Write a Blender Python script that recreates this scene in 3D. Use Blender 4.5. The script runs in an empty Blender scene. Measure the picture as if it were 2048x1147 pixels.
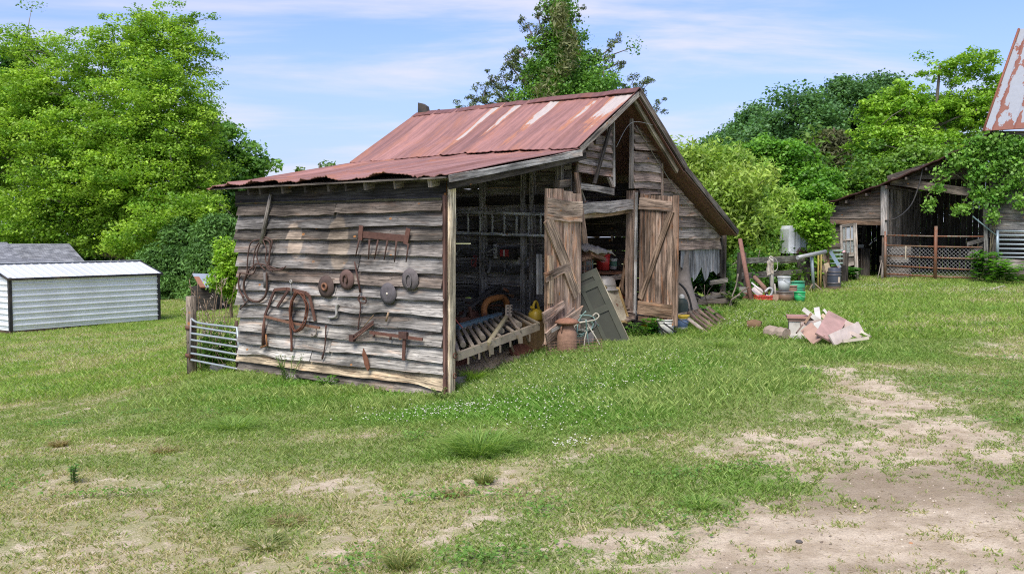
import bpy, math, random
import numpy as np
from mathutils import Vector, Matrix
random.seed(7); rng = np.random.default_rng(7)
R = math.radians
SC = bpy.context.scene
COL = SC.collection
# ------------------------------------------------------------------ camera model (photo pixels 2048 x 1147)
FPX, HZ, HCAM, VL = 1845.0, 475.0, 2.3, -1450.0
PITCH = math.atan((573.5 - HZ) / FPX)
CAM = Vector((0, 0, HCAM))
def ray(px, py):
    a = (px - 1024.0) / FPX; b = (573.5 - py) / FPX
    c, s = math.cos(PITCH), math.sin(PITCH)
    return Vector((a, c + b * s, -s + b * c))
def at(px, py, d):
    r = ray(px, py); return CAM + r * (d / r.y)
_r = ray(896, 795)
O = CAM + _r * (-HCAM / _r.z)                       # near corner of the old barn
V = ray(VL, HZ); V.z = 0; V.normalize()             # into the barn (back left)
U = Vector((V.y, -V.x, 0))                          # along the barn front (back right)
Z = Vector((0, 0, 1))
def B(u, v, z): return O + U * u + V * v + Z * z
def hit(px, py, p, n):
    r = ray(px, py); return CAM + r * ((p - CAM).dot(n) / r.dot(n))
def S(px, py, off=0.075): return hit(px, py, O - U * off, U)      # on the tool wall
def Fp(px, py, v=0.0): return hit(px, py, O + V * v, V)           # on the barn front
def Pt(px, py, u=3.4): return hit(px, py, O + U * u, U)           # on the inner partition
def uvz(p): d = p - O; return d.dot(U), d.dot(V), p.z
# ------------------------------------------------------------------ noise
def _h(ix, iy, s):
    n = (ix.astype(np.int64) * 374761393 + iy.astype(np.int64) * 668265263 + s * 1442695041) & 0x7fffffff
    n = ((n ^ (n >> 13)) * 1274126177) & 0x7fffffff
    return ((n ^ (n >> 16)) & 0xffff) / 65535.0
def vn(x, y, s=0):
    x = np.asarray(x, float); y = np.asarray(y, float)
    ix = np.floor(x); iy = np.floor(y); fx = x - ix; fy = y - iy
    fx = fx * fx * (3 - 2 * fx); fy = fy * fy * (3 - 2 * fy)
    a = _h(ix, iy, s); b = _h(ix + 1, iy, s); c = _h(ix, iy + 1, s); d = _h(ix + 1, iy + 1, s)
    return (a * (1 - fx) + b * fx) * (1 - fy) + (c * (1 - fx) + d * fx) * fy
def fbm(x, y, s=0, o=4):
    t = 0; a = .5
    for k in range(o):
        t = t + a * vn(x * 2 ** k, y * 2 ** k, s + k); a *= .5
    return t / (1 - .5 ** o)
def sst(a, b, x):
    t = np.clip((x - a) / (b - a), 0, 1); return t * t * (3 - 2 * t)
# ------------------------------------------------------------------ terrain
def _ctrl():
    c = []
    def w(px, py, d): p = at(px, py, d); c.append((p.x, p.y, p.z))
    def x(x_, y_, z_): c.append((x_, y_, z_))
    c.append((O.x, O.y, -.03))
    p = B(0, 4.75, -.02); c.append(tuple(p)); p = B(0, 2.4, -.05); c.append(tuple(p))
    p = Fp(1290, 670, -.1); c.append(tuple(p)); p = Fp(1125, 707, -.5); c.append(tuple(p))
    p = Fp(1440, 610, 0); c.append(tuple(p)); p = B(5.5, 3, .45); c.append(tuple(p)); p = B(2.2, 3, .15); c.append(tuple(p))
    p = B(9.5, 4, .7); c.append(tuple(p))
    w(1770, 557, 32); w(1990, 563, 29.8); w(1650, 556, 33.3)
    w(1650, 686, 15.7); w(1560, 603, 23.5)
    w(22, 668, 33.2); w(318, 641, 38); w(400, 601, 50); w(100, 720, 26)
    w(385, 748, 17.2); w(250, 800, 15.2)
    x(0, 6.2, -.03); x(-3.6, 6.2, -.2); x(3.4, 6.2, .1); x(-5, 10, -.15); x(3.2, 10.5, .22); x(7.5, 13.5, .42); x(0, 0, -.05)
    x(-60, 90, -2); x(60, 90, 2.2); x(-70, 20, -2); x(60, 20, .6); x(0, -60, 0); x(0, 70, 0.2)
    return np.array(c)
_C = _ctrl()
def _tps(r2): return np.where(r2 > 1e-9, r2 * np.log(r2 + 1e-12), 0) * .5
def _fit():
    n = len(_C); X = _C[:, :2] / 20
    K = _tps(((X[:, None] - X[None]) ** 2).sum(-1)) + np.eye(n) * 4e-3
    P = np.c_[np.ones(n), X]
    A = np.block([[K, P], [P.T, np.zeros((3, 3))]])
    return X, np.linalg.solve(A, np.r_[_C[:, 2], np.zeros(3)])
_X, _W = _fit()
def gz(x, y):
    x = np.atleast_1d(np.asarray(x, float)); y = np.atleast_1d(np.asarray(y, float))
    out = np.empty(x.shape)
    for i in range(0, len(x), 40000):
        q = np.c_[x[i:i + 40000], y[i:i + 40000]] / 20
        k = _tps(((q[:, None] - _X[None]) ** 2).sum(-1))
        out[i:i + 40000] = k @ _W[:len(_X)] + _W[len(_X)] + q @ _W[len(_X) + 1:]
    d = np.hypot(x, y - 25); t = sst(70, 130, d)
    return out * (1 - t) + (-.3) * t
def g1(x, y): return float(gz(x, y)[0])
def gd(px, py, dz=0.0):
    r = ray(px, py); lo, hi = 3.0, 3.0
    prev = 3.0
    for k in range(400):
        d = 3.0 * 1.012 ** k; p = CAM + r * (d / r.y)
        if p.z < g1(p.x, p.y) + dz: break
        prev = d
    lo, hi = prev, d
    for _ in range(18):
        m = (lo + hi) / 2; p = CAM + r * (m / r.y)
        if p.z < g1(p.x, p.y) + dz: hi = m
        else: lo = m
    return CAM + r * (hi / r.y)
def onG(p, dz=0.0): return Vector((p.x, p.y, g1(p.x, p.y) + dz))
# ------------------------------------------------------------------ materials
def nt(name):
    m = bpy.data.materials.new(name); m.use_nodes = True
    t = m.node_tree; t.nodes.clear(); return m, t
class NG:
    def __init__(s, t): s.t = t
    def n(s, typ, **k):
        nd = s.t.nodes.new(typ)
        for a, b in k.items():
            if a.startswith('i_'):
                key = a[2:]; key = int(key) if key.isdigit() else key
                if hasattr(b, 'is_linked'): s.t.links.new(b, nd.inputs[key])
                else: nd.inputs[key].default_value = b
            else: setattr(nd, a, b)
        return nd
    def l(s, a, b): s.t.links.new(a, b)
    def math(s, op, a, b=0.0, clamp=False):
        nd = s.t.nodes.new('ShaderNodeMath'); nd.operation = op; nd.use_clamp = clamp
        for i, x in enumerate((a, b)):
            if hasattr(x, 'is_linked'): s.l(x, nd.inputs[i])
            else: nd.inputs[i].default_value = x
        return nd.outputs[0]
    def mix(s, f, a, b, mode='MIX'):
        nd = s.t.nodes.new('ShaderNodeMix'); nd.data_type = 'RGBA'; nd.blend_type = mode; nd.clamp_factor = True
        for k, x in ((0, f), (6, a), (7, b)):
            if hasattr(x, 'is_linked'): s.l(x, nd.inputs[k])
            elif k == 0: nd.inputs[0].default_value = x
            else: nd.inputs[k].default_value = (*x, 1)
        return nd.outputs[2]
    def ramp(s, f, lo, hi):
        nd = s.t.nodes.new('ShaderNodeMapRange'); nd.interpolation_type = 'SMOOTHSTEP'
        s.l(f, nd.inputs[0]); nd.inputs[1].default_value = lo; nd.inputs[2].default_value = hi
        return nd.outputs[0]
    def noise(s, vec, scale=5, detail=4, rough=.55, dist=0):
        nd = s.n('ShaderNodeTexNoise'); s.l(vec, nd.inputs['Vector'])
        nd.inputs['Scale'].default_value = scale; nd.inputs['Detail'].default_value = detail
        nd.inputs['Roughness'].default_value = rough; nd.inputs['Distortion'].default_value = dist
        return nd.outputs[0]
    def sc(s, vec, x, y, z):
        nd = s.n('ShaderNodeMapping'); s.l(vec, nd.inputs[0]); nd.inputs['Scale'].default_value = (x, y, z)
        return nd.outputs[0]
    def out(s, sh):
        o = s.n('ShaderNodeOutputMaterial'); s.l(sh, o.inputs[0])
    def bsdf(s, color, rough=.8, metal=0.0, bump=None, bstr=.3, bdist=.01, spec=.3):
        b = s.n('ShaderNodeBsdfPrincipled')
        if hasattr(color, 'is_linked'): s.l(color, b.inputs['Base Color'])
        else: b.inputs['Base Color'].default_value = (*color, 1)
        for k, x in (('Roughness', rough), ('Metallic', metal)):
            if hasattr(x, 'is_linked'): s.l(x, b.inputs[k])
            else: b.inputs[k].default_value = x
        b.inputs['Specular IOR Level'].default_value = spec
        if bump is not None:
            bp = s.n('ShaderNodeBump'); s.l(bump, bp.inputs['Height'])
            bp.inputs['Strength'].default_value = bstr; bp.inputs['Distance'].default_value = bdist
            s.l(bp.outputs[0], b.inputs['Normal'])
        return b.outputs[0]
    def col(s): return s.n('ShaderNodeAttribute', attribute_name='Col').outputs['Color']
    def attr(s, a): return s.n('ShaderNodeAttribute', attribute_name=a).outputs['Fac']
    def uv(s): return s.n('ShaderNodeTexCoord').outputs['UV']
    def obj(s): return s.n('ShaderNodeTexCoord').outputs['Object']
def wood_mat(name, stains=(), warm=.5, contrast=1.0):
    m, t = nt(name); g = NG(t); uv = g.uv()
    gr = g.noise(g.sc(uv, 1.6, 34, 1), 1.0, 6, .62, .6)
    fine = g.noise(g.sc(uv, 5, 170, 1), 1.0, 4, .6)
    big = g.noise(g.sc(uv, 1.1, 3.2, 1), 1.0, 4, .6)
    big2 = g.noise(g.sc(uv, .6, 5, 3), 1.7, 5, .6, .8)
    c = g.col()
    lo = .42 / contrast
    f1 = g.math('ADD', g.math('MULTIPLY', g.ramp(gr, .3, .7), 1.05 * contrast), lo * .85)
    f2 = g.math('ADD', g.math('MULTIPLY', g.ramp(big, .32, .68), 1.0 * contrast), .44)
    f3 = g.math('ADD', g.math('MULTIPLY', g.ramp(fine, .3, .7), .5), .72)
    f = g.math('MULTIPLY', g.math('MULTIPLY', f1, f2), f3)
    cm = g.n('ShaderNodeCombineXYZ', i_0=f, i_1=f, i_2=f).outputs[0]
    base = g.mix(1.0, c, cm, 'MULTIPLY')
    w = g.math('MULTIPLY', g.ramp(big2, .52, .72), warm)
    base = g.mix(w, base, g.mix(1.0, base, (1.5, .95, .6), 'MULTIPLY'))
    # knots
    vo = g.n('ShaderNodeTexVoronoi'); g.l(g.sc(uv, 2.6, 4.4, 1), vo.inputs['Vector']); vo.inputs['Scale'].default_value = 1.0
    kn = g.ramp(vo.outputs['Distance'], .11, .06)
    kn = g.math('MULTIPLY', kn, g.ramp(vo.outputs['Color'], .42, .43))
    base = g.mix(g.math('MULTIPLY', kn, .85), base, (.36, .16, .05))
    kd = g.math('MULTIPLY', g.ramp(vo.outputs['Distance'], .035, .02), g.ramp(vo.outputs['Color'], .42, .43))
    base = g.mix(kd, base, (.03, .02, .015))
    # long thin cracks
    cr = g.noise(g.sc(uv, .9, 26, 1), 1.0, 3, .5, .3)
    base = g.mix(g.math('MULTIPLY', g.ramp(g.math('ABSOLUTE', g.math('SUBTRACT', cr, .5)), .012, .002), .8), base, (.012, .011, .01))
    if stains:
        ob = g.obj()
        for (p, ru, rz, colr, amt) in stains:
            d = g.n('ShaderNodeVectorMath', operation='SUBTRACT'); g.l(ob, d.inputs[0]); d.inputs[1].default_value = p
            dv = g.n('ShaderNodeVectorMath', operation='DOT_PRODUCT'); g.l(d.outputs[0], dv.inputs[0]); dv.inputs[1].default_value = tuple(V / ru)
            dz = g.n('ShaderNodeVectorMath', operation='DOT_PRODUCT'); g.l(d.outputs[0], dz.inputs[0]); dz.inputs[1].default_value = (0, 0, 1 / rz)
            r2 = g.math('ADD', g.math('POWER', dv.outputs['Value'], 2.0), g.math('POWER', dz.outputs['Value'], 2.0))
            r2 = g.math('ADD', r2, g.math('MULTIPLY', g.math('SUBTRACT', big, .5), .9))
            mk = g.math('MULTIPLY', g.ramp(r2, 1.1, .75), amt)
            base = g.mix(mk, base, g.mix(1.0, cm, colr, 'MULTIPLY'))
    g.out(g.bsdf(base, .85, 0, gr, .45, .012, .15)); return m
def gen_mat(name, rough=.6, metal=0.0, nscale=6, namt=.35, rust=0.0, dirt=0.0, bump=.1, spec=.35, rcol=(.16, .055, .025)):
    m, t = nt(name); g = NG(t); ob = g.obj(); c = g.col()
    n1 = g.noise(ob, nscale, 6, .6); n2 = g.noise(ob, nscale * 3.3, 5, .65); n3 = g.noise(ob, nscale * .35, 5, .6)
    f = g.math('ADD', g.math('MULTIPLY', n1, namt * 2), 1 - namt)
    cm = g.n('ShaderNodeCombineXYZ', i_0=f, i_1=f, i_2=f).outputs[0]
    base = g.mix(1.0, c, cm, 'MULTIPLY')
    met = metal
    if rust > 0:
        mk = g.ramp(g.math('ADD', g.math('MULTIPLY', n3, .6), g.math('MULTIPLY', n2, .4)), .62 - rust * .25, .66 - rust * .2)
        rc = g.mix(n2, tuple(x * .5 for x in rcol), tuple(min(1, x * 1.7) for x in rcol))
        base = g.mix(mk, base, rc)
        if metal: met = g.math('MULTIPLY', g.math('SUBTRACT', 1.0, mk), metal)
    if dirt > 0:
        mk = g.math('MULTIPLY', g.ramp(n3, .42, .68), dirt)
        base = g.mix(mk, base, (.13, .10, .07))
    g.out(g.bsdf(base, rough, met, n2, bump, .01, spec)); return m
def leaf_mat(name, trans=.4, rough=.45):
    m, t = nt(name); g = NG(t); c = g.col()
    d = g.n('ShaderNodeBsdfPrincipled'); g.l(c, d.inputs['Base Color']); d.inputs['Roughness'].default_value = rough
    d.inputs['Specular IOR Level'].default_value = .25
    tr = g.n('ShaderNodeBsdfTranslucent'); g.l(g.mix(1.0, c, (1.25, 1.3, .6), 'MULTIPLY'), tr.inputs[0])
    mx = g.n('ShaderNodeMixShader'); mx.inputs[0].default_value = trans
    g.l(d.outputs[0], mx.inputs[1]); g.l(tr.outputs[0], mx.inputs[2]); g.out(mx.outputs[0]); return m
M = {}
# ------------------------------------------------------------------ mesh builder
W = {}
class MB:
    def __init__(s): s.v = []; s.f = []; s.uv = []; s.c = []; s.sm = []; s.mi = []
    def face(s, idx, uv, col, smooth=False, mi=0):
        s.f.append(tuple(idx)); s.uv.extend(uv); s.c.append(col); s.sm.append(smooth); s.mi.append(mi)
    def board(s, A, Bp, wv, tv, col=(.3, .3, .3), n=1, wav=0.0, bow=0.0, mi=0, cj=.12, taper=1.0):
        """box along A-Bp: wv full width vector (centred), tv full thickness vector; wavy edges when n>1"""
        A = Vector(A); Bp = Vector(Bp); wv = Vector(wv); tv = Vector(tv); L = (Bp - A).length
        w = wv.length; tt = tv.length; wu = wv.normalized() if w else wv
        j = 1 + random.uniform(-cj, cj); col = tuple(min(1, x * j) for x in col)
        ou, ov = random.uniform(0, 50), random.uniform(0, 50); b0 = len(s.v)
        ph1, ph2 = random.uniform(0, 99), random.uniform(0, 99)
        bw = random.uniform(-1, 1) * bow
        for k in range(n + 1):
            q = k / n; c = A.lerp(Bp, q) + tv.normalized() * bw * math.sin(q * math.pi) * (1 if tt else 0)
            e1 = e2 = 0
            if wav:
                x = q * L
                e1 = (float(vn(x * 1.7, ph1)) - .5) * 2 * wav + (float(vn(x * 5, ph1 + 7)) - .5) * wav * .7
                e2 = (float(vn(x * 1.7, ph2)) - .5) * 2 * wav + (float(vn(x * 5, ph2 + 7)) - .5) * wav * .7
            sc = 1 + (taper - 1) * q
            lo = c - wv * .5 * sc + wu * e1; hi = c + wv * .5 * sc + wu * e2
            s.v += [lo, hi, hi + tv, lo + tv]
        for k in range(n):
            a = b0 + 4 * k; x0 = ou + L * k / n; x1 = ou + L * (k + 1) / n
            for (i, jn, ww) in ((0, 1, w), (1, 2, tt), (2, 3, w), (3, 0, tt)):
                y0 = ov + (0 if i in (0, 3) else w) ; 
                if i == 0: ya, yb = ov, ov + w
                elif i == 1: ya, yb = ov + w, ov + w + tt
                elif i == 2: ya, yb = ov + w, ov
                else: ya, yb = ov + tt, ov
                s.face((a + i, a + jn, a + 4 + jn, a + 4 + i), [(x0, ya), (x0, yb), (x1, yb), (x1, ya)], col, False, mi)
        e = b0 + 4 * n
        ec = tuple(x * .8 for x in col)
        s.face((b0 + 3, b0 + 2, b0 + 1, b0), [(ou, ov), (ou + .02, ov), (ou + .02, ov + w), (ou, ov + w)], ec, False, mi)
        s.face((e, e + 1, e + 2, e + 3), [(ou, ov), (ou + .02, ov), (ou + .02, ov + w), (ou, ov + w)], ec, False, mi)
        return s
    def box(s, c, ax, ay, az, col, mi=0):
        c = Vector(c); ax = Vector(ax); ay = Vector(ay); az = Vector(az)
        return s.board(c - ax * .5 - az * .5, c + ax * .5 - az * .5, ay, az, col, mi=mi, cj=0)
    def tube(s, pts, r, col, n=8, mi=0, cap=True, smooth=True):
        pts = [Vector(p) for p in pts]; m = len(pts)
        rs = r if hasattr(r, '__len__') else [r] * m
        b0 = len(s.v); d0 = (pts[1] - pts[0]).normalized()
        x = d0.orthogonal().normalized()
        ln = 0
        for k in range(m):
            d = ((pts[min(k + 1, m - 1)] - pts[max(k - 1, 0)])).normalized()
            x = (x - d * x.dot(d)); x = x.normalized() if x.length > 1e-6 else d.orthogonal().normalized()
            y = d.cross(x)
            for i in range(n):
                a = 2 * math.pi * i / n; s.v.append(pts[k] + (x * math.cos(a) + y * math.sin(a)) * rs[k])
        for k in range(m - 1):
            L = (pts[k + 1] - pts[k]).length
            for i in range(n):
                a = b0 + k * n + i; b = b0 + k * n + (i + 1) % n
                u0, u1 = i / n * .3, (i + 1) / n * .3
                s.face((a, b, b + n, a + n), [(ln, u0), (ln, u1), (ln + L, u1), (ln + L, u0)], col, smooth, mi)
            ln += L
        if cap:
            s.face(tuple(b0 + i for i in range(n))[::-1], [(0, 0)] * n, col, False, mi)
            e = b0 + (m - 1) * n; s.face(tuple(e + i for i in range(n)), [(0, 0)] * n, col, False, mi)
        return s
    def lathe(s, o, axis, prof, col, n=20, mi=0, smooth=True, cols=None):
        """prof: list of (radius, height along axis)"""
        o = Vector(o); ax = Vector(axis).normalized(); x = ax.orthogonal().normalized(); y = ax.cross(x); b0 = len(s.v)
        for (r, h) in prof:
            for i in range(n):
                a = 2 * math.pi * i / n; s.v.append(o + ax * h + (x * math.cos(a) + y * math.sin(a)) * max(r, 1e-4))
        for k in range(len(prof) - 1):
            cc = cols[k] if cols else col
            for i in range(n):
                a = b0 + k * n + i; b = b0 + k * n + (i + 1) % n
                s.face((a, b, b + n, a + n), [(i / n, k * .1), ((i + 1) / n, k * .1), ((i + 1) / n, k * .1 + .1), (i / n, k * .1 + .1)], cc, smooth, mi)
        return s
    def poly(s, pts, tv, col, mi=0, uvs=None):
        """flat outline with thickness tv"""
        tv = Vector(tv); n = len(pts); b0 = len(s.v)
        pts = [Vector(p) for p in pts]
        s.v += pts + [p + tv for p in pts]
        e1 = (pts[1] - pts[0]).normalized(); nn = tv.normalized(); e2 = nn.cross(e1)
        q = uvs or [((p - pts[0]).dot(e1), (p - pts[0]).dot(e2)) for p in pts]
        s.face(tuple(range(b0, b0 + n))[::-1], q[::-1], col, False, mi); s.face(tuple(range(b0 + n, b0 + 2 * n)), q, col, False, mi)
        for i in range(n):
            j = (i + 1) % n
            s.face((b0 + i, b0 + j, b0 + n + j, b0 + n + i), [q[i], q[j], (q[j][0] + .02, q[j][1]), (q[i][0] + .02, q[i][1])], col, False, mi)
        return s
    def grid(s, P, col, uvf=None, smooth=False, mi=0):
        """P[i][j] points"""
        ni, nj = len(P), len(P[0]); b0 = len(s.v)
        for r_ in P: s.v += [Vector(p) for p in r_]
        for i in range(ni - 1):
            for j in range(nj - 1):
                a = b0 + i * nj + j
                q = [(i, j), (i + 1, j), (i + 1, j + 1), (i, j + 1)]
                u = [uvf(*k) for k in q] if uvf else [(k[0] * .1, k[1] * .1) for k in q]
                s.face((a, a + nj, a + nj + 1, a + 1), u, col(i, j) if callable(col) else col, smooth, mi)
        return s
    def build(s, name, mat, parent=None, label=None, cat=None, group=None, kind=None, base=None):
        if parent is not None: org = W[parent]
        elif base is not None: org = Vector(base)
        else:
            a = np.array([tuple(p) for p in s.v]); org = Vector(((a[:, 0].min() + a[:, 0].max()) / 2, (a[:, 1].min() + a[:, 1].max()) / 2, a[:, 2].min()))
        me = bpy.data.meshes.new(name); me.from_pydata([tuple(p - org) for p in s.v], [], s.f)
        uvl = me.uv_layers.new(name='UVMap'); uvl.data.foreach_set('uv', np.array(s.uv, np.float32).ravel())
        at_ = me.attributes.new('Col', 'FLOAT_COLOR', 'FACE')
        at_.data.foreach_set('color', np.array([(*c, 1) for c in s.c], np.float32).ravel())
        me.polygons.foreach_set('use_smooth', np.array(s.sm, bool))
        for mm in (mat if isinstance(mat, (list, tuple)) else [mat]): me.materials.append(M[mm])
        me.polygons.foreach_set('material_index', np.array(s.mi, np.int32))
        me.validate(); me.update()
        o = bpy.data.objects.new(name, me); COL.objects.link(o)
        if parent is not None: o.parent = parent
        else: o.location = org
        W[o] = org
        if label and parent is None and cat: tag(o, label, cat, group, kind)
        elif label: o['label'] = label
        if kind: o['kind'] = kind
        return o
def tag(o, label=None, cat=None, group=None, kind=None):
    if label: o['label'] = label
    if cat: o['category'] = cat
    if group: o['group'] = group
    if kind: o['kind'] = kind
    return o
def thing(name, label, cat, loc, group=None):
    o = bpy.data.objects.new(name, None); COL.objects.link(o); o.location = loc; o.empty_display_size = .2
    W[o] = Vector(loc); return tag(o, label, cat, group)
def fast_mesh(name, verts, nper, cols, mat, parent=None, base=None, smooth=False, label=None, cat=None, group=None, kind=None):
    """many separate faces of nper corners each; cols per face"""
    org = W[parent] if parent is not None else Vector(base if base is not None else (0, 0, 0))
    n = len(verts); nf = n // nper
    me = bpy.data.meshes.new(name)
    me.vertices.add(n); me.vertices.foreach_set('co', (np.asarray(verts, np.float32) - np.array(org, np.float32)).ravel())
    me.loops.add(n); me.loops.foreach_set('vertex_index', np.arange(n, dtype=np.int32))
    me.polygons.add(nf); me.polygons.foreach_set('loop_start', np.arange(nf, dtype=np.int32) * nper)
    me.update(calc_edges=True)
    a = me.attributes.new('Col', 'FLOAT_COLOR', 'FACE')
    c4 = np.ones((nf, 4), np.float32); c4[:, :3] = cols; a.data.foreach_set('color', c4.ravel())
    me.materials.append(M[mat]); me.validate(); me.update()
    o = bpy.data.objects.new(name, me); COL.objects.link(o)
    if parent is not None: o.parent = parent
    else: o.location = org
    W[o] = org
    if label and parent is None: tag(o, label, cat, group, kind)
    elif kind: o['kind'] = kind
    return o
def arc(P0, P1, sag, n=10, side=None):
    P0 = Vector(P0); P1 = Vector(P1); s_ = Vector(side) if side is not None else Vector((0, 0, -1))
    return [P0.lerp(P1, k / n) + s_ * sag * 4 * (k / n) * (1 - k / n) for k in range(n + 1)]
def spline(pts, n=6):
    pts = [Vector(p) for p in pts]; q = [pts[0]] + pts + [pts[-1]]; out = []
    for i in range(1, len(q) - 2):
        for k in range(n):
            t = k / n; a, b, c, d = q[i - 1:i + 3]
            out.append(.5 * ((2 * b) + (c - a) * t + (2 * a - 5 * b + 4 * c - d) * t * t + (3 * b - a - 3 * c + d) * t ** 3))
    out.append(pts[-1]); return out
# ------------------------------------------------------------------ camera, light, sky
cam = bpy.data.objects.new('camera', bpy.data.cameras.new('camera')); COL.objects.link(cam); SC.camera = cam
cam.location = CAM; cam.rotation_euler = (math.pi / 2 - PITCH, 0, 0)
cam.data.sensor_width = 36; cam.data.lens = FPX / 2048 * 36; cam.data.clip_end = 3000
SUN_EL, SUN_AZ = R(56), R(205)      # azimuth clockwise from +Y: behind the camera, to its left
sl = bpy.data.lights.new('sun', 'SUN'); sl.energy = 1.5; sl.angle = R(32); sl.color = (1, .95, .87)
so = bpy.data.objects.new('sun', sl); COL.objects.link(so)
sd = Vector((math.sin(SUN_AZ) * math.cos(SUN_EL), math.cos(SUN_AZ) * math.cos(SUN_EL), math.sin(SUN_EL)))
so.rotation_euler = (-sd).to_track_quat('-Z', 'Y').to_euler()
wd = bpy.data.worlds.new('World'); SC.world = wd; wd.use_nodes = True
t = wd.node_tree; t.nodes.clear(); g = NG(t)
sky = g.n('ShaderNodeTexSky', sky_type='NISHITA', sun_disc=False, sun_elevation=SUN_EL, sun_rotation=SUN_AZ, air_density=1.0, dust_density=.6, ozone_density=2.0)
tc = g.n('ShaderNodeTexCoord').outputs['Generated']
sp = g.n('ShaderNodeSeparateXYZ'); g.l(tc, sp.inputs[0])
zz = g.math('ADD', g.math('MAXIMUM', sp.outputs[2], 0.0), .12)
px_ = g.math('DIVIDE', sp.outputs[0], zz); py_ = g.math('DIVIDE', sp.outputs[1], zz)
cv = g.n('ShaderNodeCombineXYZ', i_0=px_, i_1=py_).outputs[0]
cw = g.n('ShaderNodeMapping'); g.l(cv, cw.inputs[0]); cw.inputs['Rotation'].default_value = (0, 0, R(14)); cw.inputs['Scale'].default_value = (.42, 1.15, 1); cw.inputs['Location'].default_value = (1.9, .2, 0)
n1 = g.noise(cw.outputs[0], 1.1, 7, .58, .5)
n2 = g.noise(cw.outputs[0], .45, 4, .5, .2)
cl = g.math('ADD', g.math('MULTIPLY', n1, .55), g.math('MULTIPLY', n2, .45))
mk = g.math('MULTIPLY', g.ramp(cl, .43, .60), .9)
veil = g.math('MULTIPLY', g.ramp(sp.outputs[2], .30, .0), .75)
skyc = g.mix(1.0, sky.outputs[0], (.44, .47, .675), 'MULTIPLY')
c1 = g.mix(veil, skyc, (1.42, 1.68, 2.36))
c2 = g.mix(mk, c1, (2.5, 2.43, 2.62))
bg = g.n('ShaderNodeBackground'); g.l(c2, bg.inputs[0]); bg.inputs[1].default_value = .1
wo = g.n('ShaderNodeOutputWorld'); g.l(bg.outputs[0], wo.inputs[0])
SC.view_settings.view_transform = 'Standard'; SC.view_settings.look = 'None'; SC.view_settings.gamma = 1; SC.view_settings.exposure = 1.85
SC.cycles.filter_width = 1.1
SC.cycles.use_denoising = False
SC.cycles.diffuse_bounces = 7
SC.cycles.sample_clamp_indirect = 4
# ------------------------------------------------------------------ material library
M['wood'] = wood_mat('weathered_wood', warm=.35)
M['planks'] = wood_mat('plank_wood', warm=.8, contrast=1.05)
_st = []
for (px, py, rx, ry, c, a) in ((588, 482, .2, .30, (.44, .35, .27), .8), (676, 488, .24, .42, (.36, .29, .22), .75), (622, 520, .2, .24, (.27, .22, .18), .5)):
    _st.append((S(px, py) - O, rx, ry, c, a))
M['toolwall'] = wood_mat('tool_wall_wood', [(tuple(p), rx, ry, c, a) for p, rx, ry, c, a in _st], warm=.4, contrast=.9)
M['rust'] = gen_mat('rusty_iron', .85, .0, 17, .62, 0, 0, .3, .2)
M['galv'] = gen_mat('galvanised_steel', .5, .35, 5, .18, .05, .3, .05)
M['shedtin'] = gen_mat('white_shed_tin', .45, .1, 1.5, .07, .0, .12, .02)
M['galvrust'] = gen_mat('rusting_steel', .55, .25, 4, .25, .55, .25, .1)
M['paint'] = gen_mat('worn_paint', .6, 0, 5, .36, .05, .5, .12)
M['paintrust'] = gen_mat('rusty_paint', .6, 0, 5, .25, .45, .4, .1)
M['plastic'] = gen_mat('plastic', .4, 0, 4, .12, 0, .3, .02, .45)
M['cloth'] = gen_mat('cloth', .95, 0, 14, .3, 0, .3, .2, .1)
M['rubber'] = gen_mat('rubber', .65, 0, 8, .3, 0, .3, .1)
M['bark'] = gen_mat('bark', .95, 0, 7, .6, 0, 0, .8, .1)
M['stone'] = gen_mat('stone', .9, 0, 9, .4, 0, .4, .3, .2)
M['leaf'] = leaf_mat('leaf')
M['needle'] = leaf_mat('needle', .25, .6)
M['blade'] = leaf_mat('grass_blade', .45, .5)
def _glass():
    m, t = nt('window_glass'); g = NG(t); b = g.n('ShaderNodeBsdfPrincipled')
    b.inputs['Base Color'].default_value = (.8, .85, .85, 1); b.inputs['Roughness'].default_value = .06
    b.inputs['Transmission Weight'].default_value = .75; b.inputs['IOR'].default_value = 1.3; b.inputs['Specular IOR Level'].default_value = .8
    g.out(b.outputs[0]); return m
M['glass'] = _glass()
def _roofred():
    """UV: x along the ridge, y up the slope, in metres; Col carries the sheet tone, Pale the worn galvanised streaks"""
    m, t = nt('rusted_red_roof'); g = NG(t); uv = g.uv(); c = g.col()
    st = g.noise(g.sc(uv, 9, .55, 1), 1, 5, .6, .2); bl = g.noise(g.sc(uv, 1.6, .9, 1), 1, 6, .65, .6); fi = g.noise(g.sc(uv, 22, 6, 1), 1, 5, .6)
    base = g.mix(g.ramp(st, .3, .7), (.19, .095, .08), (.33, .165, .14))
    base = g.mix(g.math('MULTIPLY', g.ramp(bl, .50, .70), .7), base, (.34, .145, .085))
    base = g.mix(g.math('MULTIPLY', g.ramp(bl, .42, .28), .6), base, (.20, .105, .10))
    base = g.mix(1.0, base, c, 'MULTIPLY')
    pa = g.math('ADD', g.attr('Pale'), g.math('ADD', g.math('MULTIPLY', g.math('SUBTRACT', st, .5), .9), g.math('MULTIPLY', g.math('SUBTRACT', bl, .5), 1.1)))
    base = g.mix(g.ramp(pa, .38, .50), base, (.35, .155, .09))
    base = g.mix(g.ramp(pa, .56, .64), base, (.41, .355, .325))
    f = g.math('ADD', g.math('MULTIPLY', fi, .5), .75); cm = g.n('ShaderNodeCombineXYZ', i_0=f, i_1=f, i_2=f).outputs[0]
    base = g.mix(1.0, base, cm, 'MULTIPLY')
    g.out(g.bsdf(base, .55, 0, fi, .12, .01, .35)); return m
M['roofred'] = _roofred()
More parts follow.
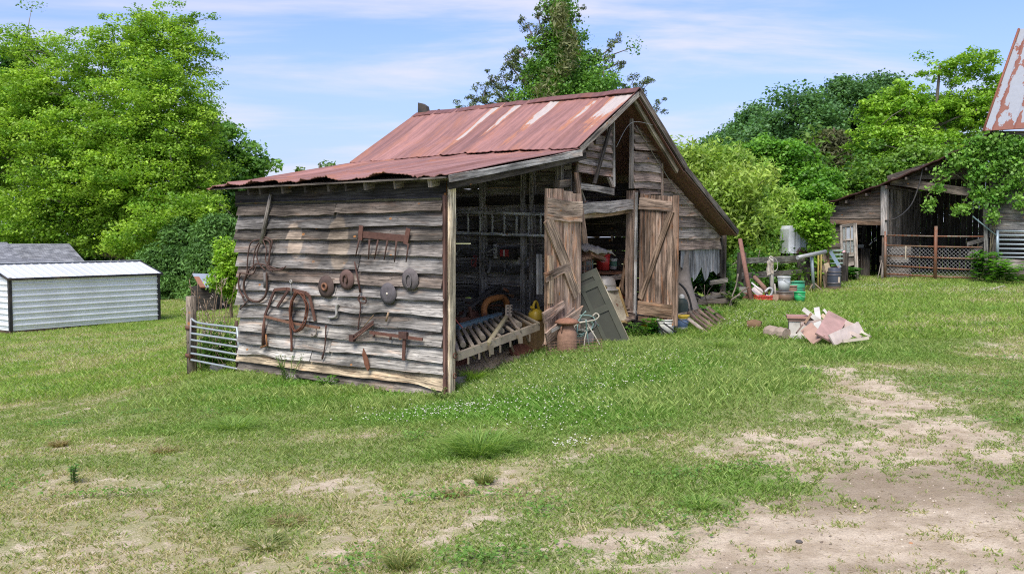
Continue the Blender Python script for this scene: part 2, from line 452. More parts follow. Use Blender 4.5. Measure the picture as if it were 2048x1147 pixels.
def _rooftin():
    m, t = nt('flaking_tin_roof'); g = NG(t); uv = g.uv(); c = g.col()
    a = g.noise(g.sc(uv, 1.5, .55, 1), 1.6, 6, .62, .4); b_ = g.noise(uv, 9, 5, .6)
    sx = g.n('ShaderNodeSeparateXYZ'); g.l(uv, sx.inputs[0]); fx = g.math('ABSOLUTE', g.math('SUBTRACT', g.math('FRACT', g.math('DIVIDE', sx.outputs[0], .62)), .5))
    sm_ = g.math('ADD', g.math('MULTIPLY', g.ramp(fx, .2, .0), .13), g.math('MULTIPLY', g.ramp(sx.outputs[1], .45, .0), .12))
    mk = g.ramp(g.math('ADD', sm_, g.math('ADD', g.math('MULTIPLY', a, .8), g.math('MULTIPLY', b_, .2))), .54, .555)
    rc = g.mix(b_, (.12, .045, .032), (.24, .085, .055))
    base = g.mix(mk, g.mix(1.0, c, g.mix(b_, (.8, .8, .8), (1.1, 1.1, 1.1)), 'MULTIPLY'), rc)
    g.out(g.bsdf(base, .6, 0, b_, .1, .01, .3)); return m
M['rooftin'] = _rooftin()
def _shingle():
    m, t = nt('grey_shingle'); g = NG(t); uv = g.uv()
    br = g.n('ShaderNodeTexBrick'); g.l(uv, br.inputs['Vector']); br.inputs['Scale'].default_value = 1
    br.inputs['Brick Width'].default_value = .33; br.inputs['Row Height'].default_value = .15; br.inputs['Mortar Size'].default_value = .008
    br.inputs['Color1'].default_value = (.085, .09, .10, 1); br.inputs['Color2'].default_value = (.17, .175, .185, 1); br.inputs['Mortar'].default_value = (.03, .03, .035, 1)
    n = g.noise(uv, 1.2, 4, .6)
    base = g.mix(g.ramp(n, .3, .7), br.outputs[0], g.mix(1.0, br.outputs[0], (1.7, 1.7, 1.7), 'MULTIPLY'))
    g.out(g.bsdf(base, .9, 0, br.outputs['Fac'], .3, .01, .2)); return m
M['shingle'] = _shingle()
def _chain():
    m, t = nt('chain_link'); g = NG(t)
    g.out(g.bsdf((.62, .61, .60), .5, .3)); return m
M['chain'] = _chain()
# ------------------------------------------------------------------ ground fields
def _b(px, py, rx, ry, a): p = gd(px, py); return (p.x, p.y, rx, ry, a)
DIRT = [_b(*q) for q in ((1900, 1090, 1.6, .9, 1.0), (1500, 1080, 1.0, .5, .75), (1230, 1065, .6, .3, .45), (1700, 1000, 1.3, .9, .6), (2000, 1000, .9, 1.0, .7),
    (1720, 905, 1.2, 1.0, .72), (1790, 800, .75, 1.9, .72), (1940, 880, .9, .8, .6), (1640, 740, .8, .55, .55), (1560, 880, .8, .6, .45), (2040, 720, .4, 1.1, .5), (1960, 690, .35, .6, .5),
    (1400, 765, .22, .22, .75), (1270, 858, .35, .22, .5), (1200, 905, .35, .2, .5), (960, 1030, .35, .22, .6), (1000, 1070, .5, .3, .4), (880, 1120, .7, .3, .35), (300, 1130, 1.0, .4, .2), (60, 1110, .8, .5, .2),
    (940, 735, .75, .9, .95), (1000, 720, .9, .7, .9), (430, 745, .6, .25, .4), (600, 775, .5, .25, .5), (720, 793, .5, .2, .5), (140, 895, .5, .3, .35), (560, 850, .5, .3, .3), (740, 870, .7, .3, .3), (1500, 1140, 2.2, .3, .6))]
_p = B(1.8, 2.6, 0); DIRT.append((_p.x, _p.y, 1.8, 2.0, 1.2))
LUSH = [_b(*q) for q in ((1150, 740, 1.5, 1.6, 1.0), (1280, 700, 1.6, 1.5, 1.0), (1060, 800, 1.4, 1.4, .9), (1500, 760, .8, .8, .8), (1450, 650, 2.0, 2.5, .9), (1550, 640, 2, 3, .5), (700, 800, 2.4, .55, .9), (470, 780, 1.0, .8, .9), (960, 900, .6, .35, .9), (560, 770, 1.2, .5, .8), (1250, 830, .9, .7, .6), (1660, 705, 1.0, .6, .7), (850, 830, 1.2, .5, .6), (420, 700, 1.2, 2.5, .5), (1330, 660, 1, 1, .9), (1500, 960, .6, .5, .4), (380, 860, 2, .7, .35))]
WET = [_b(*q) for q in ((1680, 990, .8, .5, 1.1), (1950, 950, 1.1, .4, 1.0), (2020, 990, .35, .4, .8), (1520, 1140, 1.0, .12, .7), (1800, 1140, .5, .1, .5))]
def gsum(L, x, y):
    o = 0
    for (cx, cy, rx, ry, a) in L: o = o + a * np.exp(-(((x - cx) / rx) ** 2 + ((y - cy) / ry) ** 2))
    return o
def fields(x, y):
    n1 = fbm(x * .9, y * .9, 3, 4); n2 = fbm(x * 3.1, y * 3.1, 11, 3); n3 = fbm(x * .28, y * .28, 21, 3); n4 = fbm(x * 9, y * 9, 31, 2)
    lush = np.clip(gsum(LUSH, x, y), 0, 1) * (.55 + .9 * n1)
    dirt = np.minimum(gsum(DIRT, x, y), 1.1) * .57 + (n1 - .5) * .75 + (n2 - .5) * .45 + (n4 - .5) * .3 + .22 - lush * .35
    far = sst(15, 24, y); dirt = dirt - far * .3
    d = np.clip(dirt, 0, 1)
    lush = np.clip(lush + (n3 - .5) * .7 + (n2 - .5) * .25, 0, 1)
    dry = np.clip((n1 - .45) * 2.3 + (n3 - .47) * 1.9 + .12 * sst(16, 22, y) * (x < 1) + .34 * sst(.5, -1.5, x) * sst(13, 10, y) - lush * .8, 0, 1)
    return d, lush, dry
def make_ground():
    def axis(lo, hi, st, far):
        a = list(np.arange(lo, hi + st * .5, st)); s = st
        x = hi
        while x < far: s *= 1.35; x += s; a.append(x)
        s = st; x = lo; pre = []
        while x > -far: s *= 1.35; x -= s; pre.append(x)
        return np.array(pre[::-1] + a)
    xs = axis(-24, 22, .13, 900); ys = axis(3, 46, .13, 900)
    Xg, Yg = np.meshgrid(xs, ys, indexing='ij'); x = Xg.ravel(); y = Yg.ravel()
    z = gz(x, y); d, lu, dr = fields(x, y)
    near = 1 - sst(30, 60, np.hypot(x, y - 15))
    z = z + near * ((fbm(x * .8, y * .8, 5, 3) - .5) * .07 + (fbm(x * 3.5, y * 3.5, 6, 3) - .5) * .035 * (1 - d * .6))
    ni, nj = Xg.shape; idx = np.arange(ni * nj).reshape(ni, nj)
    q = np.stack([idx[:-1, :-1], idx[1:, :-1], idx[1:, 1:], idx[:-1, 1:]], -1).reshape(-1, 4)
    me = bpy.data.meshes.new('ground'); me.vertices.add(len(x)); me.vertices.foreach_set('co', np.c_[x, y, z].astype(np.float32).ravel())
    me.loops.add(q.size); me.loops.foreach_set('vertex_index', q.ravel().astype(np.int32))
    me.polygons.add(len(q)); me.polygons.foreach_set('loop_start', np.arange(len(q), dtype=np.int32) * 4)
    me.update(calc_edges=True); me.polygons.foreach_set('use_smooth', np.ones(len(q), bool))
    wt = np.clip(gsum(WET, x, y) * 1.3 + (fbm(x * 2, y * 2, 44, 3) - .5) * .9 * (gsum(WET, x, y) > .05), 0, 1)
    for nme, arr in (('dirt', d), ('lush', lu), ('dry', dr), ('wet', wt)):
        a = me.attributes.new(nme, 'FLOAT', 'POINT'); a.data.foreach_set('value', np.asarray(arr, np.float32))
    m, t = nt('pasture_ground'); g = NG(t); ob = g.obj()
    na = g.noise(ob, 3, 8, .65); nb = g.noise(ob, 22, 6, .65); nc = g.noise(ob, 90, 4, .6); nd = g.noise(ob, .7, 5, .6)
    soil = g.mix(g.ramp(na, .35, .65), (.35, .28, .195), (.52, .435, .325))
    soil = g.mix(g.math('MULTIPLY', g.ramp(nb, .5, .75), .5), soil, (.25, .18, .135))
    soil = g.mix(g.math('MULTIPLY', g.attr('wet'), .65), soil, (.20, .155, .105))
    thatch = g.mix(nb, (.25, .225, .11), (.40, .35, .21))
    green = g.mix(nb, (.07, .13, .03), (.17, .24, .06))
    sward = g.mix(g.math('ADD', g.math('MULTIPLY', g.attr('dry'), .6), g.math('SUBTRACT', g.math('ADD', g.math('MULTIPLY', g.ramp(nc, .4, .62), .4), .22), g.math('MULTIPLY', g.attr('lush'), .3)), True), green, thatch)
    ne = g.noise(ob, 7, 4, .6)
    dm = g.ramp(g.math('ADD', g.attr('dirt'), g.math('ADD', g.math('MULTIPLY', g.math('SUBTRACT', ne, .5), 1.2), g.math('ADD', g.math('MULTIPLY', g.math('SUBTRACT', nb, .5), 1.2), g.math('MULTIPLY', g.math('SUBTRACT', nc, .5), .8)))), .28, .66)
    base = g.mix(dm, sward, soil)
    f = g.math('ADD', g.math('MULTIPLY', nc, 1.0), .5); cm = g.n('ShaderNodeCombineXYZ', i_0=f, i_1=f, i_2=f).outputs[0]
    base = g.mix(1.0, base, cm, 'MULTIPLY')
    hgt = g.math('ADD', nb, g.math('MULTIPLY', nc, .6))
    g.out(g.bsdf(base, .95, 0, hgt, .6, .03, .1)); M['ground'] = m
    me.materials.append(m); o = bpy.data.objects.new('ground', me); COL.objects.link(o); o['kind'] = 'structure'
    o['label'] = 'sloping pasture ground of grass and bare sandy dirt'
make_ground()
def inside_barn(x, y):
    du = (x - O.x) * U.x + (y - O.y) * U.y; dv = (x - O.x) * V.x + (y - O.y) * V.y
    return (du > -.05) & (du < 9.4) & (dv > .25) & (dv < 5)
def sample_area(n, y0, y1, power, wx=.76, extra=2.5):
    """points spread over the viewed wedge, denser near the camera"""
    t = rng.random(n); y = (y0 ** power + t * (y1 ** power - y0 ** power)) ** (1 / power)
    x = (rng.random(n) * 2 - 1) * (wx * y + extra); return x, y
def blades(name, x, y, h, w, cols, lean, label, cat='grass'):
    n = len(x); z = gz(x, y) - .01
    z += (1 - sst(30, 60, np.hypot(x, y - 15))) * ((fbm(x * .8, y * .8, 5, 3) - .5) * .07)
    a = rng.random(n) * 2 * np.pi; b = rng.random(n) * 2 * np.pi; L = lean * (.3 + rng.random(n)) * h
    bx = np.cos(a) * w * .5; by = np.sin(a) * w * .5
    v = np.empty((n, 4, 3), np.float32)
    v[:, 0] = np.c_[x - bx, y - by, z]; v[:, 1] = np.c_[x + bx, y + by, z]
    mx = x + np.cos(b) * L * .45; my = y + np.sin(b) * L * .45; mz = z + h * .65
    v[:, 2] = np.c_[x + np.cos(b) * L + bx * .15, y + np.sin(b) * L + by * .15, z + h]
    v[:, 3] = np.c_[mx - bx * .9, my - by * .9, mz]
    fast_mesh(name, v.reshape(-1, 3), 4, cols, 'blade', base=(0, 0, 0), label=label, cat=cat, kind='stuff')
def lerp3(a, b, t): return np.asarray(a)[None] * (1 - t[:, None]) + np.asarray(b)[None] * t[:, None]
def make_grass():
    x, y = sample_area(960000, 5.4, 17, 1.3); d, lu, dr = fields(x, y)
    cl = .45 * fbm(x * 3.5, y * 3.5, 77, 2) + .55 * fbm(x * 11, y * 11, 78, 2)
    keep = (rng.random(len(x)) < np.clip((cl - (.24 + .36 * d)) / .09, .006, 1) * (.6 + .4 * lu)) & ~inside_barn(x, y)
    x, y, d, lu, dr = (q[keep] for q in (x, y, d, lu, dr)); n = len(x)
    h = (.022 + .032 * rng.random(n) + lu * .06 * rng.random(n)) * (1 - .3 * d); w = .007 + .007 * rng.random(n) + .002 * lu
    t = np.clip(rng.random(n) * .5 + dr * .75 * rng.random(n) - lu * .25, 0, 1)
    c = lerp3((.18, .29, .065), (.37, .40, .15), np.clip(t * 1.6, 0, 1)); c = np.where((t > .52)[:, None], lerp3((.40, .36, .19), (.54, .48, .31), rng.random(n)), c)
    c = c * (1 + lu[:, None] * np.array([[.0, .22, -.1]])) * (.7 + .6 * rng.random(n))[:, None]
    blades('lawn_grass', x, y, h, w, c, 1.2, 'short patchy green and straw coloured pasture grass around the dirt')
    x, y = sample_area(500000, 16, 52, 1.25, .72, 2); d, lu, dr = fields(x, y)
    keep = (rng.random(len(x)) < np.clip(1.15 - 1.2 * d, .03, 1)) & ~inside_barn(x, y)
    x, y, d, lu, dr = (q[keep] for q in (x, y, d, lu, dr)); n = len(x)
    h = .05 + .06 * rng.random(n) + lu * .06; w = .010 + .0006 * y * rng.random(n)
    t = np.clip(rng.random(n) * .45 + dr * .7 * rng.random(n), 0, 1)
    c = lerp3((.18, .33, .055), (.38, .45, .12), np.clip(t * 1.7, 0, 1)); c = np.where((t > .5)[:, None], lerp3((.36, .36, .16), (.52, .48, .30), rng.random(n)), c)
    c = c * (.75 + .5 * rng.random(n))[:, None]
    blades('meadow_grass', x, y, h, w, c, 1.0, 'yellow green mown grass of the fields behind the barn')
    # longer fresh grass along the walls and in front of the doors
    L = [(1150, 730, 1.4, 1.1, 16000), (1290, 695, 1.3, .9, 14000), (1420, 640, 1.6, 1.2, 12000), (1060, 760, 1.0, .8, 9000), (650, 785, 2.2, .32, 12000), (470, 765, .8, .5, 6000), (820, 805, 1.2, .3, 6000), (1500, 760, .7, .5, 7000), (1540, 612, 1.6, .8, 6000), (1470, 700, 1.3, 1.2, 7000), (430, 720, .5, .8, 4000), (1650, 700, 1.0, .4, 3000), (1290, 800, 1.0, .6, 5000), (90, 668, 1.6, .25, 1200), (250, 650, 2.2, .25, 1500)]
    X, Y = [], []
    for (px, py, rx, ry, k) in L:
        p = gd(px, py); X.append(p.x + rng.normal(0, rx * .6, k)); Y.append(p.y + rng.normal(0, ry * .6, k))
    x = np.concatenate(X); y = np.concatenate(Y); d, lu, dr = fields(x, y)
    keep = ~inside_barn(x, y) & (rng.random(len(x)) > d * .9); x, y, d = x[keep], y[keep], d[keep]; n = len(x)
    h = .04 + .10 * rng.random(n) ** 1.5; w = .006 + .005 * rng.random(n)
    c = lerp3((.21, .34, .08), (.46, .53, .19), rng.random(n)) * (.7 + .6 * rng.random(n))[:, None]
    blades('tall_grass', x, y, h, w, c, .8, 'long fresh green grass along the barn front and wall foot')
    # low broad leaved clover patches
    k = 85; cx, cy = sample_area(k, 6, 24, 1.2, .55, 1); d, lu, dr = fields(cx, cy); q = d < .45; cx, cy = cx[q], cy[q]; m_ = 170
    x = (cx[:, None] + rng.normal(size=(len(cx), m_)) * (.08 + .22 * rng.random((len(cx), 1)))).ravel(); y = (cy[:, None] + rng.normal(size=(len(cx), m_)) * (.06 + .16 * rng.random((len(cx), 1)))).ravel()
    q = ~inside_barn(x, y); x, y = x[q], y[q]; n = len(x); z = gz(x, y) + .02 + .05 * rng.random(n); a = rng.random(n) * 6.283; s = .009 + .010 * rng.random(n)
    v = np.empty((n, 4, 3), np.float32)
    for i in range(4): v[:, i] = np.c_[x + np.cos(a + i * 1.571) * s, y + np.sin(a + i * 1.571) * s, z + rng.normal(size=n) * s * .45]
    fast_mesh('clover_leaves', v.reshape(-1, 3), 4, lerp3((.10, .22, .045), (.24, .39, .09), rng.random(n)), 'blade', base=(0, 0, 0), label='low dark green clover patches spread through the lawn', cat='clover', kind='stuff')
    # dead straw lying on the bare dirt
    x, y = sample_area(150000, 5.4, 16, 1.3); d, lu, dr = fields(x, y); k = (rng.random(len(x)) < .25 + .3 * d) & ~inside_barn(x, y); x, y = x[k], y[k]; n = len(x)
    c = lerp3((.20, .14, .08), (.52, .44, .30), rng.random(n) ** 1.3)
    blades('straw_litter', x, y, .006 + .012 * rng.random(n), .004 + .004 * rng.random(n), c, 5.0, 'scraps of dead straw scattered over the bare dirt and thin grass', 'straw')
    # grit and small stones on the bare dirt
    x, y = sample_area(26000, 5.5, 14, 1.2); d, lu, dr = fields(x, y); k = (rng.random(len(x)) < sst(.35, .7, d)) & (fbm(x * 3, y * 3, 91, 2) > .42); x, y = x[k], y[k]; n = len(x); z = gz(x, y) + (fbm(x * .8, y * .8, 5, 3) - .5) * .07 + (fbm(x * 3.5, y * 3.5, 6, 3) - .5) * .03 + .002
    r = .0035 + .010 * rng.random(n) ** 4; cc = np.c_[x, y, z]; dirs = np.array([(1, 0, 0), (0, 1, 0), (-1, 0, 0), (0, -1, 0)], float); v = []
    for i in range(4): v.append(np.stack([cc + dirs[i] * r[:, None], cc + dirs[(i + 1) % 4] * r[:, None], cc + np.array([.2, .1, .8]) * r[:, None]], 1))
    gcol = lerp3((.16, .12, .09), (.55, .47, .38), rng.random(n)); fast_mesh('gravel', np.concatenate(v).reshape(-1, 3), 3, np.concatenate([gcol] * 4), 'stone', base=(0, 0, 0), label='fine grit and crumbs of soil on the bare dirt', cat='gravel', kind='stuff')
    # clover leaves / flowers
    L = [(1160, 770, 1.5, 1.3, 260), (1250, 720, 1.4, .9, 140), (1010, 770, .6, .9, 110), (1100, 840, .9, .8, 90), (1145, 895, .25, .16, 45), (1450, 640, 1.5, 1.4, 300), (880, 830, .9, .4, 200), (1560, 640, 1.2, 2, 250), (200, 700, 5, 5, 900), (1750, 575, 1.5, .6, 160), (1960, 585, 1.2, 1, 200)]
    X, Y = [], []
    for (px, py, rx, ry, k) in L:
        p = gd(px, py); X.append(p.x + rng.normal(0, rx * .6, k)); Y.append(p.y + rng.normal(0, ry * .6, k))
    x = np.concatenate(X); y = np.concatenate(Y); k = ~inside_barn(x, y); x, y = x[k], y[k]; n = len(x); z = gz(x, y) + .05 + .06 * rng.random(n)
    r = .006 + .006 * rng.random(n); cc = np.c_[x, y, z]
    dirs = np.array([(1, 0, 0), (0, 1, 0), (-1, 0, 0), (0, -1, 0)], float); v = []
    for s in (1, -1):
        for i in range(4):
            a, b = dirs[i], dirs[(i + 1) % 4]
            v.append(np.stack([cc + a * r[:, None], cc + b * r[:, None], cc + np.array([0, 0, s]) * r[:, None]], 1))
    v = np.concatenate(v).reshape(-1, 3)
    fast_mesh('clover_flowers', v, 3, np.tile(np.array([[.58, .57, .47]]), (len(v) // 3, 1)), 'cloth', base=(0, 0, 0), label='small white clover flowers dotted through the green grass', cat='flowers', kind='stuff')
make_grass()
def tuft(px, py, r, h, n, c0, c1, label, name='grass_tuft', group=None, cat='grass tuft'):
    p = gd(px, py); a = rng.random(n) * 6.283; q = r * np.sqrt(rng.random(n)) * .55
    x = p.x + np.cos(a) * q; y = p.y + np.sin(a) * q; z = np.full(n, p.z - .015)
    hh = h * (.5 + .6 * rng.random(n)); L = r * (.35 + .7 * rng.random(n)); b = a + rng.normal(0, .5, n); s = rng.random(n) * 6.283
    w = .007 + .005 * rng.random(n); bx, by = np.cos(s) * w * .5, np.sin(s) * w * .5
    P = [np.c_[x - bx, y - by, z], np.c_[x + bx, y + by, z], np.c_[x + np.cos(b) * L * .4 + bx, y + np.sin(b) * L * .4 + by, z + hh * .7], np.c_[x + np.cos(b) * L * .4 - bx, y + np.sin(b) * L * .4 - by, z + hh * .7]]
    T = np.c_[x + np.cos(b) * L, y + np.sin(b) * L, z + hh * (.75 + .3 * rng.random(n))]
    v = np.concatenate([np.stack(P, 1), np.stack([P[3], P[2], T, T], 1)]).reshape(-1, 3)
    c = lerp3(c0, c1, rng.random(n)); c = np.concatenate([c, c])
    # second set are triangles written as quads with a tiny end
    v = v.reshape(-1, 4, 3); v[n:, 3] += .0008
    fast_mesh(name, v.reshape(-1, 3), 4, c, 'blade', base=(p.x, p.y, p.z), label=label, cat=cat, group=group)
_gr = ((.15, .29, .055), (.34, .46, .12)); _br = ((.22, .18, .08), (.42, .34, .17)); _mx = ((.15, .23, .06), (.38, .36, .15))
for a in ((960, 905, .42, .26, 700, *_gr, 'largest bright green grass tuft in the middle of the lawn'), (575, 1045, .18, .07, 200, *_br, 'brown tufted clump on the left lawn, above a greener brown one'),
          (530, 1090, .2, .075, 200, *_mx, 'greenish brown clump near the bottom edge of the left lawn'), (800, 1128, .15, .11, 160, *_mx, 'spiky clump at the very bottom edge of the lawn'),
          (968, 962, .13, .10, 180, *_mx, 'small dull clump just below the largest green tuft'), (908, 992, .12, .07, 150, *_br, 'small reddish brown clump below the largest green tuft'),
          (330, 905, .16, .08, 170, *_br, 'flat brown clump in the pale upper part of the left lawn'), (118, 890, .14, .08, 160, *_br, 'brown clump at the far left of the lawn'),
          (470, 855, .38, .16, 420, *_gr, 'spreading green tuft below the tool covered wall'), (1440, 700, .3, .2, 350, *_gr, 'tall green tuft left of the scrap board heap'), (1400, 1010, .2, .09, 160, *_gr, 'low green tuft beside the damp bare dirt'),
          (1560, 660, .3, .24, 300, *_gr, 'green tuft growing against the log by the board heap'), (945, 765, .22, .22, 420, (.22, .38, .05), (.38, .55, .09), 'lime green weed tuft at the foot of the barn corner post')):
    tuft(*a, group='tufts in the lawn')
# ------------------------------------------------------------------ the old barn
GREY = (.27, .255, .24); GREYD = (.135, .125, .118); PALE = (.44, .41, .37); BROWN = (.30, .185, .115); TAN = (.46, .34, .21); DARK = (.05, .045, .04); BLACK = (.022, .021, .021); RUSTC = (.115, .05, .033); PINKB = (.42, .285, .215)
barn = thing('old_barn', 'weathered grey plank barn with rusty red tin roof and open double doors', 'barn', O)
LB = 4.73
# tool wall: wavy lap siding on the plane u = 0
def side_wall():
    m = MB()
    yr = [397, 419.5, 453, 482, 512, 548, 578, 603, 634, 660, 694, 722, 750, 777, 797]
    yl = [404, 434, 456, 478, 505, 530, 554, 578, 607, 633, 660, 686, 705, 719, 736]
    zr = [uvz(S(884, y, .03))[2] for y in yr]; zl = [uvz(S(484, y, .03))[2] for y in yl]
    top_r, top_l = 2.83, 2.83
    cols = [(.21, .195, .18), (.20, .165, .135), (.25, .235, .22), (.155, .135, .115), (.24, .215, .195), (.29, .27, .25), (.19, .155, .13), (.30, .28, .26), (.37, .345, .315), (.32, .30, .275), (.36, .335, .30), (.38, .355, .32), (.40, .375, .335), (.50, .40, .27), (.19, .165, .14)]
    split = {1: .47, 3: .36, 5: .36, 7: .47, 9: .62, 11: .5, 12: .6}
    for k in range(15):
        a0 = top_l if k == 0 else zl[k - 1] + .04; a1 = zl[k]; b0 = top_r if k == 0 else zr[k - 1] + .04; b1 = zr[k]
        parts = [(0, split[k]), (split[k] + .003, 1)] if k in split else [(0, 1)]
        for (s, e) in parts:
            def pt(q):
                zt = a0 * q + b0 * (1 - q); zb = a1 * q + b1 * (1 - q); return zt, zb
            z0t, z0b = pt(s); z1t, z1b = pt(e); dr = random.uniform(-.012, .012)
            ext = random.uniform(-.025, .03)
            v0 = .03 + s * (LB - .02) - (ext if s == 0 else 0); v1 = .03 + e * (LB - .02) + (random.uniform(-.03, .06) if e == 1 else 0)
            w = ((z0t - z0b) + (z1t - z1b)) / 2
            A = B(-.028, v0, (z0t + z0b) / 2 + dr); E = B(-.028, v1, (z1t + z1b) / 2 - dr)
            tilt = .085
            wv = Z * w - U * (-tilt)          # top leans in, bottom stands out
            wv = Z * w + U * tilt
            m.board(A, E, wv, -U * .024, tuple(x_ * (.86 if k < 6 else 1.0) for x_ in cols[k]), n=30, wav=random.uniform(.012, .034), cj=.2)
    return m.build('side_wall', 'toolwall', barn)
side_wall()
m = MB(); m.board(B(-.02, -.02, 2.97), B(-.02, LB + .05, 2.97), Z * .27, -U * .03, (.045, .042, .04), n=6, wav=.004); m.build('wall_plate', 'wood', barn)
# backing frame of the tool wall (studs), foundation stones
m = MB()
for v in (.1, 1.6, 3.1, 4.65): m.board(B(.05, v, -.1), B(.05, v, 2.95), V * .1, U * .1, GREYD)
m.build('wall_studs', 'wood', barn)
for px, py, s in ((590, 778, .16), (676, 790, .12)):
    p = onG(S(px, py, .02)); mm = MB(); mm.lathe(p - Z * .08, Z, [(0, 0), (s, .0), (s * .95, .12), (s * .6, .17), (0, .18)], (.40, .36, .33), 9); mm.build('foundation_stone', 'stone', barn)
# corner posts
m = MB(); m.board(B(-.055, .03, -.1), B(-.055, .02, 2.9), U * .05, -V * .05, (.12, .068, .055)); m.build('corner_post', 'wood', barn)['label'] = 'dark reddish post at the wall corner'
m = MB(); m.board(B(.035, .0, -.08), B(.035, -.03, 3.02), U * .115, -V * .055, (.62, .53, .38), n=8, wav=.003); m.build('corner_post', 'wood', barn)['label'] = 'pale stripped post beside the wall corner'
for z_ in (.33, .62):
    c = B(.0, -.13, z_); mm = MB(); mm.tube([c + U * .035 * math.cos(a) + Z * .035 * math.sin(a) for a in np.linspace(0, 6.0, 14)], .008, RUSTC, 6); mm.build('iron_ring', 'rust', barn)
# roof ------------------------------------------------------------
V0, V1 = -.3, 5.17
EL = (-.32, 3.15); KL = (3.03, 3.76); PK = (5.01, 4.93); KR = (6.92, 3.66); TR = (9.58, 2.37)
def n2(a, b): d = Vector((b[0] - a[0], b[1] - a[1])); L = d.length; return (-d.y / L, d.x / L), L
STREAK = [(-.02, .32, .75, .0, .9), (.50, .12, .85, .15, .9), (.36, .05, .5, .3, .6), (1.45, .14, .95, .0, 1.0), (1.55, .10, .9, .3, .7), (2.33, .12, .8, .0, .95), (2.0, .06, .4, .3, .55), (2.85, .14, .95, .0, 1.0), (3.02, .06, .3, .0, .55), (2.62, .05, .35, .1, .5), (4.1, .04, .3, .1, .4)]
def roof_sheet(name, a, b, v0f, v1f, eave_jit=0.0, up=.03, nv=110, streak=True, pale=0.0, tone=1.0, mat='roofred', nslope=26, lift=0.0):
    """sheet from eave point a to ridge point b (u,z), standing seams every .6 m, both faces"""
    (nu, nz), L = n2(a, b)
    m = MB(); P = []; pal = []
    for i in range(nv + 1):
        row = []; q = i / nv
        for j in range(nslope + 1):
            s = j / nslope; v = v0f(s) * (1 - q) + v1f(s) * q
            x = (v / .61) % 1.0
            seam = max(0, 1 - abs(x - .5) / .06) * .028
            rib = .007 * math.cos(v * 2 * math.pi / .076)
            e = eave_jit * (1 - s) ** 6 * ((float(vn(v * 2.1, 3.3)) - .5) * 1.6 + (float(vn(v * 7, 1.1)) - .5))
            sag = (float(vn(v * .9, s * 2.5 + 9)) - .5) * .05 + lift * (1 - s)
            h = up + seam + rib * .7 + e + sag
            ej = eave_jit * (1 - s) ** 3 * (float(vn(v * 3.3, 8.8)) - .5) * .9
            row.append(B(a[0] + (b[0] - a[0]) * s + nu * h - ej * (b[0] - a[0]) / L, v, a[1] + (b[1] - a[1]) * s + nz * h))
            pv = pale
            if streak:
                for (vc, wd, top, lo, am) in STREAK:
                    if abs(v - vc) < wd * 2.2:
                        tt = 1 - s            # 0 at ridge
                        if tt <= top + .1: pv = max(pv, am * math.exp(-((v - vc) / wd) ** 2) * (1 - .55 * tt / max(top, .1)) * (1 if tt >= lo - .05 else .2))
            pal.append(pv)
        P.append(row)
    def colf(i, j):
        v = V0 + (V1 - V0) * i / nv; k = math.floor(v / .61 + .5); r_ = random.Random(int(k) * 7 + 3).uniform(.82, 1.15) * tone
        return (r_, r_, r_)
    vv = lambda i, j: (V0 + (V1 - V0) * i / nv, L * j / nslope)
    m.grid(P, colf, vv, smooth=False)
    o = m.build(name, mat, barn)
    at_ = o.data.attributes.new('Pale', 'FLOAT', 'POINT'); at_.data.foreach_set('value', np.array(pal, np.float32))
    sol = o.modifiers.new('thickness', 'SOLIDIFY'); sol.thickness = .012; sol.offset = -1
    return o
roof_sheet('roof', KL, PK, lambda s: V0, lambda s: V1, .0, .05)['label'] = 'rust red standing seam slope with pale worn streaks'
roof_sheet('lean_to_roof', EL, (KL[0] + .1, KL[1] + .02), lambda s: V0 + .02, lambda s: V1 + .03, .055, .02, 150, False, .24, 1.0)['label'] = 'low rust red lean-to roof with curled eave edge'
roof_sheet('roof', KR, PK, lambda s: V0, lambda s: V1, .0, .05, 60, False)['label'] = 'far slope facing the bushes'
roof_sheet('lean_to_roof', TR, KR, lambda s: V0, lambda s: V1, .02, .03, 60, False)['label'] = 'right lean-to roof seen from below'
# roof boards under the tin, rafters, rake boards
def deck(a, b, name='roof_deck', col=(.20, .175, .15)):
    m = MB(); (nu, nz), L = n2(a, b); nb = max(3, int(L / .27)); nv_ = U * nu + Z * nz
    for k in range(nb):
        s = (k + .5) / nb; c0 = B(a[0] + (b[0] - a[0]) * s, V0 + .05, a[1] + (b[1] - a[1]) * s); c1 = B(a[0] + (b[0] - a[0]) * s, V1 - .06, a[1] + (b[1] - a[1]) * s)
        d = (U * (b[0] - a[0]) + Z * (b[1] - a[1])).normalized()
        m.board(c0 - nv_ * .012, c1 - nv_ * .012, d * (L / nb - random.uniform(.006, .02)), -nv_ * .022, col, cj=.3)
    m.build(name, 'wood', barn)
for a, b in ((EL, KL), (KL, PK), (KR, PK), (TR, KR)): deck(a, b)
def rafter(a, b, v, col=(.13, .115, .1), w=.05, h=.12, ext=0.0):
    (nu, nz), L = n2(a, b); nv_ = U * nu + Z * nz; d = (B(b[0], v, b[1]) - B(a[0], v, a[1])).normalized()
    m = MB(); m.board(B(a[0], v, a[1]) - nv_ * .095 - d * ext, B(b[0], v, b[1]) - nv_ * .095, nv_ * h, V * w, col); m.build('rafter', 'wood', barn)
for px in (858, 786, 728, 688, 652, 606, 560, 515, 492):
    v = uvz(S(px, 358, .28))[1]; rafter((EL[0] + .08, EL[1] + .012), KL, v, (.27, .24, .20) if px in (858, 728, 786) else (.15, .13, .11), .045 if px not in (858, 728) else .075)
for v in (.25, 1.3, 2.4, 3.5, 4.6):
    rafter(KL, PK, v); rafter(KR, PK, v); rafter(TR, KR, v, w=.06)
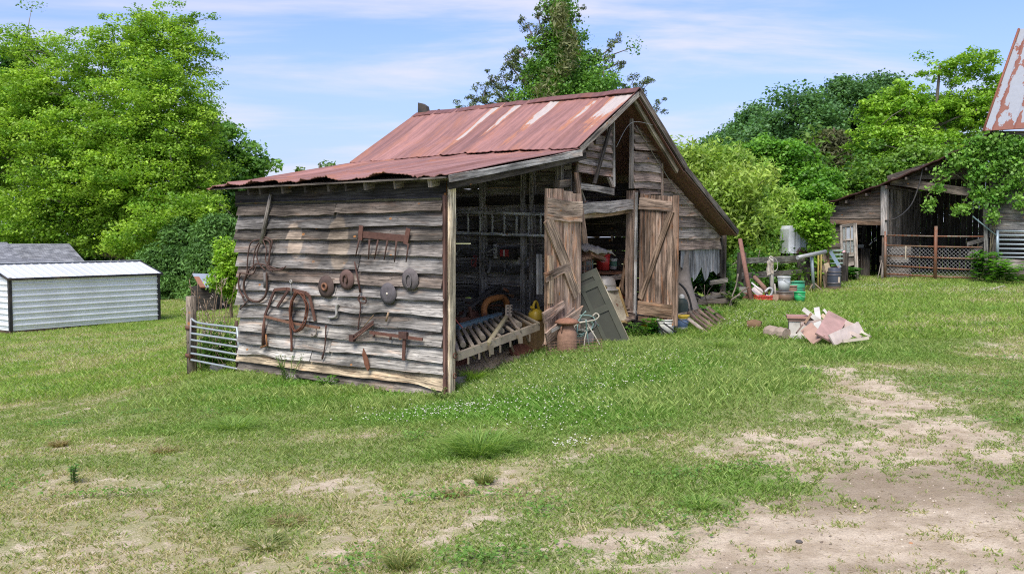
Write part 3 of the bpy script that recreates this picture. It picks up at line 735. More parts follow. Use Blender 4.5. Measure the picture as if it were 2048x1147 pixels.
def rake(a, b, v, h, t_, col, drop=.0, name='rake_board', mat='wood', n=8, wav=.01):
    (nu, nz), L = n2(a, b); nv_ = U * nu + Z * nz
    m = MB(); m.board(B(a[0], v, a[1]) - nv_ * drop, B(b[0], v, b[1]) - nv_ * drop, nv_ * h, -V * t_, col, n=n, wav=wav); return m.build(name, mat, barn)
rake((EL[0] + .02, EL[1] - .015), (KL[0] + .05, KL[1] - .02), V0 + .02, .095, .03, (.46, .44, .41), .03)['label'] = 'pale splintered board along the lean-to edge'
rake((EL[0] + .1, EL[1]), (KL[0] + .3, KL[1] + .05), V0 + .12, .12, .04, (.08, .07, .06), .13)
rake((KL[0] + .02, KL[1] + .015), (PK[0], PK[1]), V0 + .03, .09, .035, (.40, .36, .31), .02)
rake((KR[0], KR[1]), (PK[0], PK[1] - .01), V0 + .02, .13, .04, (.22, .19, .16), .05)
rake((TR[0] - .02, TR[1] + .0), (KR[0] - .02, KR[1] - .01), V0 + .02, .12, .04, (.17, .15, .13), .05)
rake((KR[0] - .2, KR[1] - .1), (PK[0] - .1, PK[1] - .14), V0 + .12, .09, .05, (.36, .31, .24), .07)
m = MB(); m.grid([[B(PK[0] + du, V0 - .02 + (V1 - V0 + .04) * k / 40, PK[1] + .085 - abs(du) * .62 + (float(vn(k * .6, 3)) - .5) * .035) for du in (-.16, -.08, 0, .08, .16)] for k in range(41)], (.55, .5, .5), lambda i, j: (i * .13, j * .08))
o = m.build('ridge_cap', 'roofred', barn); sol = o.modifiers.new('thickness', 'SOLIDIFY'); sol.thickness = .015
m = MB(); c = lambda v, z: B(PK[0] - .02, v, PK[1] + z)
m.poly([c(4.86, .06), c(5.14, .06), c(5.13, .30), c(5.02, .27), c(4.90, .20)], U * .10, (.03, .032, .032)); m.build('roof_vent', 'paint', barn)
# gable front -------------------------------------------------------
def fboards(name, rows, v, mat='wood', t_=.024, cols=(GREY,), wav=.013, part=None, tilt=.06):
    """rows: ((px,py top-left),(bottom-left),(top-right),(bottom-right)) on the barn front"""
    m = MB()
    for i, (a, b, c_, d) in enumerate(rows):
        A, Bq, C_, D = (Fp(*q, v) for q in (a, b, c_, d))
        w = ((A - Bq) + (C_ - D)) / 2
        m.board((A + Bq) / 2, (C_ + D) / 2, w + V * tilt, -V * t_, cols[i % len(cols)], n=10, wav=wav)
    return m.build(name, mat, barn)
def lap(xl, ytl, ybl, xr, ytr, ybr, n, over=4, jit=2):
    out = []
    for k in range(n):
        f = lambda a, b, q: a + (b - a) * q
        j = random.uniform(-jit, jit)
        out.append(((xl, f(ytl, ybl, k / n) - over), (xl, f(ytl, ybl, (k + 1) / n) + j), (xr, f(ytr, ybr, k / n) - over), (xr, f(ytr, ybr, (k + 1) / n) + j)))
    return out
GC = [(.36, .27, .22), (.29, .24, .205), (.40, .31, .255), (.25, .20, .17), (.38, .33, .29)]
# left gable siding: sagging boards, cut to the roof slope
rows = [((1216, 256), (1207, 270), (1224, 250), (1224, 276)), ((1196, 272), (1184, 287), (1224, 272), (1224, 292)), ((1180, 284), (1168, 300), (1224, 289), (1224, 309)), ((1166, 296), (1152, 312), (1224, 306), (1224, 322)),
        ((1154, 306), (1152, 326), (1224, 320), (1224, 338)), ((1154, 324), (1152, 344), (1224, 335), (1224, 356))]
fboards('gable_siding', rows, .03, cols=GC)['label'] = 'sagging boards left of the loft slit'
m = MB(); m.board(Fp(1225, 244, .0), Fp(1226, 373, .0), U * .035, -V * .04, (.45, .42, .38)); m.build('slit_trim', 'wood', barn)
m = MB(); m.board(Fp(1261, 238, .0), Fp(1260, 377, .0), U * .085, -V * .05, (.36, .325, .29), n=6, wav=.004); m.build('slit_trim', 'wood', barn)['label'] = 'wide grey board right of the loft slit'
m = MB(); m.board(Fp(1219, 253, -.06), Fp(1187, 367, -.06), U * .075, -V * .04, (.13, .11, .095), n=4, wav=.003); m.build('brace_board', 'wood', barn)['label'] = 'dark diagonal board across the gable'
m = MB(); m.board(Fp(1158, 371, -.03), Fp(1225, 384, -.03), Z * .11, -V * .04, (.42, .38, .34), n=6, wav=.008); m.build('loose_board', 'wood', barn)
m = MB(); m.board(Fp(1151, 345, -.09), Fp(1170, 487, -.16), U * .11, -V * .03, (.31, .215, .155), n=6, wav=.004); m.build('loose_board', 'wood', barn)['label'] = 'long brown board hanging beside the left door'
m = MB(); m.board(Fp(1152, 330, .04), Fp(1147, 385, .04), U * .05, -V * .05, (.30, .24, .19)); m.build('loose_board', 'wood', barn)
m = MB(); m.board(Fp(1215, 355, .0), Fp(1223, 375, .0), U * .08, -V * .05, (.34, .29, .25)); m.build('loose_board', 'wood', barn)
m = MB(); m.board(Fp(1153, 358, .1), Fp(1168, 402, .1), U * .05, -V * .03, (.30, .27, .24)); m.build('loose_board', 'wood', barn)
m = MB(); m.board(Fp(1120, 368, .1), Fp(1142, 366, .1), Z * .13, V * .14, (.28, .235, .18)); m.build('post_block', 'wood', barn)
# right gable siding
rows = lap(1265, 250, 378, 1319, 262, 380, 7)
rows[0] = ((1265, 244), (1265, 268), (1282, 260), (1290, 270)); rows[1] = ((1265, 264), (1265, 284), (1298, 268), (1304, 286)); rows[2] = ((1265, 280), (1265, 300), (1308, 284), (1316, 302))
rows += [((1278, 378), (1278, 390), (1320, 379), (1320, 388))]
fboards('gable_siding', rows, .03, cols=GC)['label'] = 'weathered boards right of the loft slit'
m = MB(); m.board(Fp(1322, 326, .0), Fp(1322, 392, .0), U * .05, -V * .04, (.34, .27, .22)); m.build('corner_trim', 'wood', barn)
rows = []
zs = np.linspace(3.45, 2.05, 7)
for k in range(6):                              # right lean-to siding, cut to the roof line
    zt, zb = zs[k] + .03, zs[k + 1]
    sl = (TR[1] - KR[1]) / (TR[0] - KR[0]); ur = lambda z: KR[0] + (z + .16 - KR[1]) / sl
    m = MB(); j = [random.uniform(-.012, .012) for _ in range(7)]; e0, e1 = min(9.35, ur(zt)), min(9.4, ur(zb))
    pts = [B(6.33 + (e1 - 6.33) * q / 6, .02, zb + j[q]) for q in range(7)] + [B(e0, .06, zt), B(6.33, .06, zt)]
    m.poly(pts, -V * .024, GC[k % 5])
    m.build('lean_to_siding', 'wood', barn)
m = MB()                                        # ragged grey sheet under it
for (x0, x1, yt, ybs) in ((1361, 1386, 481, (535, 541, 552, 558)), (1386, 1404, 482, (562, 556, 540, 532)), (1404, 1420, 482, (540, 560, 556, 538)), (1420, 1438, 481, (546, 540, 551, 545))):
    n_ = len(ybs); pts = [Fp(x0, yt, .05), Fp(x1, yt, .05)] + [Fp(x1 - (x1 - x0) * k / (n_ - 1), ybs[n_ - 1 - k] + random.uniform(-3, 3), .05) for k in range(n_)]
    m.poly(pts, -V * .012, (.30, .30, .31), uvs=[(q.z * 1.0, q.dot(U)) for q in pts])
m.build('tattered_sheet', 'wood', barn)
for px, py in ((1452, 598), (1445, 540)):
    m = MB(); m.board(Fp(px, 466, .1), Fp(px - 3, py + 12, .1), U * .09, V * .1, (.14, .115, .095), n=5, wav=.01); m.build('lean_to_post', 'wood', barn)
# lintel, door posts, sill
m = MB(); m.board(Fp(1152, 419, -.04), Fp(1267, 408, -.04), Z * .20, V * .16, (.40, .365, .33), n=16, wav=.022); m.build('lintel', 'wood', barn)
m = MB(); m.board(Fp(1160, 434, .05), Fp(1266, 421, .05), Z * .10, V * .05, (.43, .32, .22), n=8, wav=.012); m.build('lintel', 'wood', barn)['label'] = 'lighter board under the lintel log'
m = MB(); m.board(Fp(1271, 381, -.02), Fp(1267, 640, -.02), U * .20, V * .14, (.33, .24, .185), n=8, wav=.006); m.build('door_post', 'wood', barn)['label'] = 'brown square post beside the right door'
m = MB(); m.board(Fp(1275, 385, -.07), Fp(1272, 630, -.07), U * .035, V * .04, (.52, .50, .47), n=12, wav=.006); m.build('door_trim', 'wood', barn)
m = MB(); m.board(Fp(1158, 330, .1), Fp(1160, 690, .1), U * .14, V * .14, (.2, .16, .13)); m.build('door_post', 'wood', barn)
m = MB(); m.board(Fp(1160, 655, .05), Fp(1290, 640, .05), Z * .2, V * .3, (.2, .165, .135), n=6, wav=.01); m.build('door_sill', 'wood', barn)
m = MB(); m.board(Fp(1271, 640, .0), Fp(1271, 702, .0), U * .16, V * .16, (.12, .10, .085)); m.build('pier', 'wood', barn)
# loft floor, back wall, inner partitions, far side
def wall_boards(name, p0, p1, z0, z1, n, nor, col, gap=.012, cj=.35, t_=.025, mat='wood', label=None):
    m = MB(); h = (z1 - z0) / n
    for k in range(n):
        za = z0 + h * k; m.board(p0 + Z * (za + h / 2), p1 + Z * (za + h / 2), Z * (h - random.uniform(.4, 1.6) * gap), nor * t_, col, n=6, wav=.006, cj=cj)
    o = m.build(name, mat, barn)
    if label: o['label'] = label
    return o
f0 = lambda u, v: B(u, v, 0) 
wall_boards('partition_wall', f0(3.45, .15), f0(3.45, LB), .15, 3.72, 14, U, (.33, .31, .285), label='dark inner plank wall behind the ladder')
m = MB()
for v, w_ in ((2.95, .09), (2.05, .13), (1.12, .09), (.93, .09), (.35, .12)): m.board(B(3.44, v, .2), B(3.44, v, 3.7), V * w_, -U * .09, (.40, .375, .34))
m.board(B(3.43, .15, 2.98), B(3.43, LB, 2.95), Z * .16, -U * .05, (.06, .053, .047)); m.build('partition_studs', 'wood', barn)
m = MB()
for v0_, v1_, z_, h_ in ((1.15, 2.0, 2.05, .16), (.2, 2.95, 1.72, .1), (1.2, 2.15, 1.32, .09)): m.board(B(3.4, v0_, z_), B(3.4, v1_, z_ - .02), Z * h_, -U * .045, (.15, .14, .13), n=6, wav=.012)
m.build('ledger_board', 'wood', barn)
wall_boards('back_wall', f0(.05, LB), f0(9.3, LB), .2, 2.9, 11, V, (.34, .31, .28), gap=.025)
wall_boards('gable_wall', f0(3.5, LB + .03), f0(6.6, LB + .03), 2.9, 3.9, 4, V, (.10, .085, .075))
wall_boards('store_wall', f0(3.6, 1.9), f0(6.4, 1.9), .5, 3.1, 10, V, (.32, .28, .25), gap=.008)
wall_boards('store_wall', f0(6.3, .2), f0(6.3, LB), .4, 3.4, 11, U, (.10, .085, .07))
m = MB()
for k in range(9): m.board(B(3.5, .12 + k * .52 + .25, 2.92), B(6.4, .12 + k * .52 + .25, 2.92), V * .5, Z * .03, (.24, .21, .18), cj=.3)
m.build('loft_floor', 'wood', barn)
m = MB()
for k in range(9): m.board(B(3.5, .1 + k * .2, .52), B(6.4, .1 + k * .2, .52), V * .19, Z * .04, (.22, .165, .12), cj=.3)
m.build('store_floor', 'wood', barn)
for (x0, x1, y) in ((1222, 1272, 458), (1222, 1272, 489)):
    m = MB(); m.board(Fp(x0, y, 1.2), Fp(x1, y, 1.2), Z * .12, V * .03, (.20, .18, .16)); m.build('cross_rail', 'wood', barn)
m = MB(); m.board(Fp(1240, 425, 1.25), Fp(1240, 540, 1.25), U * .14, V * .06, (.115, .10, .088)); m.build('inner_post', 'wood', barn)
# doors ------------------------------------------------------------
def barn_door(o, A, e, h, ncol, planks, battens, brace, label, nrm, skew=0.0):
    """A bottom hinge corner, e unit along the door, h height; planks = list of (width, z0, z1)"""
    d = thing_part('door', A, label)
    m = MB(); x = 0
    for i, (w, z0, z1) in enumerate(planks):
        f = lambda xx, zz: A + e * xx + Z * (zz + skew * xx)
        m.board(f(x + w / 2, z0), f(x + w / 2, z1), e * (w - .016), nrm * .028, ncol[i % len(ncol)], n=8, wav=.003, bow=.004); x += w
        for sdx in (-.3, .0, .3): pass
    body = m.build('door_planks', 'planks', d)
    for (x0, z0, x1, z1, w, c, wav) in battens:
        m = MB(); f = lambda xx, zz: A + e * xx + Z * (zz + skew * xx) + nrm * .030
        dr = (f(x1, z1) - f(x0, z0)).normalized()
        m.board(f(x0, z0), f(x1, z1), dr.cross(nrm).normalized() * w, nrm * .035, c, n=8, wav=wav); m.build('door_batten', 'planks', d)
    for (x0, z0, x1, z1, w, c) in brace:
        m = MB(); f = lambda xx, zz: A + e * xx + Z * (zz + skew * xx) + nrm * .034
        dr = (f(x1, z1) - f(x0, z0)).normalized()
        m.board(f(x0, z0), f(x1, z1), dr.cross(nrm).normalized() * w, nrm * .03, c, n=6, wav=.004); m.build('door_brace', 'planks', d)
    return d
def thing_part(name, loc, label):
    o = bpy.data.objects.new(name, None); COL.objects.link(o); o.parent = barn; o.location = Vector(loc) - O; W[o] = Vector(loc)
    if label: o['label'] = label
    return o
# left door: folded right back against the lean-to opening
LBt = Fp(1089, 690, -.10); LBr = Fp(1160, 640, -.10)
e = (U + V * .0).normalized()
LD0 = Fp(1088, 688, -.12); hL = Fp(1082, 376, -.12).z - LD0.z
wL = (Fp(1157, 500, -.12) - Fp(1086, 500, -.12)).dot(U)
TW = (.40, .265, .185)
pk = [(wL * .25, 0, hL), (wL * .25, .1, hL + .01), (wL * .26, .15, hL - .02), (wL * .24, .1, hL - .05)]
zL = lambda py: Fp(1100, py, -.12).z - LD0.z
xL = lambda px: (Fp(px, 500, -.12) - LD0).dot(U)
barn_door(None, LD0, e, hL, [(.50, .355, .26), (.43, .29, .21), (.53, .38, .285), (.46, .32, .235)], pk,
    [(-.0, hL - .33, wL * .99, hL - .36, .33, (.52, .39, .29), .02), (xL(1085), zL(553), xL(1135), zL(545) + .08, .13, (.46, .335, .255), .03), (xL(1082), zL(632), xL(1123), zL(618) + .06, .16, (.47, .34, .26), .03),
     (xL(1096), zL(510), xL(1097), zL(606), .13, (.42, .31, .215), .004), (xL(1090), zL(680), xL(1148), zL(640), .34, (.47, .35, .275), .03)],
    [(xL(1090), zL(437), xL(1150), zL(600) + .05, .24, (.48, .35, .25))], 'sun bleached reddish brown plank door with torn battens', -V)
# right door: swung out towards the camera
dR = 17.45; dR2 = 16.85
PB0 = at(1279, 634, dR); PB1 = at(1353, 645, dR2); PT0 = at(1281, 389, dR); PT1 = at(1366, 394, dR2)
eR = Vector((PB1.x - PB0.x, PB1.y - PB0.y, 0)); wR = eR.length + .04; eR.normalize(); nR = Vector((eR.y, -eR.x, 0))
if nR.y > 0: nR = -nR
hR = PT0.z - PB0.z; hR2 = PT1.z - PB1.z; sk = (PB1.z - PB0.z) / wR
n_ = 7; pk = []
for k in range(n_): q = (k + .5) / n_; pk.append((wR / n_, .02 if k else .1, hR + (hR2 - hR) * q + random.uniform(-.02, .02)))
pk[-1] = (wR / n_ * 1.0, -.06, pk[-1][2] + .02)
barn_door(None, PB0, eR, hR, [(.27, .19, .145), (.32, .235, .18), (.25, .175, .13), (.35, .26, .205)], pk,
    [(.02, hR - .16, wR * .86, hR - .20, .20, (.30, .225, .175), .012), (.0, .19, wR * .88, .20, .26, (.37, .255, .175), .012), (.02, -.02, wR * .85, -.02, .1, (.27, .18, .12), .01)],
    [(.05, .36, wR * .84, hR - .28, .115, (.33, .235, .17))], 'dark brown plank door swung open on the right', nR, sk)
# wires on the gable
m = MB(); m.tube(spline([B(4.55, -.1, 3.93), Fp(1262, 246, -.2), Fp(1305, 250, -.32)]), .006, (.3, .3, .3), 4); m.build('wire', 'galv', barn)
m = MB(); m.tube(spline([Fp(1272, 250, -.02), Fp(1320, 330, -.05), Fp(1368, 400, -.08), Fp(1430, 458, -.05)]), .008, (.36, .34, .32), 4); m.build('wire', 'galv', barn)
# ------------------------------------------------------------------ tools hung on the plank wall
RU = (.08, .044, .036); RU2 = (.115, .06, .045); IRON = (.10, .085, .08)
def disc(px, py, rpx, col, label, hub):
    c = S(px, py, .10); d = thing('harrow_disc', label, 'disc', c, 'harrow discs on the plank wall')
    r = rpx / FPX * c.y; m = MB()
    m.lathe(c, -U, [(r, -.004), (r, .002), (r * .6, .018), (r * .12, .024), (.0, .024)], col, 28); m.build('blade', 'rust', d)
    m = MB()
    if hub == 'ring': m.lathe(c, -U, [(.035, .02), (.065, .02), (.065, .05), (.035, .05), (.035, .02)], (.2, .1, .06), 18); m.build('hub_ring', 'rust', d)
    elif hub == 'hole': m.lathe(c, -U, [(.02, .01), (.02, .028), (0, .028)], (.55, .5, .42), 8); m.build('square_hole', 'rust', d)
    elif hub == 'horseshoe':
        m.tube([c - U * .035 + V * .045 * math.cos(a) * -1 + Z * (.07 * math.sin(a)) for a in np.linspace(-.9, 3.6, 12)], .012, (.07, .04, .03), 6); m.build('horseshoe', 'rust', d)
    else:
        m.tube([c - U * .035 + V * .055 * math.cos(a) + Z * (.095 * math.sin(a) - .02) for a in np.linspace(-1.2, 11, 26)], .009, (.12, .11, .11), 6); m.build('iron_loop', 'rust', d)
disc(652, 573, 23, (.085, .06, .052), 'rusty harrow disc with a ring hub, largest gap to the others', 'ring')
disc(693, 559, 20.5, (.12, .075, .065), 'reddish harrow disc with a dark horseshoe on it', 'horseshoe')
disc(776, 587, 22, (.105, .095, .10), 'plain grey harrow disc with a small pale centre hole, lowest of the grey ones', 'hole')
disc(820, 559, 22.5, (.12, .105, .105), 'grey harrow disc with an iron loop hung over it', 'loop')
def bar(m, pts, w, col, off=None, mat=None, t_=.012):
    for a, b in zip(pts[:-1], pts[1:]):
        d = (b - a).normalized(); m.board(a - d * w * .2, b + d * w * .2, d.cross(U).normalized() * w, -U * t_, col, cj=.1)
def wall_iron(name, label, cat, build, mat='rust', group=None):
    m = MB(); build(m); return m.build(name, mat, label=label, cat=cat, group=group)
SS = lambda *q, off=.1: [S(a, b, off) for a, b in q]
# tooth bar
t_ = thing('rake_bar', 'rusty iron rake bar with six hanging teeth high on the wall', 'rake bar', S(770, 475, .1))
m = MB(); bar(m, SS((719, 468), (815, 477)), .10, (.105, .055, .043)); m.build('crossbar', 'rust', t_)
for a, b in (((723, 453), (721, 478)), ((817, 459), (812, 486))):
    m = MB(); bar(m, SS(a, b, off=.115), .085, (.115, .058, .044)); m.build('end_plate', 'rust', t_)
for a, b in (((718, 481), (711, 513)), ((739, 478), (737, 518)), ((756, 480), (749, 518)), ((775, 481), (768, 520)), ((793, 482), (789, 524)), ((817, 487), (812, 524))):
    m = MB(); m.tube(SS(a, b, off=.13), [.016, .009], (.085, .05, .04), 6); m.build('tooth', 'rust', t_)
# harness bundle at the left
t_ = thing('hay_fork_bundle', 'bundle of bent iron rods and leather hung from a grey pole', 'harness', S(515, 520, .1))
m = MB(); m.tube(SS((541, 388), (533, 432), (523, 486), off=.11), [.028, .035, .045], (.27, .24, .21), 7); m.build('pole', 'wood', t_)
for pts in (((524, 478), (503, 484), (496, 510), (494, 545)), ((522, 480), (510, 500), (506, 540)), ((524, 480), (514, 505), (517, 525), (530, 540)), ((526, 480), (533, 500), (531, 520), (540, 535)), ((528, 478), (540, 486), (538, 515), (534, 535), (545, 542)), ((530, 474), (544, 482), (540, 505), (538, 530)),
            ((494, 545), (508, 530), (525, 528), (548, 540), (566, 535)), ((512, 532), (508, 545), (500, 548), (480, 545)), ((540, 532), (560, 540), (572, 532)), ((524, 530), (512, 527), (500, 540))):
    m = MB(); m.tube(spline(SS(*pts, off=.13), 5), .012, (.09, .055, .045), 6); m.build('bent_rod', 'rust', t_)
t_ = thing('horse_collar', 'dark leather horse collar hoop hung low at the wall corner', 'horse collar', S(510, 580, .1))
m = MB(); m.tube(spline(SS((497, 543), (489, 560), (488, 580), (497, 597), (515, 603), (530, 592), (534, 570), (532, 545), off=.12), 5), .02, (.075, .045, .035), 8); m.build('hoop', 'rust', t_)
m = MB(); m.tube(spline(SS((480, 545), (477, 565), (480, 582), (488, 594), off=.12), 5), .016, (.09, .05, .04), 7); m.build('strap', 'rust', t_)
m = MB(); m.tube(SS((530, 545), (530, 576), off=.13), [.028, .028], (.17, .16, .15), 7); m.build('wooden_hame', 'wood', t_)
m = MB(); m.tube(spline(SS((484, 590), (490, 605), (498, 598), (480, 618), off=.11), 4), .012, (.09, .06, .05), 6); m.build('loose_strap', 'rust', t_)
# plough frame with wire coil
t_ = thing('plough_frame', 'rusty angular iron frame hung beneath a wrench', 'iron frame', S(590, 620, .1))
m = MB(); bar(m, SS((550, 580), (531, 630)), .045, RU, t_=.02); m.build('side_bar', 'rust', t_)
m = MB(); bar(m, SS((551, 579), (575, 577), (612, 585), (620, 592), (631, 640), off=.11), .05, RU2, t_=.02); m.build('top_bar', 'rust', t_)
m = MB(); bar(m, SS((576, 582), (556, 613), off=.12), .045, RU, t_=.02); m.build('arm', 'rust', t_)
m = MB(); bar(m, SS((530, 632), (582, 645), (640, 655), off=.11), .04, (.17, .09, .06), t_=.02); m.build('lower_bar', 'rust', t_)
m = MB(); m.tube(SS((529, 634), (527, 660), (526, 690), off=.12), [.02, .035, .03], RU2, 6); m.build('clevis', 'rust', t_)
m = MB(); m.tube(SS((532, 668), (534, 690), (522, 694), off=.12), .018, (.24, .11, .045), 6); m.build('clevis_hook', 'rust', t_)
t_ = thing('wire_coil', 'coil of brown rusted wire draped over the iron frame', 'wire coil', S(598, 620, .1))
for k in range(7):
    j = lambda: random.uniform(-3, 3)
    m = MB(); m.tube(spline(SS((592 + j(), 585 + j()), (580 + j(), 615 + j()), (582 + j(), 645 + j()), (592 + j(), 662 + j()), (607 + j(), 650 + j()), (614 + j(), 615 + j()), (606 + j(), 590 + j()), (592 + j(), 585 + j()), off=.14 + .01 * k), 5), .008, (.13, .055, .035), 5); m.build('wire_loop', 'rust', t_)
m = MB(); m.tube(spline(SS((584, 600), (581, 640), (583, 680), (583, 702), off=.13), 4), [.03] * 6 + [.022] * 7, (.12, .055, .04), 6); m.build('hanging_strap', 'rust', t_)
wall_iron('wrench', 'small grey wrench hooked above the iron frame', 'wrench', lambda m: (m.tube(SS((582, 562), (583, 590), off=.16), .013, (.36, .34, .31), 6), m.lathe(S(583, 563, .17), -U, [(.012, 0), (.032, 0), (.032, .02), (.012, .02), (.012, 0)], (.36, .34, .31), 10)), 'galv')
wall_iron('crank_handle', 'pale grey crank handle with a bent end beside the coil', 'crank', lambda m: m.tube(spline(SS((676, 607), (673, 615), (672, 632), (657, 634), off=.11), 4), .022, (.42, .40, .38), 7), 'galv')
wall_iron('iron_hook', 'small curved iron hook below the lower frame bar', 'hook', lambda m: m.tube(spline(SS((632, 657), (632, 668), (624, 672), (623, 666), off=.11), 4), .014, (.22, .19, .16), 6))
wall_iron('hanging_chain', 'long thin rusty rod and chain hanging beside the reddish disc', 'chain', lambda m: (m.tube(SS((709, 523), (716, 560), (721, 585), off=.11), [.012, .014, .02], RU, 6), m.tube(spline(SS((720, 588), (716, 598), (724, 606), (732, 604), (729, 594), (718, 596), (721, 612), (718, 640), (716, 660), off=.12), 4), .011, RU, 5)))
wall_iron('hinge_strap', 'rusty iron strap hanging on a wire low on the wall', 'strap', lambda m: m.tube(spline(SS((652, 650), (650, 690), (644, 718), off=.11), 4), [.02, .013, .013, .013, .011, .011, .012, .02, .012], RU, 6))
wall_iron('tongs', 'bundle of rusty iron tongs leaning against the planks', 'tongs', lambda m: (bar(m, SS((702, 676), (747, 643), off=.12), .03, RU, t_=.02), bar(m, SS((705, 680), (747, 648), off=.14), .025, RU2, t_=.02), m.tube(SS((714, 668), (747, 630), off=.12), .008, (.16, .11, .06), 5), m.box(S(704, 676, .14), V * .09, U * .05, Z * .1, RU)))
wall_iron('iron_crossbar', 'T shaped rusty iron bar low on the right of the wall', 'iron bar', lambda m: (bar(m, SS((742, 664), (800, 672), (845, 678), off=.12), .045, (.14, .068, .05), t_=.025), bar(m, SS((810, 675), (808, 718), off=.13), .055, RU2, t_=.02), m.box(S(807, 670, .15), V * .16, U * .05, Z * .1, RU), m.tube(SS((748, 668), (748, 673), off=.13), .02, RU, 6), m.tube(SS((781, 672), (781, 679), off=.13), .02, RU, 6)))
wall_iron('ploughshare', 'rusty pointed ploughshare hanging at the bottom of the wall', 'ploughshare', lambda m: m.poly(SS((728, 696), (726, 708), (731, 730), (737, 741), (740, 735), (737, 718), (731, 704), off=.11), -U * .02, (.17, .075, .045)))
wall_iron('wooden_peg', 'short pale wooden peg below the plain grey disc', 'peg', lambda m: m.tube(SS((777, 624), (772, 642), off=.12), .016, (.36, .25, .16), 6), 'wood')
# ------------------------------------------------------------------ inside the lean-to
t_ = thing('ladder', 'long grey ladder hung sideways on the dark inner wall', 'ladder', Pt(990, 448, 3.3))
for y0, y1 in ((424, 428), (465, 471)):
    m = MB(); m.board(Pt(903, y0, 3.28), Pt(1100, y1 + .5, 3.28), Z * .045, -U * .05, (.72, .72, .70)); m.build('rail', 'wood', t_)
for k in range(8):
    x = 912 + k * 24.2; m = MB(); m.tube([Pt(x, 425, 3.27), Pt(x, 468, 3.27)], .022, (.66, .66, .64), 7); m.build('rung', 'wood', t_)
t_ = thing('battery_charger', 'small red and black battery charger on the inner wall', 'charger', Pt(1016, 508, 3.35))
c = Pt(1018, 508, 3.3); m = MB(); m.box(c, V * .30, U * .14, Z * .20, (.02, .02, .02)); m.build('case', 'plastic', t_)
m = MB(); m.box(c - U * .075 + V * .05 + Z * .02, V * .19, U * .012, Z * .13, (.40, .03, .03)); m.build('red_face', 'plastic', t_)
m = MB(); m.box(c - U * .085 + V * .05 + Z * .02, V * .035, U * .01, Z * .12, (.6, .55, .45)); m.build('dial_strip', 'plastic', t_)
m = MB(); m.tube(spline([c - Z * .1, c - Z * .2 + V * .08 - U * .05, c - Z * .3 - V * .02 - U * .05, c - Z * .22 - V * .1 - U * .05, c - Z * .15 + V * .02 - U * .05, c - Z * .45 + V * .1 - U * .04]), .009, (.22, .21, .2), 5); m.build('cable', 'rubber', t_)
t_ = thing('power_strip', 'pale power strip with a white cable screwed to a stud', 'power strip', Pt(992, 503, 3.3))
c = Pt(991, 502, 3.3); m = MB(); m.box(c, V * .06, U * .04, Z * .26, (.62, .60, .56)); m.build('strip', 'plastic', t_)
for k in range(3): m = MB(); m.box(c - U * .022 + Z * (.07 - .07 * k), V * .03, U * .006, Z * .035, (.12, .12, .12)); m.build('socket', 'plastic', t_)
m = MB(); m.tube(spline([c + Z * .1 - U * .04 - V * .1, c + Z * .05 - U * .06, c - U * .05 + V * .15 - Z * .02, c + V * .3 + Z * .0 - U * .03]), .009, (.5, .5, .48), 5); m.build('cable', 'rubber', t_)
for px, py, c_, lab in ((952, 517, (.30, .06, .05), 'tangle of reddish cord hung on the inner wall'), (968, 512, (.2, .19, .18), 'tangle of grey wire hung beside the reddish cord'), (1022, 446, (.24, .23, .22), 'small ring of grey wire above the charger')):
    c = Pt(px, py, 3.3); m = MB(); m.tube(spline([c + V * random.uniform(-.1, .1) + Z * random.uniform(-.16, .1) - U * random.uniform(0, .05) for k in range(9)]), .009, c_, 5); m.build('wire_tangle', 'rubber', label=lab, cat='wire')
m = MB(); c = Pt(912, 507, 3.3); m.lathe(c, -U, [(.0, .02), (.035, .02), (.035, 0)], (.5, .5, .47), 10); m.tube([c, c - V * .1 + Z * .08 - U * .02], .014, (.5, .5, .47), 6); m.build('pulley', 'galv', label='small pale pulley on the inner wall beside the corner post', cat='pulley')
m = MB(); m.poly([Pt(a, b, 3.3) for a, b in ((980, 520), (984, 521), (981, 540), (978, 547), (974, 545), (978, 535))], -U * .01, (.3, .29, .27)); m.build('hanging_rag', 'cloth', label='narrow grey rag hanging under the power strip', cat='rag')
# field cultivator
t_ = thing('field_cultivator', 'mud coloured iron cultivator frame with slanted bars lying in the lean-to', 'cultivator', onG(Fp(1000, 700, .5)))
MUD = (.29, .235, .17); MUD2 = (.36, .30, .22)
fb = lambda px, py: Fp(px, py, .0); rb = lambda px, py: Fp(px, py, 1.0)
F0, F1 = fb(917, 713), fb(1080, 652); R0, R1 = rb(903, 671), rb(1033, 627)
m = MB(); m.board(F0, F1, Z * .12, V * .06, MUD2, cj=0); m.build('front_bar', 'paint', t_)
m = MB(); m.board(R0, R1, Z * .10, V * .06, MUD, cj=0); m.build('rear_bar', 'paint', t_)
for k, q in enumerate(np.linspace(.0, .97, 13)):
    a = R0.lerp(R1, q) + Z * .04; b = F0.lerp(F1, q) + Z * .05
    m = MB()
    if k % 3 == 1: m.tube([a, a.lerp(b, .72)], .045, MUD2, 10); m.build('spring_tube', 'paint', t_)
    else: m.board(a, b, (b - a).cross(Z).normalized() * .055, Z * .03, MUD if k % 2 else MUD2, cj=.1); m.build('cross_bar', 'paint', t_)
H = Fp(1014, 628, .45); Hb = Fp(1021, 626, .5)
m = MB(); m.tube([Fp(1012, 634, .4), fb(975, 688)], .04, (.34, .29, .17), 6); m.build('hitch_arm', 'paint', t_)
m = MB(); m.tube([Fp(1017, 632, .4), fb(1041, 665)], .025, (.22, .18, .14), 6); m.build('hitch_arm', 'paint', t_)
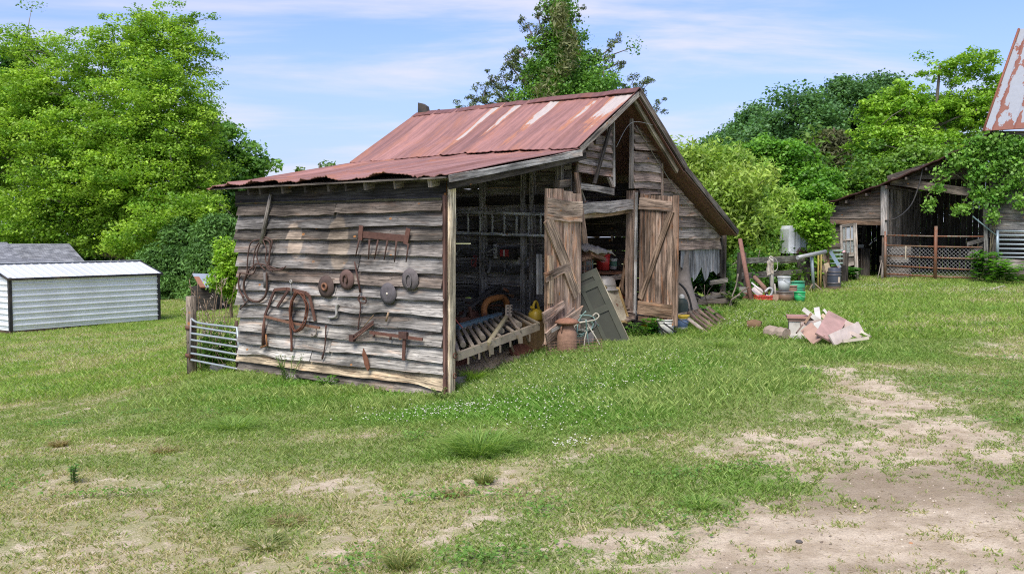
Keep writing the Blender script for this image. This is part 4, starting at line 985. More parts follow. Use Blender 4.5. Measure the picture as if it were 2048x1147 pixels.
for px in (1012, 1019):
    m = MB(); a = Fp(px, 632, .42); b = Fp(px + .8, 609, .42); m.board(a, b, U * .055, -V * .03, (.33, .27, .22)); 
    m.build('hitch_plate', 'paint', t_)
    for k in range(3):
        q = a.lerp(b, .3 + .28 * k); m = MB(); m.lathe(q - V * .031, -V, [(.016, 0), (.016, .004), (0, .004)], (.03, .03, .03), 8); m.build('bolt_hole', 'paint', t_)
for (a, b, w) in (((977, 690), (979, 708), .11), ((1035, 668), (1037, 686), .11)):
    m = MB(); m.board(fb(*a) - V * .03, fb(*b) - V * .03, U * w, -V * .025, MUD, n=2, taper=.75); m.build('lug_plate', 'paint', t_)
for pts in (((967, 692), (968, 710), (974, 724)), ((1020, 675), (1022, 690), (1027, 703)), ((940, 690), (942, 705), (950, 716)), ((1050, 660), (1053, 674), (1058, 684))):
    m = MB(); m.tube(spline([Fp(a, b, .12) for a, b in pts], 4), .022, (.16, .115, .085), 6); m.build('tine', 'rust', t_)
for k in range(7):
    p = F0.lerp(F1, .1 + .125 * k) - Z * .06 - V * .01; m = MB(); m.board(p, p - Z * random.uniform(.06, .12), U * .03, -V * .012, MUD); m.build('clip', 'paint', t_)
for k in range(6):
    p = R0.lerp(R1, .18 + .1 * k) - V * .04 + Z * .02; m = MB(); m.tube([p + U * .06 * math.cos(a) * .6 + Z * .05 * math.sin(a) for a in np.linspace(0, 5.5, 9)], .012, MUD2, 5); m.build('u_bolt', 'paint', t_)
m = MB(); m.board(Fp(919, 657, 1.0), Fp(1004, 631, 1.0), Z * .11, V * .12, (.13, .21, .25)); m.build('steel_beam', 'paint', label='dusty blue steel beam lying behind the cultivator frame', cat='beam')
m = MB(); m.tube(spline([Fp(a, b, 1.35) for a, b in ((970, 645), (968, 625), (969, 612), (976, 601), (990, 596), (1004, 594), (1011, 600), (1015, 613))], 5), .058, (.42, .17, .05), 10, cap=True)
o = m.build('curved_pipe', 'paintrust', label='thick orange pipe bent like a swan neck behind the cultivator', cat='pipe')
for i, (pts, r, c, lab) in enumerate((([(912, 650), (925, 632), (945, 610), (975, 586), (1000, 573), (1014, 570), (1024, 580), (1034, 598), (1044, 615)], .045, (.085, .08, .072), 'black hose arching highest over the orange pipe'),
    ([(920, 640), (945, 612), (965, 598), (990, 590), (1012, 585)], .034, (.08, .075, .068), 'black hose arching just above the orange pipe'),
    ([(1004, 590), (1020, 597), (1036, 608), (1050, 622)], .034, (.08, .078, .07), 'short black hose running down under the orange cylinder'))):
    m = MB(); m.tube(spline([Fp(a, b, 1.7 - .1 * i) for a, b in pts], 5), r, c, 8); m.build('rubber_hose', 'rubber', label=lab, cat='hose')
t_ = thing('hydraulic_cylinder', 'slim rusty orange hydraulic cylinder leaning on the hoses', 'cylinder', Fp(1035, 595, 1.4))
m = MB(); m.tube([Fp(1018, 584, 1.45), Fp(1058, 619, 1.3)], [.05, .035], (.33, .16, .07), 10); m.build('barrel', 'paintrust', t_)
m = MB(); m.tube([Fp(1009, 577, 1.45), Fp(1018, 584, 1.45)], .03, (.28, .13, .07), 8); m.build('rod_end', 'rust', t_)
t_ = thing('implement_gearbox', 'rusty brown implement block with an upright lever behind the cultivator', 'machine part', Fp(935, 648, 1.5))
m = MB(); m.box(Fp(930, 642, 1.6), U * .55, V * .25, Z * .16, (.17, .085, .06)); m.box(Fp(938, 630, 1.65), U * .3, V * .2, Z * .14, (.15, .07, .05)); m.build('housing', 'rust', t_)
m = MB(); m.board(Fp(944, 634, 1.45), Fp(940, 613, 1.45), U * .05, V * .03, (.16, .08, .055)); m.build('lever', 'rust', t_)
for i, (px, py) in enumerate(((912, 655), (1060, 640), (1045, 690))):
    c = Fp(px, py, 1.3 if i < 2 else .5); m = MB(); m.lathe(onG(c, .02), (.2, -.5, 1), [(0, .05), (.16, .06), (.24, .0), (.2, -.04), (.05, -.02)], (.15, .065, .045), 16)
    m.build('scrap_disc', 'rust', label=('rusty scrap disc at the left end inside the lean-to', 'rusty scrap disc in the dark behind the right end of the cultivator', 'rusty scrap disc under the right half of the cultivator')[i], cat='disc')
m = MB(); m.tube(spline([Fp(903, 622, .9), Fp(912, 640, .9), Fp(925, 655, .8)]), .010, (.45, .10, .08), 6); m.build('red_twine', 'rubber', label='thin red cord hanging beside the pale corner post', cat='cord')
c = onG(Fp(909, 738, .35)); m = MB(); m.lathe(c, Z, [(.19, 0), (.21, .06), (.20, .16), (.17, .16), (.18, .02), (0, .02)], (.21, .20, .18), 22); m.build('rubber_tub', 'rubber', label='low dark tub on the dirt behind the corner post', cat='tub')
# yellow can on a brown box
bx = Fp(1073, 668, .45); t_ = thing('cardboard_box', 'brown box standing beside the left door under the yellow can', 'box', onG(bx))
zt = Fp(1073, 641, .45).z; zb = g1(bx.x, bx.y); m = MB(); m.box(B(*uvz(bx)[:2], (zt + zb) / 2), U * .42, V * .3, Z * (zt - zb), (.27, .175, .09)); m.build('carton', 'cloth', t_)
m = MB(); m.box(B(*uvz(bx)[:2], zt + .004) - V * .0, U * .40, V * .02, Z * .008, (.20, .125, .06)); m.build('flap_seam', 'cloth', t_)
yc = B(uvz(bx)[0] - .02, uvz(bx)[1], zt + .006); t_ = thing('fuel_can', 'yellow plastic fuel can standing on the brown box', 'fuel can', yc)
m = MB(); m.lathe(yc, Z, [(0, 0), (.12, 0), (.13, .03), (.13, .13), (.09, .18), (.05, .20), (0, .20)], (.52, .36, .03), 12); m.build('body', 'plastic', t_)
m = MB(); m.tube(spline([yc + Z * .16 - U * .08, yc + Z * .30 - U * .05, yc + Z * .31 + U * .03, yc + Z * .14 + U * .11]), .022, (.52, .36, .03), 8); m.build('handle', 'plastic', t_)
m = MB(); m.tube([yc + Z * .17 - U * .04, yc + Z * .24 - U * .14], .022, (.42, .28, .02), 8); m.build('spout', 'plastic', t_)
m = MB(); m.board(Fp(1081, 588, .1), Fp(1080, 508, .1), U * .13, V * .03, (.27, .29, .31), n=4, wav=.003); m.build('grey_plank', 'wood', label='blue grey plank standing upright at the left door edge', cat='plank')
# ------------------------------------------------------------------ things in the open doorway
dv = .75
sh = Fp(1218, 541, dv); t_ = thing('shelf', 'reddish brown wooden shelf board in the doorway holding buckets', 'shelf', sh)
m = MB(); m.board(Fp(1183, 543, dv), Fp(1268, 541, dv), V * .5, -Z * .05, (.25, .11, .06)); m.build('shelf_board', 'wood', t_)
for x in (1186, 1262): m = MB(); m.board(Fp(x, 542, dv + .1) - Z * .05, Fp(x, 640, dv + .1), U * .08, V * .08, (.12, .09, .07)); m.build('leg', 'wood', t_)
def bucket(name, base, r0, r1, h, col, label, cat='bucket', mat='plastic', rim=None, lid=None, band=None, handle=True, group=None, tilt=Z, n=26, inner=None):
    t_ = thing(name, label, cat, base, group); ax = Vector(tilt).normalized(); m = MB()
    if lid is None: m.lathe(base, ax, [(0, 0), (r0, 0), (r1, h), (r1 - .008, h), (r0 - .008, .02), (0, .02)], col, n)
    else: m.lathe(base, ax, [(0, 0), (r0, 0), (r1, h), (0, h)], col, n)
    m.build('body', mat, t_)
    m = MB(); rr = lambda q: r0 + (r1 - r0) * q
    m.lathe(base, ax, [(rr(.93), h * .93), (rr(.93) + .012, h * .93), (r1 + .012, h), (r1, h + .004), (r1 - .006, h)], rim or col, n)
    if name != 'drum': m.lathe(base, ax, [(rr(.8), h * .8), (rr(.8) + .008, h * .8), (rr(.83) + .008, h * .83), (rr(.83), h * .83)], rim or col, n)
    m.build('rim', mat, t_)
    if lid is not None:
        m = MB(); m.lathe(base, ax, [(r1 + .014, h * .94), (r1 + .018, h + .01), (r1 - .02, h + .016), (0, h + .012)], lid, n); m.build('lid', mat, t_)
    for (q0, q1, c) in (band or ()):
        m = MB(); m.lathe(base, ax, [(rr(q0) + .003, h * q0), (rr(q1) + .003, h * q1)], c, n); m.build('band', mat, t_)
    if handle:
        x = ax.orthogonal().normalized() if abs(ax.z) < .9 else U; y = ax.cross(x)
        m = MB(); m.tube([base + ax * (h * .88 - .10 * math.sin(a) * 1.0) + x * r1 * 1.03 * math.cos(a) - y * (r1 * 1.03 * math.sin(a)) for a in np.linspace(0, math.pi, 12)], .004, (.4, .4, .4), 5); m.build('handle', 'galv', t_)
    return t_
rb_ = Fp(1223, 540, dv) + V * .2 + Z * .002; hr = (Fp(1223, 509, dv) - Fp(1223, 540, dv)).z
t_ = bucket('bucket', rb_, .125, .14, hr * 1.02, (.52, .025, .025), 'bright red plastic bucket with a pale emblem on the doorway shelf', handle=False, group='buckets in the doorway')
# pale emblem: square outline with a peaked roof mark
fd = (CAM - rb_); fd.z = 0; fd.normalize(); sx = Vector((-fd.y, fd.x, 0))
ec = rb_ + fd * .139 + Z * hr * .66
m = MB()
for a, b in (((-.04, -.035), (.04, -.035)), ((-.04, .035), (.04, .035)), ((-.04, -.035), (-.04, .035)), ((.04, -.035), (.04, .035)), ((-.03, -.02), (0, .022)), ((0, .022), (.03, -.02)), ((-.012, -.02), (0, 0)), ((0, 0), (.012, -.02))):
    m.tube([ec + sx * a[0] + Z * a[1], ec + sx * b[0] + Z * b[1]], .005, (.75, .6, .55), 5)
m.build('emblem', 'plastic', t_)
wb = Fp(1243, 539, dv) + V * .2 + Z * .002
bucket('bucket', wb, .075, .085, hr * .72, (.62, .62, .58), 'small white tub with a green label beside the red bucket', band=((.3, .75, (.08, .2, .14)),), handle=False, group='buckets in the doorway')
gb = Fp(1192, 541, dv) + V * .22 + Z * .002
bucket('bucket', gb, .13, .15, hr * .95, (.25, .28, .30), 'blue grey metal bucket under the sack in the doorway', mat='galv', handle=False, group='buckets in the doorway')
m = MB(); P = []; c = Fp(1194, 497, dv - .05)
for i in range(15):
    row = []
    for j in range(11):
        x = (i / 14 - .5) * 2; y = (j / 10 - .5) * 2; h = .17 * max(0, 1 - x * x * .9) ** .6 * max(0, 1 - y * y * .95) ** .6 + (float(vn(x * 3 + 5, y * 3)) - .5) * .09 + (float(vn(x * 7 + 5, y * 6)) - .5) * .05
        row.append(c + U * x * .50 + V * (y * .28 + .15) + Z * (h - .10 - .06 * x))
    P.append(row)
m.grid(P, (.55, .49, .43), None, True)
o = m.build('cloth_sack', 'cloth', label='crumpled pale sack lying on planks in the doorway', cat='sack'); sol = o.modifiers.new('thickness', 'SOLIDIFY'); sol.thickness = .02
for k, (a, b, c_, lab) in enumerate((((1160, 519), (1212, 506), (.33, .21, .14), 'brown plank under the sack in the doorway'), ((1182, 507), (1212, 518), (.38, .23, .15), 'reddish slanted board below the sack'))):
    m = MB(); m.board(Fp(*a, dv - .08 - .05 * k), Fp(*b, dv - .08 - .05 * k), Z * .07, V * .25, c_, n=4, wav=.006); m.build('plank', 'wood', label=lab, cat='plank')
t_ = thing('wire_crate', 'rusty open wire crate below the sack at the left doorway side', 'crate', Fp(1172, 542, .55))
for x in (1163, 1171, 1178, 1183): m = MB(); m.tube([Fp(x, 510, .55), Fp(x, 544, .55)], .007, (.22, .12, .08), 5); m.build('wire', 'rust', t_)
for y in (512, 522, 532, 542): m = MB(); m.tube([Fp(1162, y, .55), Fp(1184, y, .55)], .006, (.22, .12, .08), 5); m.build('wire', 'rust', t_)
tb = Fp(1211, 574, .55); t_ = thing('galvanised_tub', 'pale galvanised washtub turned on its side below the shelf', 'tub', tb)
tb2 = Fp(1208, 578, .42); m = MB(); ax = (Vector((.0, .0, 1))).normalized()
m.lathe(tb2 - Z * .02, Z, [(.26, 0), (.255, .03), (.235, .035), (.23, .1), (.235, .11), (.225, .12), (.205, .2), (.16, .25), (.08, .27), (0, .275)], (.40, .37, .33), 28); m.build('body', 'galv', t_)
m = MB(); m.lathe(tb2 - Z * .02, Z, [(.255, 0), (.275, .0), (.275, .02), (.255, .02)], (.42, .39, .35), 28); m.build('rim', 'galv', t_)
# panel door leaning left of the opening (dark green grey)
a = [at(1160, 568, 15.2), at(1163, 523, 15.5), at(1192, 538, 15.4), at(1262, 688, 14.6), at(1208, 672, 14.5), at(1160, 602, 15.0)]
# leaning plane through a bottom edge and a top corner
c_br = gd(1262, 690); c_tr = at(1191, 536, c_br.y + .3); c_bl = c_br - (Vector((1, 0, 0)) - (c_tr - c_br).normalized() * (c_tr - c_br).normalized().x).normalized() * .74
t_ = thing('panel_door', 'old dark green panelled door leaning askew against the left barn door', 'door panel', c_br)
ux = (c_br - c_bl); uy = (c_tr - c_br); nn = ux.cross(uy).normalized(); nn = nn if nn.y < 0 else -nn
OLV = (.058, .062, .042); OLV2 = (.042, .044, .03)
q = lambda x, y: c_br - ux * (1 - x) + uy * y
m = MB(); m.board(q(.5, 0), q(.5, 1), ux, -nn * .02, OLV2, cj=0); m.build('door_panel', 'paint', t_)
for (x0, y0, x1, y1, w) in ((.93, 0, .93, 1, .14), (.07, 0, .07, 1, .14)):
    m = MB(); m.board(q(x0, y0), q(x1, y1), ux * w, nn * .022, OLV, cj=0); m.build('stile', 'paint', t_)
for y, w in ((.06, .12), (.52, .08), (.83, .08), (.96, .08)):
    m = MB(); m.board(q(.14, y), q(.86, y), uy * w, nn * .02, OLV, cj=0); m.build('rail', 'paint', t_)
m = MB(); m.board(q(.5, .1), q(.5, .48), ux * .09, nn * .02, OLV, cj=0); m.board(q(.5, .56), q(.5, .8), ux * .09, nn * .02, OLV, cj=0); m.build('mullion', 'paint', t_)
m = MB(); m.board(q(1.01, 0), q(1.01, 1), ux * .02, nn * .03, (.40, .36, .27), cj=0); m.build('edge_strip', 'wood', t_)
# framed board
f = [Fp(1196, 573, .32), Fp(1236, 577, .22), Fp(1259, 646, -.12), Fp(1219, 640, -.05)]
t_ = thing('framed_board', 'cream board in a golden wooden frame leaning behind the green door', 'framed board', f[3])
e1 = (f[1] - f[0]); e2 = (f[0] - f[3]); nn2 = e1.cross(e2).normalized(); nn2 = nn2 if nn2.y < 0 else -nn2
m = MB(); m.poly(f, -nn2 * .012, (.50, .44, .31)); m.build('board', 'paint', t_)
for a, b in ((0, 1), (1, 2), (2, 3), (3, 0)):
    d = (f[b] - f[a]).normalized(); m = MB(); m.board(f[a], f[b], d.cross(nn2).normalized() * .045, nn2 * .025, (.43, .30, .13)); m.build('frame', 'wood', t_)
t_ = thing('shovel', 'long handled shovel leaning inside the right of the doorway', 'shovel', Fp(1246, 580, .25))
m = MB(); m.tube(spline([Fp(a, b, .25) for a, b in ((1255, 490), (1250, 520), (1245, 555), (1238, 578))], 4), .022, (.30, .19, .12), 8); m.build('handle', 'wood', t_)
m = MB(); m.tube(spline([Fp(a, b, .2) for a, b in ((1256, 515), (1250, 525), (1252, 535), (1246, 555), (1245, 580), (1250, 590))], 4), [.025] * 10 + [.035] * 11, (.26, .16, .10), 8); m.build('hame_stick', 'wood', t_)
m = MB(); m.poly([Fp(a, b, .35) for a, b in ((1251, 587), (1263, 587), (1256, 598), (1251, 596))], V * .1, (.50, .10, .05)); m.build('toolbox_lid', 'plastic', label='orange red plastic corner beside the shovel in the doorway', cat='plastic box')
m = MB(); m.tube(spline([Fp(1263, 560, .6), Fp(1255, 570, .55), Fp(1252, 590, .55), Fp(1260, 610, .55)]), .08, (.03, .03, .03), 10); m.build('tyre_tube', 'rubber', label='black rubber loop in the dark right corner of the doorway', cat='rubber loop')
for k in range(6):
    a = Fp(1252 + random.uniform(-3, 3), 612 + 6 * k, .1 - .04 * k); m = MB(); m.board(a, a + U * random.uniform(.2, .4) + Z * random.uniform(-.03, .03), V * .1, Z * .03, (.40, .30, .24)); m.build('scrap_wood', 'wood', label='broken wood scrap piled on the sill under the framed board', cat='scrap wood', group='wood scraps on the doorway sill')
for (a, b, w, v_, c_, lab) in (((1163, 468), (1176, 590), .12, .9, (.30, .235, .18), 'grey brown plank standing behind the sack at the left of the doorway'), ((1200, 560), (1268, 548), .1, .5, (.27, .20, .15), 'brown board lying crosswise under the shelf'), ((1235, 596), (1268, 618), .12, .25, (.36, .27, .20), 'pale board stub lying behind the framed board'), ((1226, 470), (1229, 508), .07, 1.0, (.36, .30, .24), 'short stick standing behind the red bucket'), ((1178, 560), (1200, 640), .16, .75, (.24, .19, .15), 'wide dark plank leaning behind the green door')):
    m = MB(); A_, E_ = Fp(*a, v_), Fp(*b, v_); d_ = (E_ - A_).normalized(); m.board(A_, E_, d_.cross(V).normalized() * w, V * .03, c_, n=4, wav=.005); m.build('plank', 'wood', label=lab, cat='plank')
for k in range(9):
    x0, y0 = random.uniform(905, 1050), random.uniform(600, 655); m = MB(); a = Fp(x0, y0, random.uniform(1.5, 2.4)); dd_ = Vector((random.uniform(-1, 1), random.uniform(-.6, .6), random.uniform(-.5, .45))).normalized() * random.uniform(.25, .6)
    m.tube(spline([a - dd_, a + Z * random.uniform(-.05, .1), a + dd_], 4), random.uniform(.012, .03), random.choice(((.17, .08, .05), (.12, .075, .06), (.24, .12, .06))), 7); m.build('rusty_rod', 'rust', label='bent rusty rod in the tangle of iron at the back of the lean-to', cat='rod', group='iron tangle in the lean-to')
# ------------------------------------------------------------------ in front of the left door
mc = onG(at(1134, 698, 14.9)); t_ = thing('milk_can', 'rusty brown milk can standing in the grass before the left door', 'milk can', mc)
m = MB(); m.lathe(mc, Z, [(0, 0), (.155, 0), (.165, .03), (.165, .30), (.15, .36), (.105, .43), (.10, .47), (0, .47)], (.28, .165, .115), 24); m.build('body', 'rust', t_)
m = MB(); m.lathe(mc, Z, [(.10, .47), (.19, .49), (.20, .52), (.14, .56), (.05, .58), (0, .58)], (.26, .13, .085), 24, ); m.build('lid', 'rust', t_)
for s_ in (-1, 1): m = MB(); m.tube(spline([mc + U * s_ * .10 + Z * .45, mc + U * s_ * .17 + Z * .44, mc + U * s_ * .16 + Z * .36]), .012, (.25, .14, .1), 6); m.build('handle', 'rust', t_)
t_ = thing('hose_tangle', 'tangled pale green and grey hoses heaped on a brick beside the milk can', 'hose tangle', gd(1165, 692))
HD = 15.25; hc = at(1163, 650, HD)
for k in range(9):
    c_ = ((.22, .36, .33), (.42, .40, .34), (.10, .10, .10))[k % 3]; rad = random.uniform(.10, .30)
    pts = [hc + Vector((random.uniform(-.05, .05) + rad * 1.1 * math.cos(a + k), random.uniform(-.12, .12), rad * .55 * math.sin(a + k) + random.uniform(-.05, .03))) for a in np.linspace(0, 5.4, 9)]
    m = MB(); m.tube(spline(pts, 4), .011, c_, 6); m.build('hose', 'rubber', t_)
for pts in (((1172, 622), (1158, 640), (1153, 668), (1150, 690)), ((1172, 640), (1174, 665), (1178, 692)), ((1176, 650), (1190, 672), (1200, 690)), ((1160, 645), (1188, 640), (1198, 632), (1192, 626), (1185, 632)), ((1098, 692), (1112, 665), (1140, 648), (1190, 640)), ((1176, 655), (1170, 675), (1168, 696))):
    m = MB(); m.tube(spline([at(a, b, HD - .15 + random.uniform(-.1, .1)) for a, b in pts], 5), .012, ((.24, .38, .35), (.45, .42, .34))[random.random() < .5], 6); m.build('hose', 'rubber', t_)
bk = gd(1170, 694); m = MB(); m.box(bk + Z * .14, U * .24, V * .2, Z * .28, (.45, .38, .34)); m.build('block', 'stone', label='pale brick block under the hose tangle', cat='block')
t_ = thing('mesh_roll', 'flattened rusty wire mesh lying in the grass around the milk can', 'wire mesh', gd(1130, 696))
for k in range(14):
    x = 1094 + k * 8.5; m = MB(); p = onG(at(x, 700, mc.y - .3), .0); m.tube([p, p + Z * .26 + V * .03], .004, (.2, .12, .08), 4); m.build('upright_wire', 'rust', t_)
for k in range(6):
    m = MB(); m.tube(spline([onG(at(x, 700, mc.y - .3), .03 + .045 * k) for x in np.linspace(1094, 1206, 7)], 3), .004, (.2, .12, .08), 4); m.build('cross_wire', 'rust', t_)
t_ = thing('broken_board', 'pinkish broken board propped across the foot of the left door', 'broken board', at(1130, 660, 15.1))
m = MB(); m.board(at(1090, 676, 15.0), at(1157, 628, 15.25), Vector((.12, 0, .30)), Vector((.02, -.03, 0)), (.50, .37, .29), n=8, wav=.03); m.build('plank', 'planks', t_)
m = MB(); m.board(at(1101, 662, 14.8), at(1125, 648, 14.9), Z * .05, Vector((.02, -.03, 0)), (.33, .31, .29)); m.build('metal_strip', 'galv', t_)
# ------------------------------------------------------------------ right of the right door
def gat(px, py, d): return onG(at(px, py, d))
t_ = bucket('bucket', gat(1298, 668, 17.6), .135, .15, .36, (.50, .32, .25), 'pail with a bright yellow lid and band under the right door', lid=(.16, .20, .20), band=((.72, .9, (.62, .40, .02)), (.35, .55, (.60, .36, .02))), rim=(.55, .36, .02), group='pails under the right door')
bucket('bucket', gat(1331, 672, 17.0), .14, .155, .34, (.58, .57, .52), 'dirty white pail under the right door edge', group='pails under the right door')
bucket('bucket', gat(1363, 652, 17.6), .12, .135, .33, (.10, .16, .28), 'blue and white pail with a thick yellow lid beside the right door', lid=(.60, .42, .03), band=((.78, .94, (.60, .42, .03)), (.05, .35, (.55, .55, .52))), group='pails under the right door')
gc = at(1363, 637, 18.0); t_ = thing('dark_churn', 'dark green cylinder with a pale cap behind the right door', 'gas cylinder', onG(gc))
m = MB(); hh = at(1363, 596, 18).z - onG(gc).z; m.lathe(onG(gc), Z, [(0, 0), (.125, 0), (.13, .03), (.13, hh - .1), (.10, hh - .03), (.05, hh), (0, hh)], (.02, .035, .03), 22); m.build('body', 'paint', t_)
m = MB(); m.lathe(onG(gc) + Z * hh, Z, [(.05, -.01), (.055, .05), (.02, .08), (0, .08)], (.5, .5, .47), 12); m.build('cap', 'paint', t_)
for k, pts in enumerate((((1313, 640), (1322, 655), (1340, 668)), ((1327, 645), (1340, 655), (1352, 664)), ((1318, 650), (1326, 664), (1336, 672)))):
    m = MB(); m.tube(spline([at(a, b, 16.7) for a, b in pts], 5), .014, (.02, .02, .02), 6); m.build('black_hose', 'rubber', label='black hose drooping over the pails under the right door', cat='hose', group='hoses drooping over the pails')
m = MB(); m.tube(spline([at(a, b, 18.6) for a, b in ((1358, 566), (1370, 578), (1379, 598), (1384, 622))], 5), .022, (.02, .02, .022), 7); m.tube(spline([at(a, b, 18.3) for a, b in ((1368, 600), (1375, 615), (1384, 634))], 5), .018, (.02, .02, .022), 7)
m.build('black_hose', 'rubber', label='black hose bent along the speckled trunk', cat='hose')
tr0 = gat(1377, 634, 19.0); m = MB(); m.tube(spline([tr0 - Z * .1 + U * .1, tr0 + Z * .15 + U * .03, at(1370, 585, 19.2), at(1364, 545, 19.4), at(1362, 470, 19.5)], 5), [.34, .32, .30, .28, .26, .24, .22, .21, .20, .19, .185, .18, .175, .17, .17, .165, .16, .16, .16, .16, .16], (.17, .15, .135), 14); m.build('tree_trunk', 'bark', label='speckled grey tree trunk behind the right door', cat='tree trunk')
t_ = thing('slat_panel', 'broken slatted panel lying against the pails right of the door', 'slat panel', gat(1395, 640, 17.8))
A = at(1355, 630, 17.5); Bb = at(1421, 614, 19.0)
m = MB(); m.board(A, Bb, Z * .05, Vector((0, .05, 0)), (.40, .33, .24)); m.build('top_rail', 'wood', t_)
for k in range(6):
    a = A.lerp(Bb, .12 + .16 * k); b = onG(a + Vector((.36 - .02 * k, -.7, 0)), .03); m = MB(); m.board(a, b, Vector((.05, 0, .02)), Vector((0, .01, .02)), (.17, .12, .095) if k else (.38, .33, .29)); m.build('slat', 'wood', t_)
br_l = 'bare brown branch in the heap beneath the tattered lean-to sheet'
for k in range(26):
    a = gat(random.uniform(1388, 1470), random.uniform(604, 622), random.uniform(19.2, 21.5)); L = random.uniform(.35, .9); d = Vector((random.uniform(-1, .7), random.uniform(-.3, .6), random.uniform(.1, .75))).normalized()
    p = [a + d * L * q + Vector((random.uniform(-.05, .05), random.uniform(-.05, .05), random.uniform(-.03, .05))) for q in (0, .35, .7, 1)]
    m = MB(); m.tube(spline(p, 3), [random.uniform(.008, .022)] * 10, (.14, .105, .085) if k % 3 else (.24, .20, .17), 6); m.build('branch', 'bark', label=br_l, cat='branch', group='branches heaped under the lean-to')
for (a, b, w, c, lab) in (((1420, 566), (1456, 560), .10, (.26, .24, .21), 'grey beam lying above the branch heap, end towards the fence'), ((1424, 588), (1462, 592), .08, (.24, .22, .19), 'grey plank lying on the branch heap'), ((1434, 592), (1447, 612), .14, (.22, .16, .12), 'thick brown plank end sticking out of the branch heap')):
    m = MB(); m.board(at(*a, 20.5), at(*b, 20.2), Z * w, Vector((0, .12, 0)), c, n=4, wav=.01); m.build('old_beam', 'wood', label=lab, cat='beam')
# ------------------------------------------------------------------ log and board heap on the grass
lg = gat(1500, 652, 17.6); m = MB(); a = gat(1496, 646, 17.6) + Z * .07; b = gat(1522, 652, 17.5) + Z * .07
m.tube([a, a.lerp(b, .5) + Z * .02, b], [.10, .105, .09], (.20, .125, .075), 12); m.build('log', 'bark', label='short rotten brown log lying in the grass', cat='log')
m = MB(); a = gat(1536, 646, 16.6) + Z * .08; b = gat(1574, 656, 16.2) + Z * .08; m.tube([a.lerp(b, q / 9) + Vector((0, 0, random.uniform(-.012, .012))) for q in range(10)], [.13 + random.uniform(-.015, .015) for _ in range(10)], (.30, .24, .195), 11, smooth=False); m.build('log', 'bark', label='pale grey brown log butted against the white box', cat='log')
D = 16.0; ZB = lambda px, d: g1(at(px, 680, d).x, d)
bx0 = gat(1603, 668, 16.2); t_ = thing('white_box', 'battered white wooden box with a reddish lid in the board heap', 'box', bx0)
sx_ = Vector((.97, -.24, 0)); sy_ = Vector((.24, .97, 0))
m = MB(); m.box(bx0 + sy_ * .2 + Z * .19, sx_ * .42, sy_ * .40, Z * .34, (.55, .52, .47)); m.build('box_body', 'paint', t_)
m = MB(); m.box(bx0 + sy_ * .2 + Z * .385, sx_ * .50, sy_ * .48, Z * .04, (.38, .20, .165)); m.box(bx0 + sy_ * .2 + Z * .34, sx_ * .45, sy_ * .43, Z * .05, (.28, .18, .14)); m.build('box_lid', 'paint', t_)
m = MB(); m.box(bx0 + Z * .03 - sx_ * .02, sx_ * .36, sy_ * .1, Z * .09, (.50, .48, .44)); m.build('box_foot', 'paint', t_)
def heap_board(a, b, w, c, lab, da, db, th=.03, name='scrap_board', mat='paint', wdir=None):
    A, E = at(*a, da), at(*b, db); d = (E - A).normalized()
    wv = Vector(wdir) if wdir is not None else d.cross((CAM - A).normalized()).normalized()
    tv = d.cross(wv).normalized() * th; m = MB(); m.board(A, E, wv.normalized() * w, tv, c, n=9, wav=.010 if w > .1 else .003, bow=.01); return m.build(name, mat, label=lab, cat='board')
heap_board((1606, 617), (1640, 643), .075, (.47, .45, .41), 'white painted stick slanting down off the box lid', 16.3, 15.9, .06)
heap_board((1633, 614), (1638, 644), .095, (.50, .48, .44), 'upright white post in the middle of the heap', 16.4, 15.9, .07)
heap_board((1647, 618), (1662, 636), .045, (.48, .46, .42), 'thin white stick right of the upright post', 16.5, 16.1, .04)
heap_board((1643, 629), (1658, 640), .07, (.58, .45, .33), 'tan stick behind the large pink board', 16.3, 16.1, .05)
heap_board((1602, 648), (1652, 641), .075, (.55, .44, .38), 'pinkish rail with nail holes lying across the heap', 15.7, 15.9, .03)
heap_board((1623, 626), (1610, 645), .04, (.24, .15, .09), 'curved brown stick leaning on the box', 15.75, 15.7, .03)
heap_board((1606, 648), (1594, 664), .03, (.17, .12, .09), 'dark stick reaching from the rail to the grass', 15.6, 15.4, .03)
heap_board((1634, 643), (1642, 662), .12, (.48, .48, .44), 'short white board end under the pink board', 15.8, 15.5, .04)
heap_board((1612, 652), (1636, 680), .24, (.42, .27, .215), 'reddish board half under the pink board', 15.7, 15.1, .025)
t_ = heap_board((1676, 630), (1650, 675), .34, (.38, .235, .205), 'large dusty pink board lying tilted on the heap', 15.9, 15.05, .03)
heap_board((1722, 652), (1664, 680), .19, (.48, .405, .36), 'long pale pink plank in front of the heap', 15.5, 14.95, .025)
heap_board((1687, 682), (1738, 675), .05, (.55, .48, .38), 'thin tan batten lying right of the pale plank', 14.95, 15.1, .03)
heap_board((1717, 660), (1740, 672), .035, (.55, .53, .42), 'thin pale batten sticking out behind the plank', 15.5, 15.2, .03)
heap_board((1688, 648), (1706, 655), .16, (.50, .40, .35), 'short pale board behind the long plank', 15.7, 15.5, .03)
heap_board((1700, 664), (1722, 674), .06, (.46, .38, .33), 'short board with a nail under the long plank', 15.3, 15.1, .03)
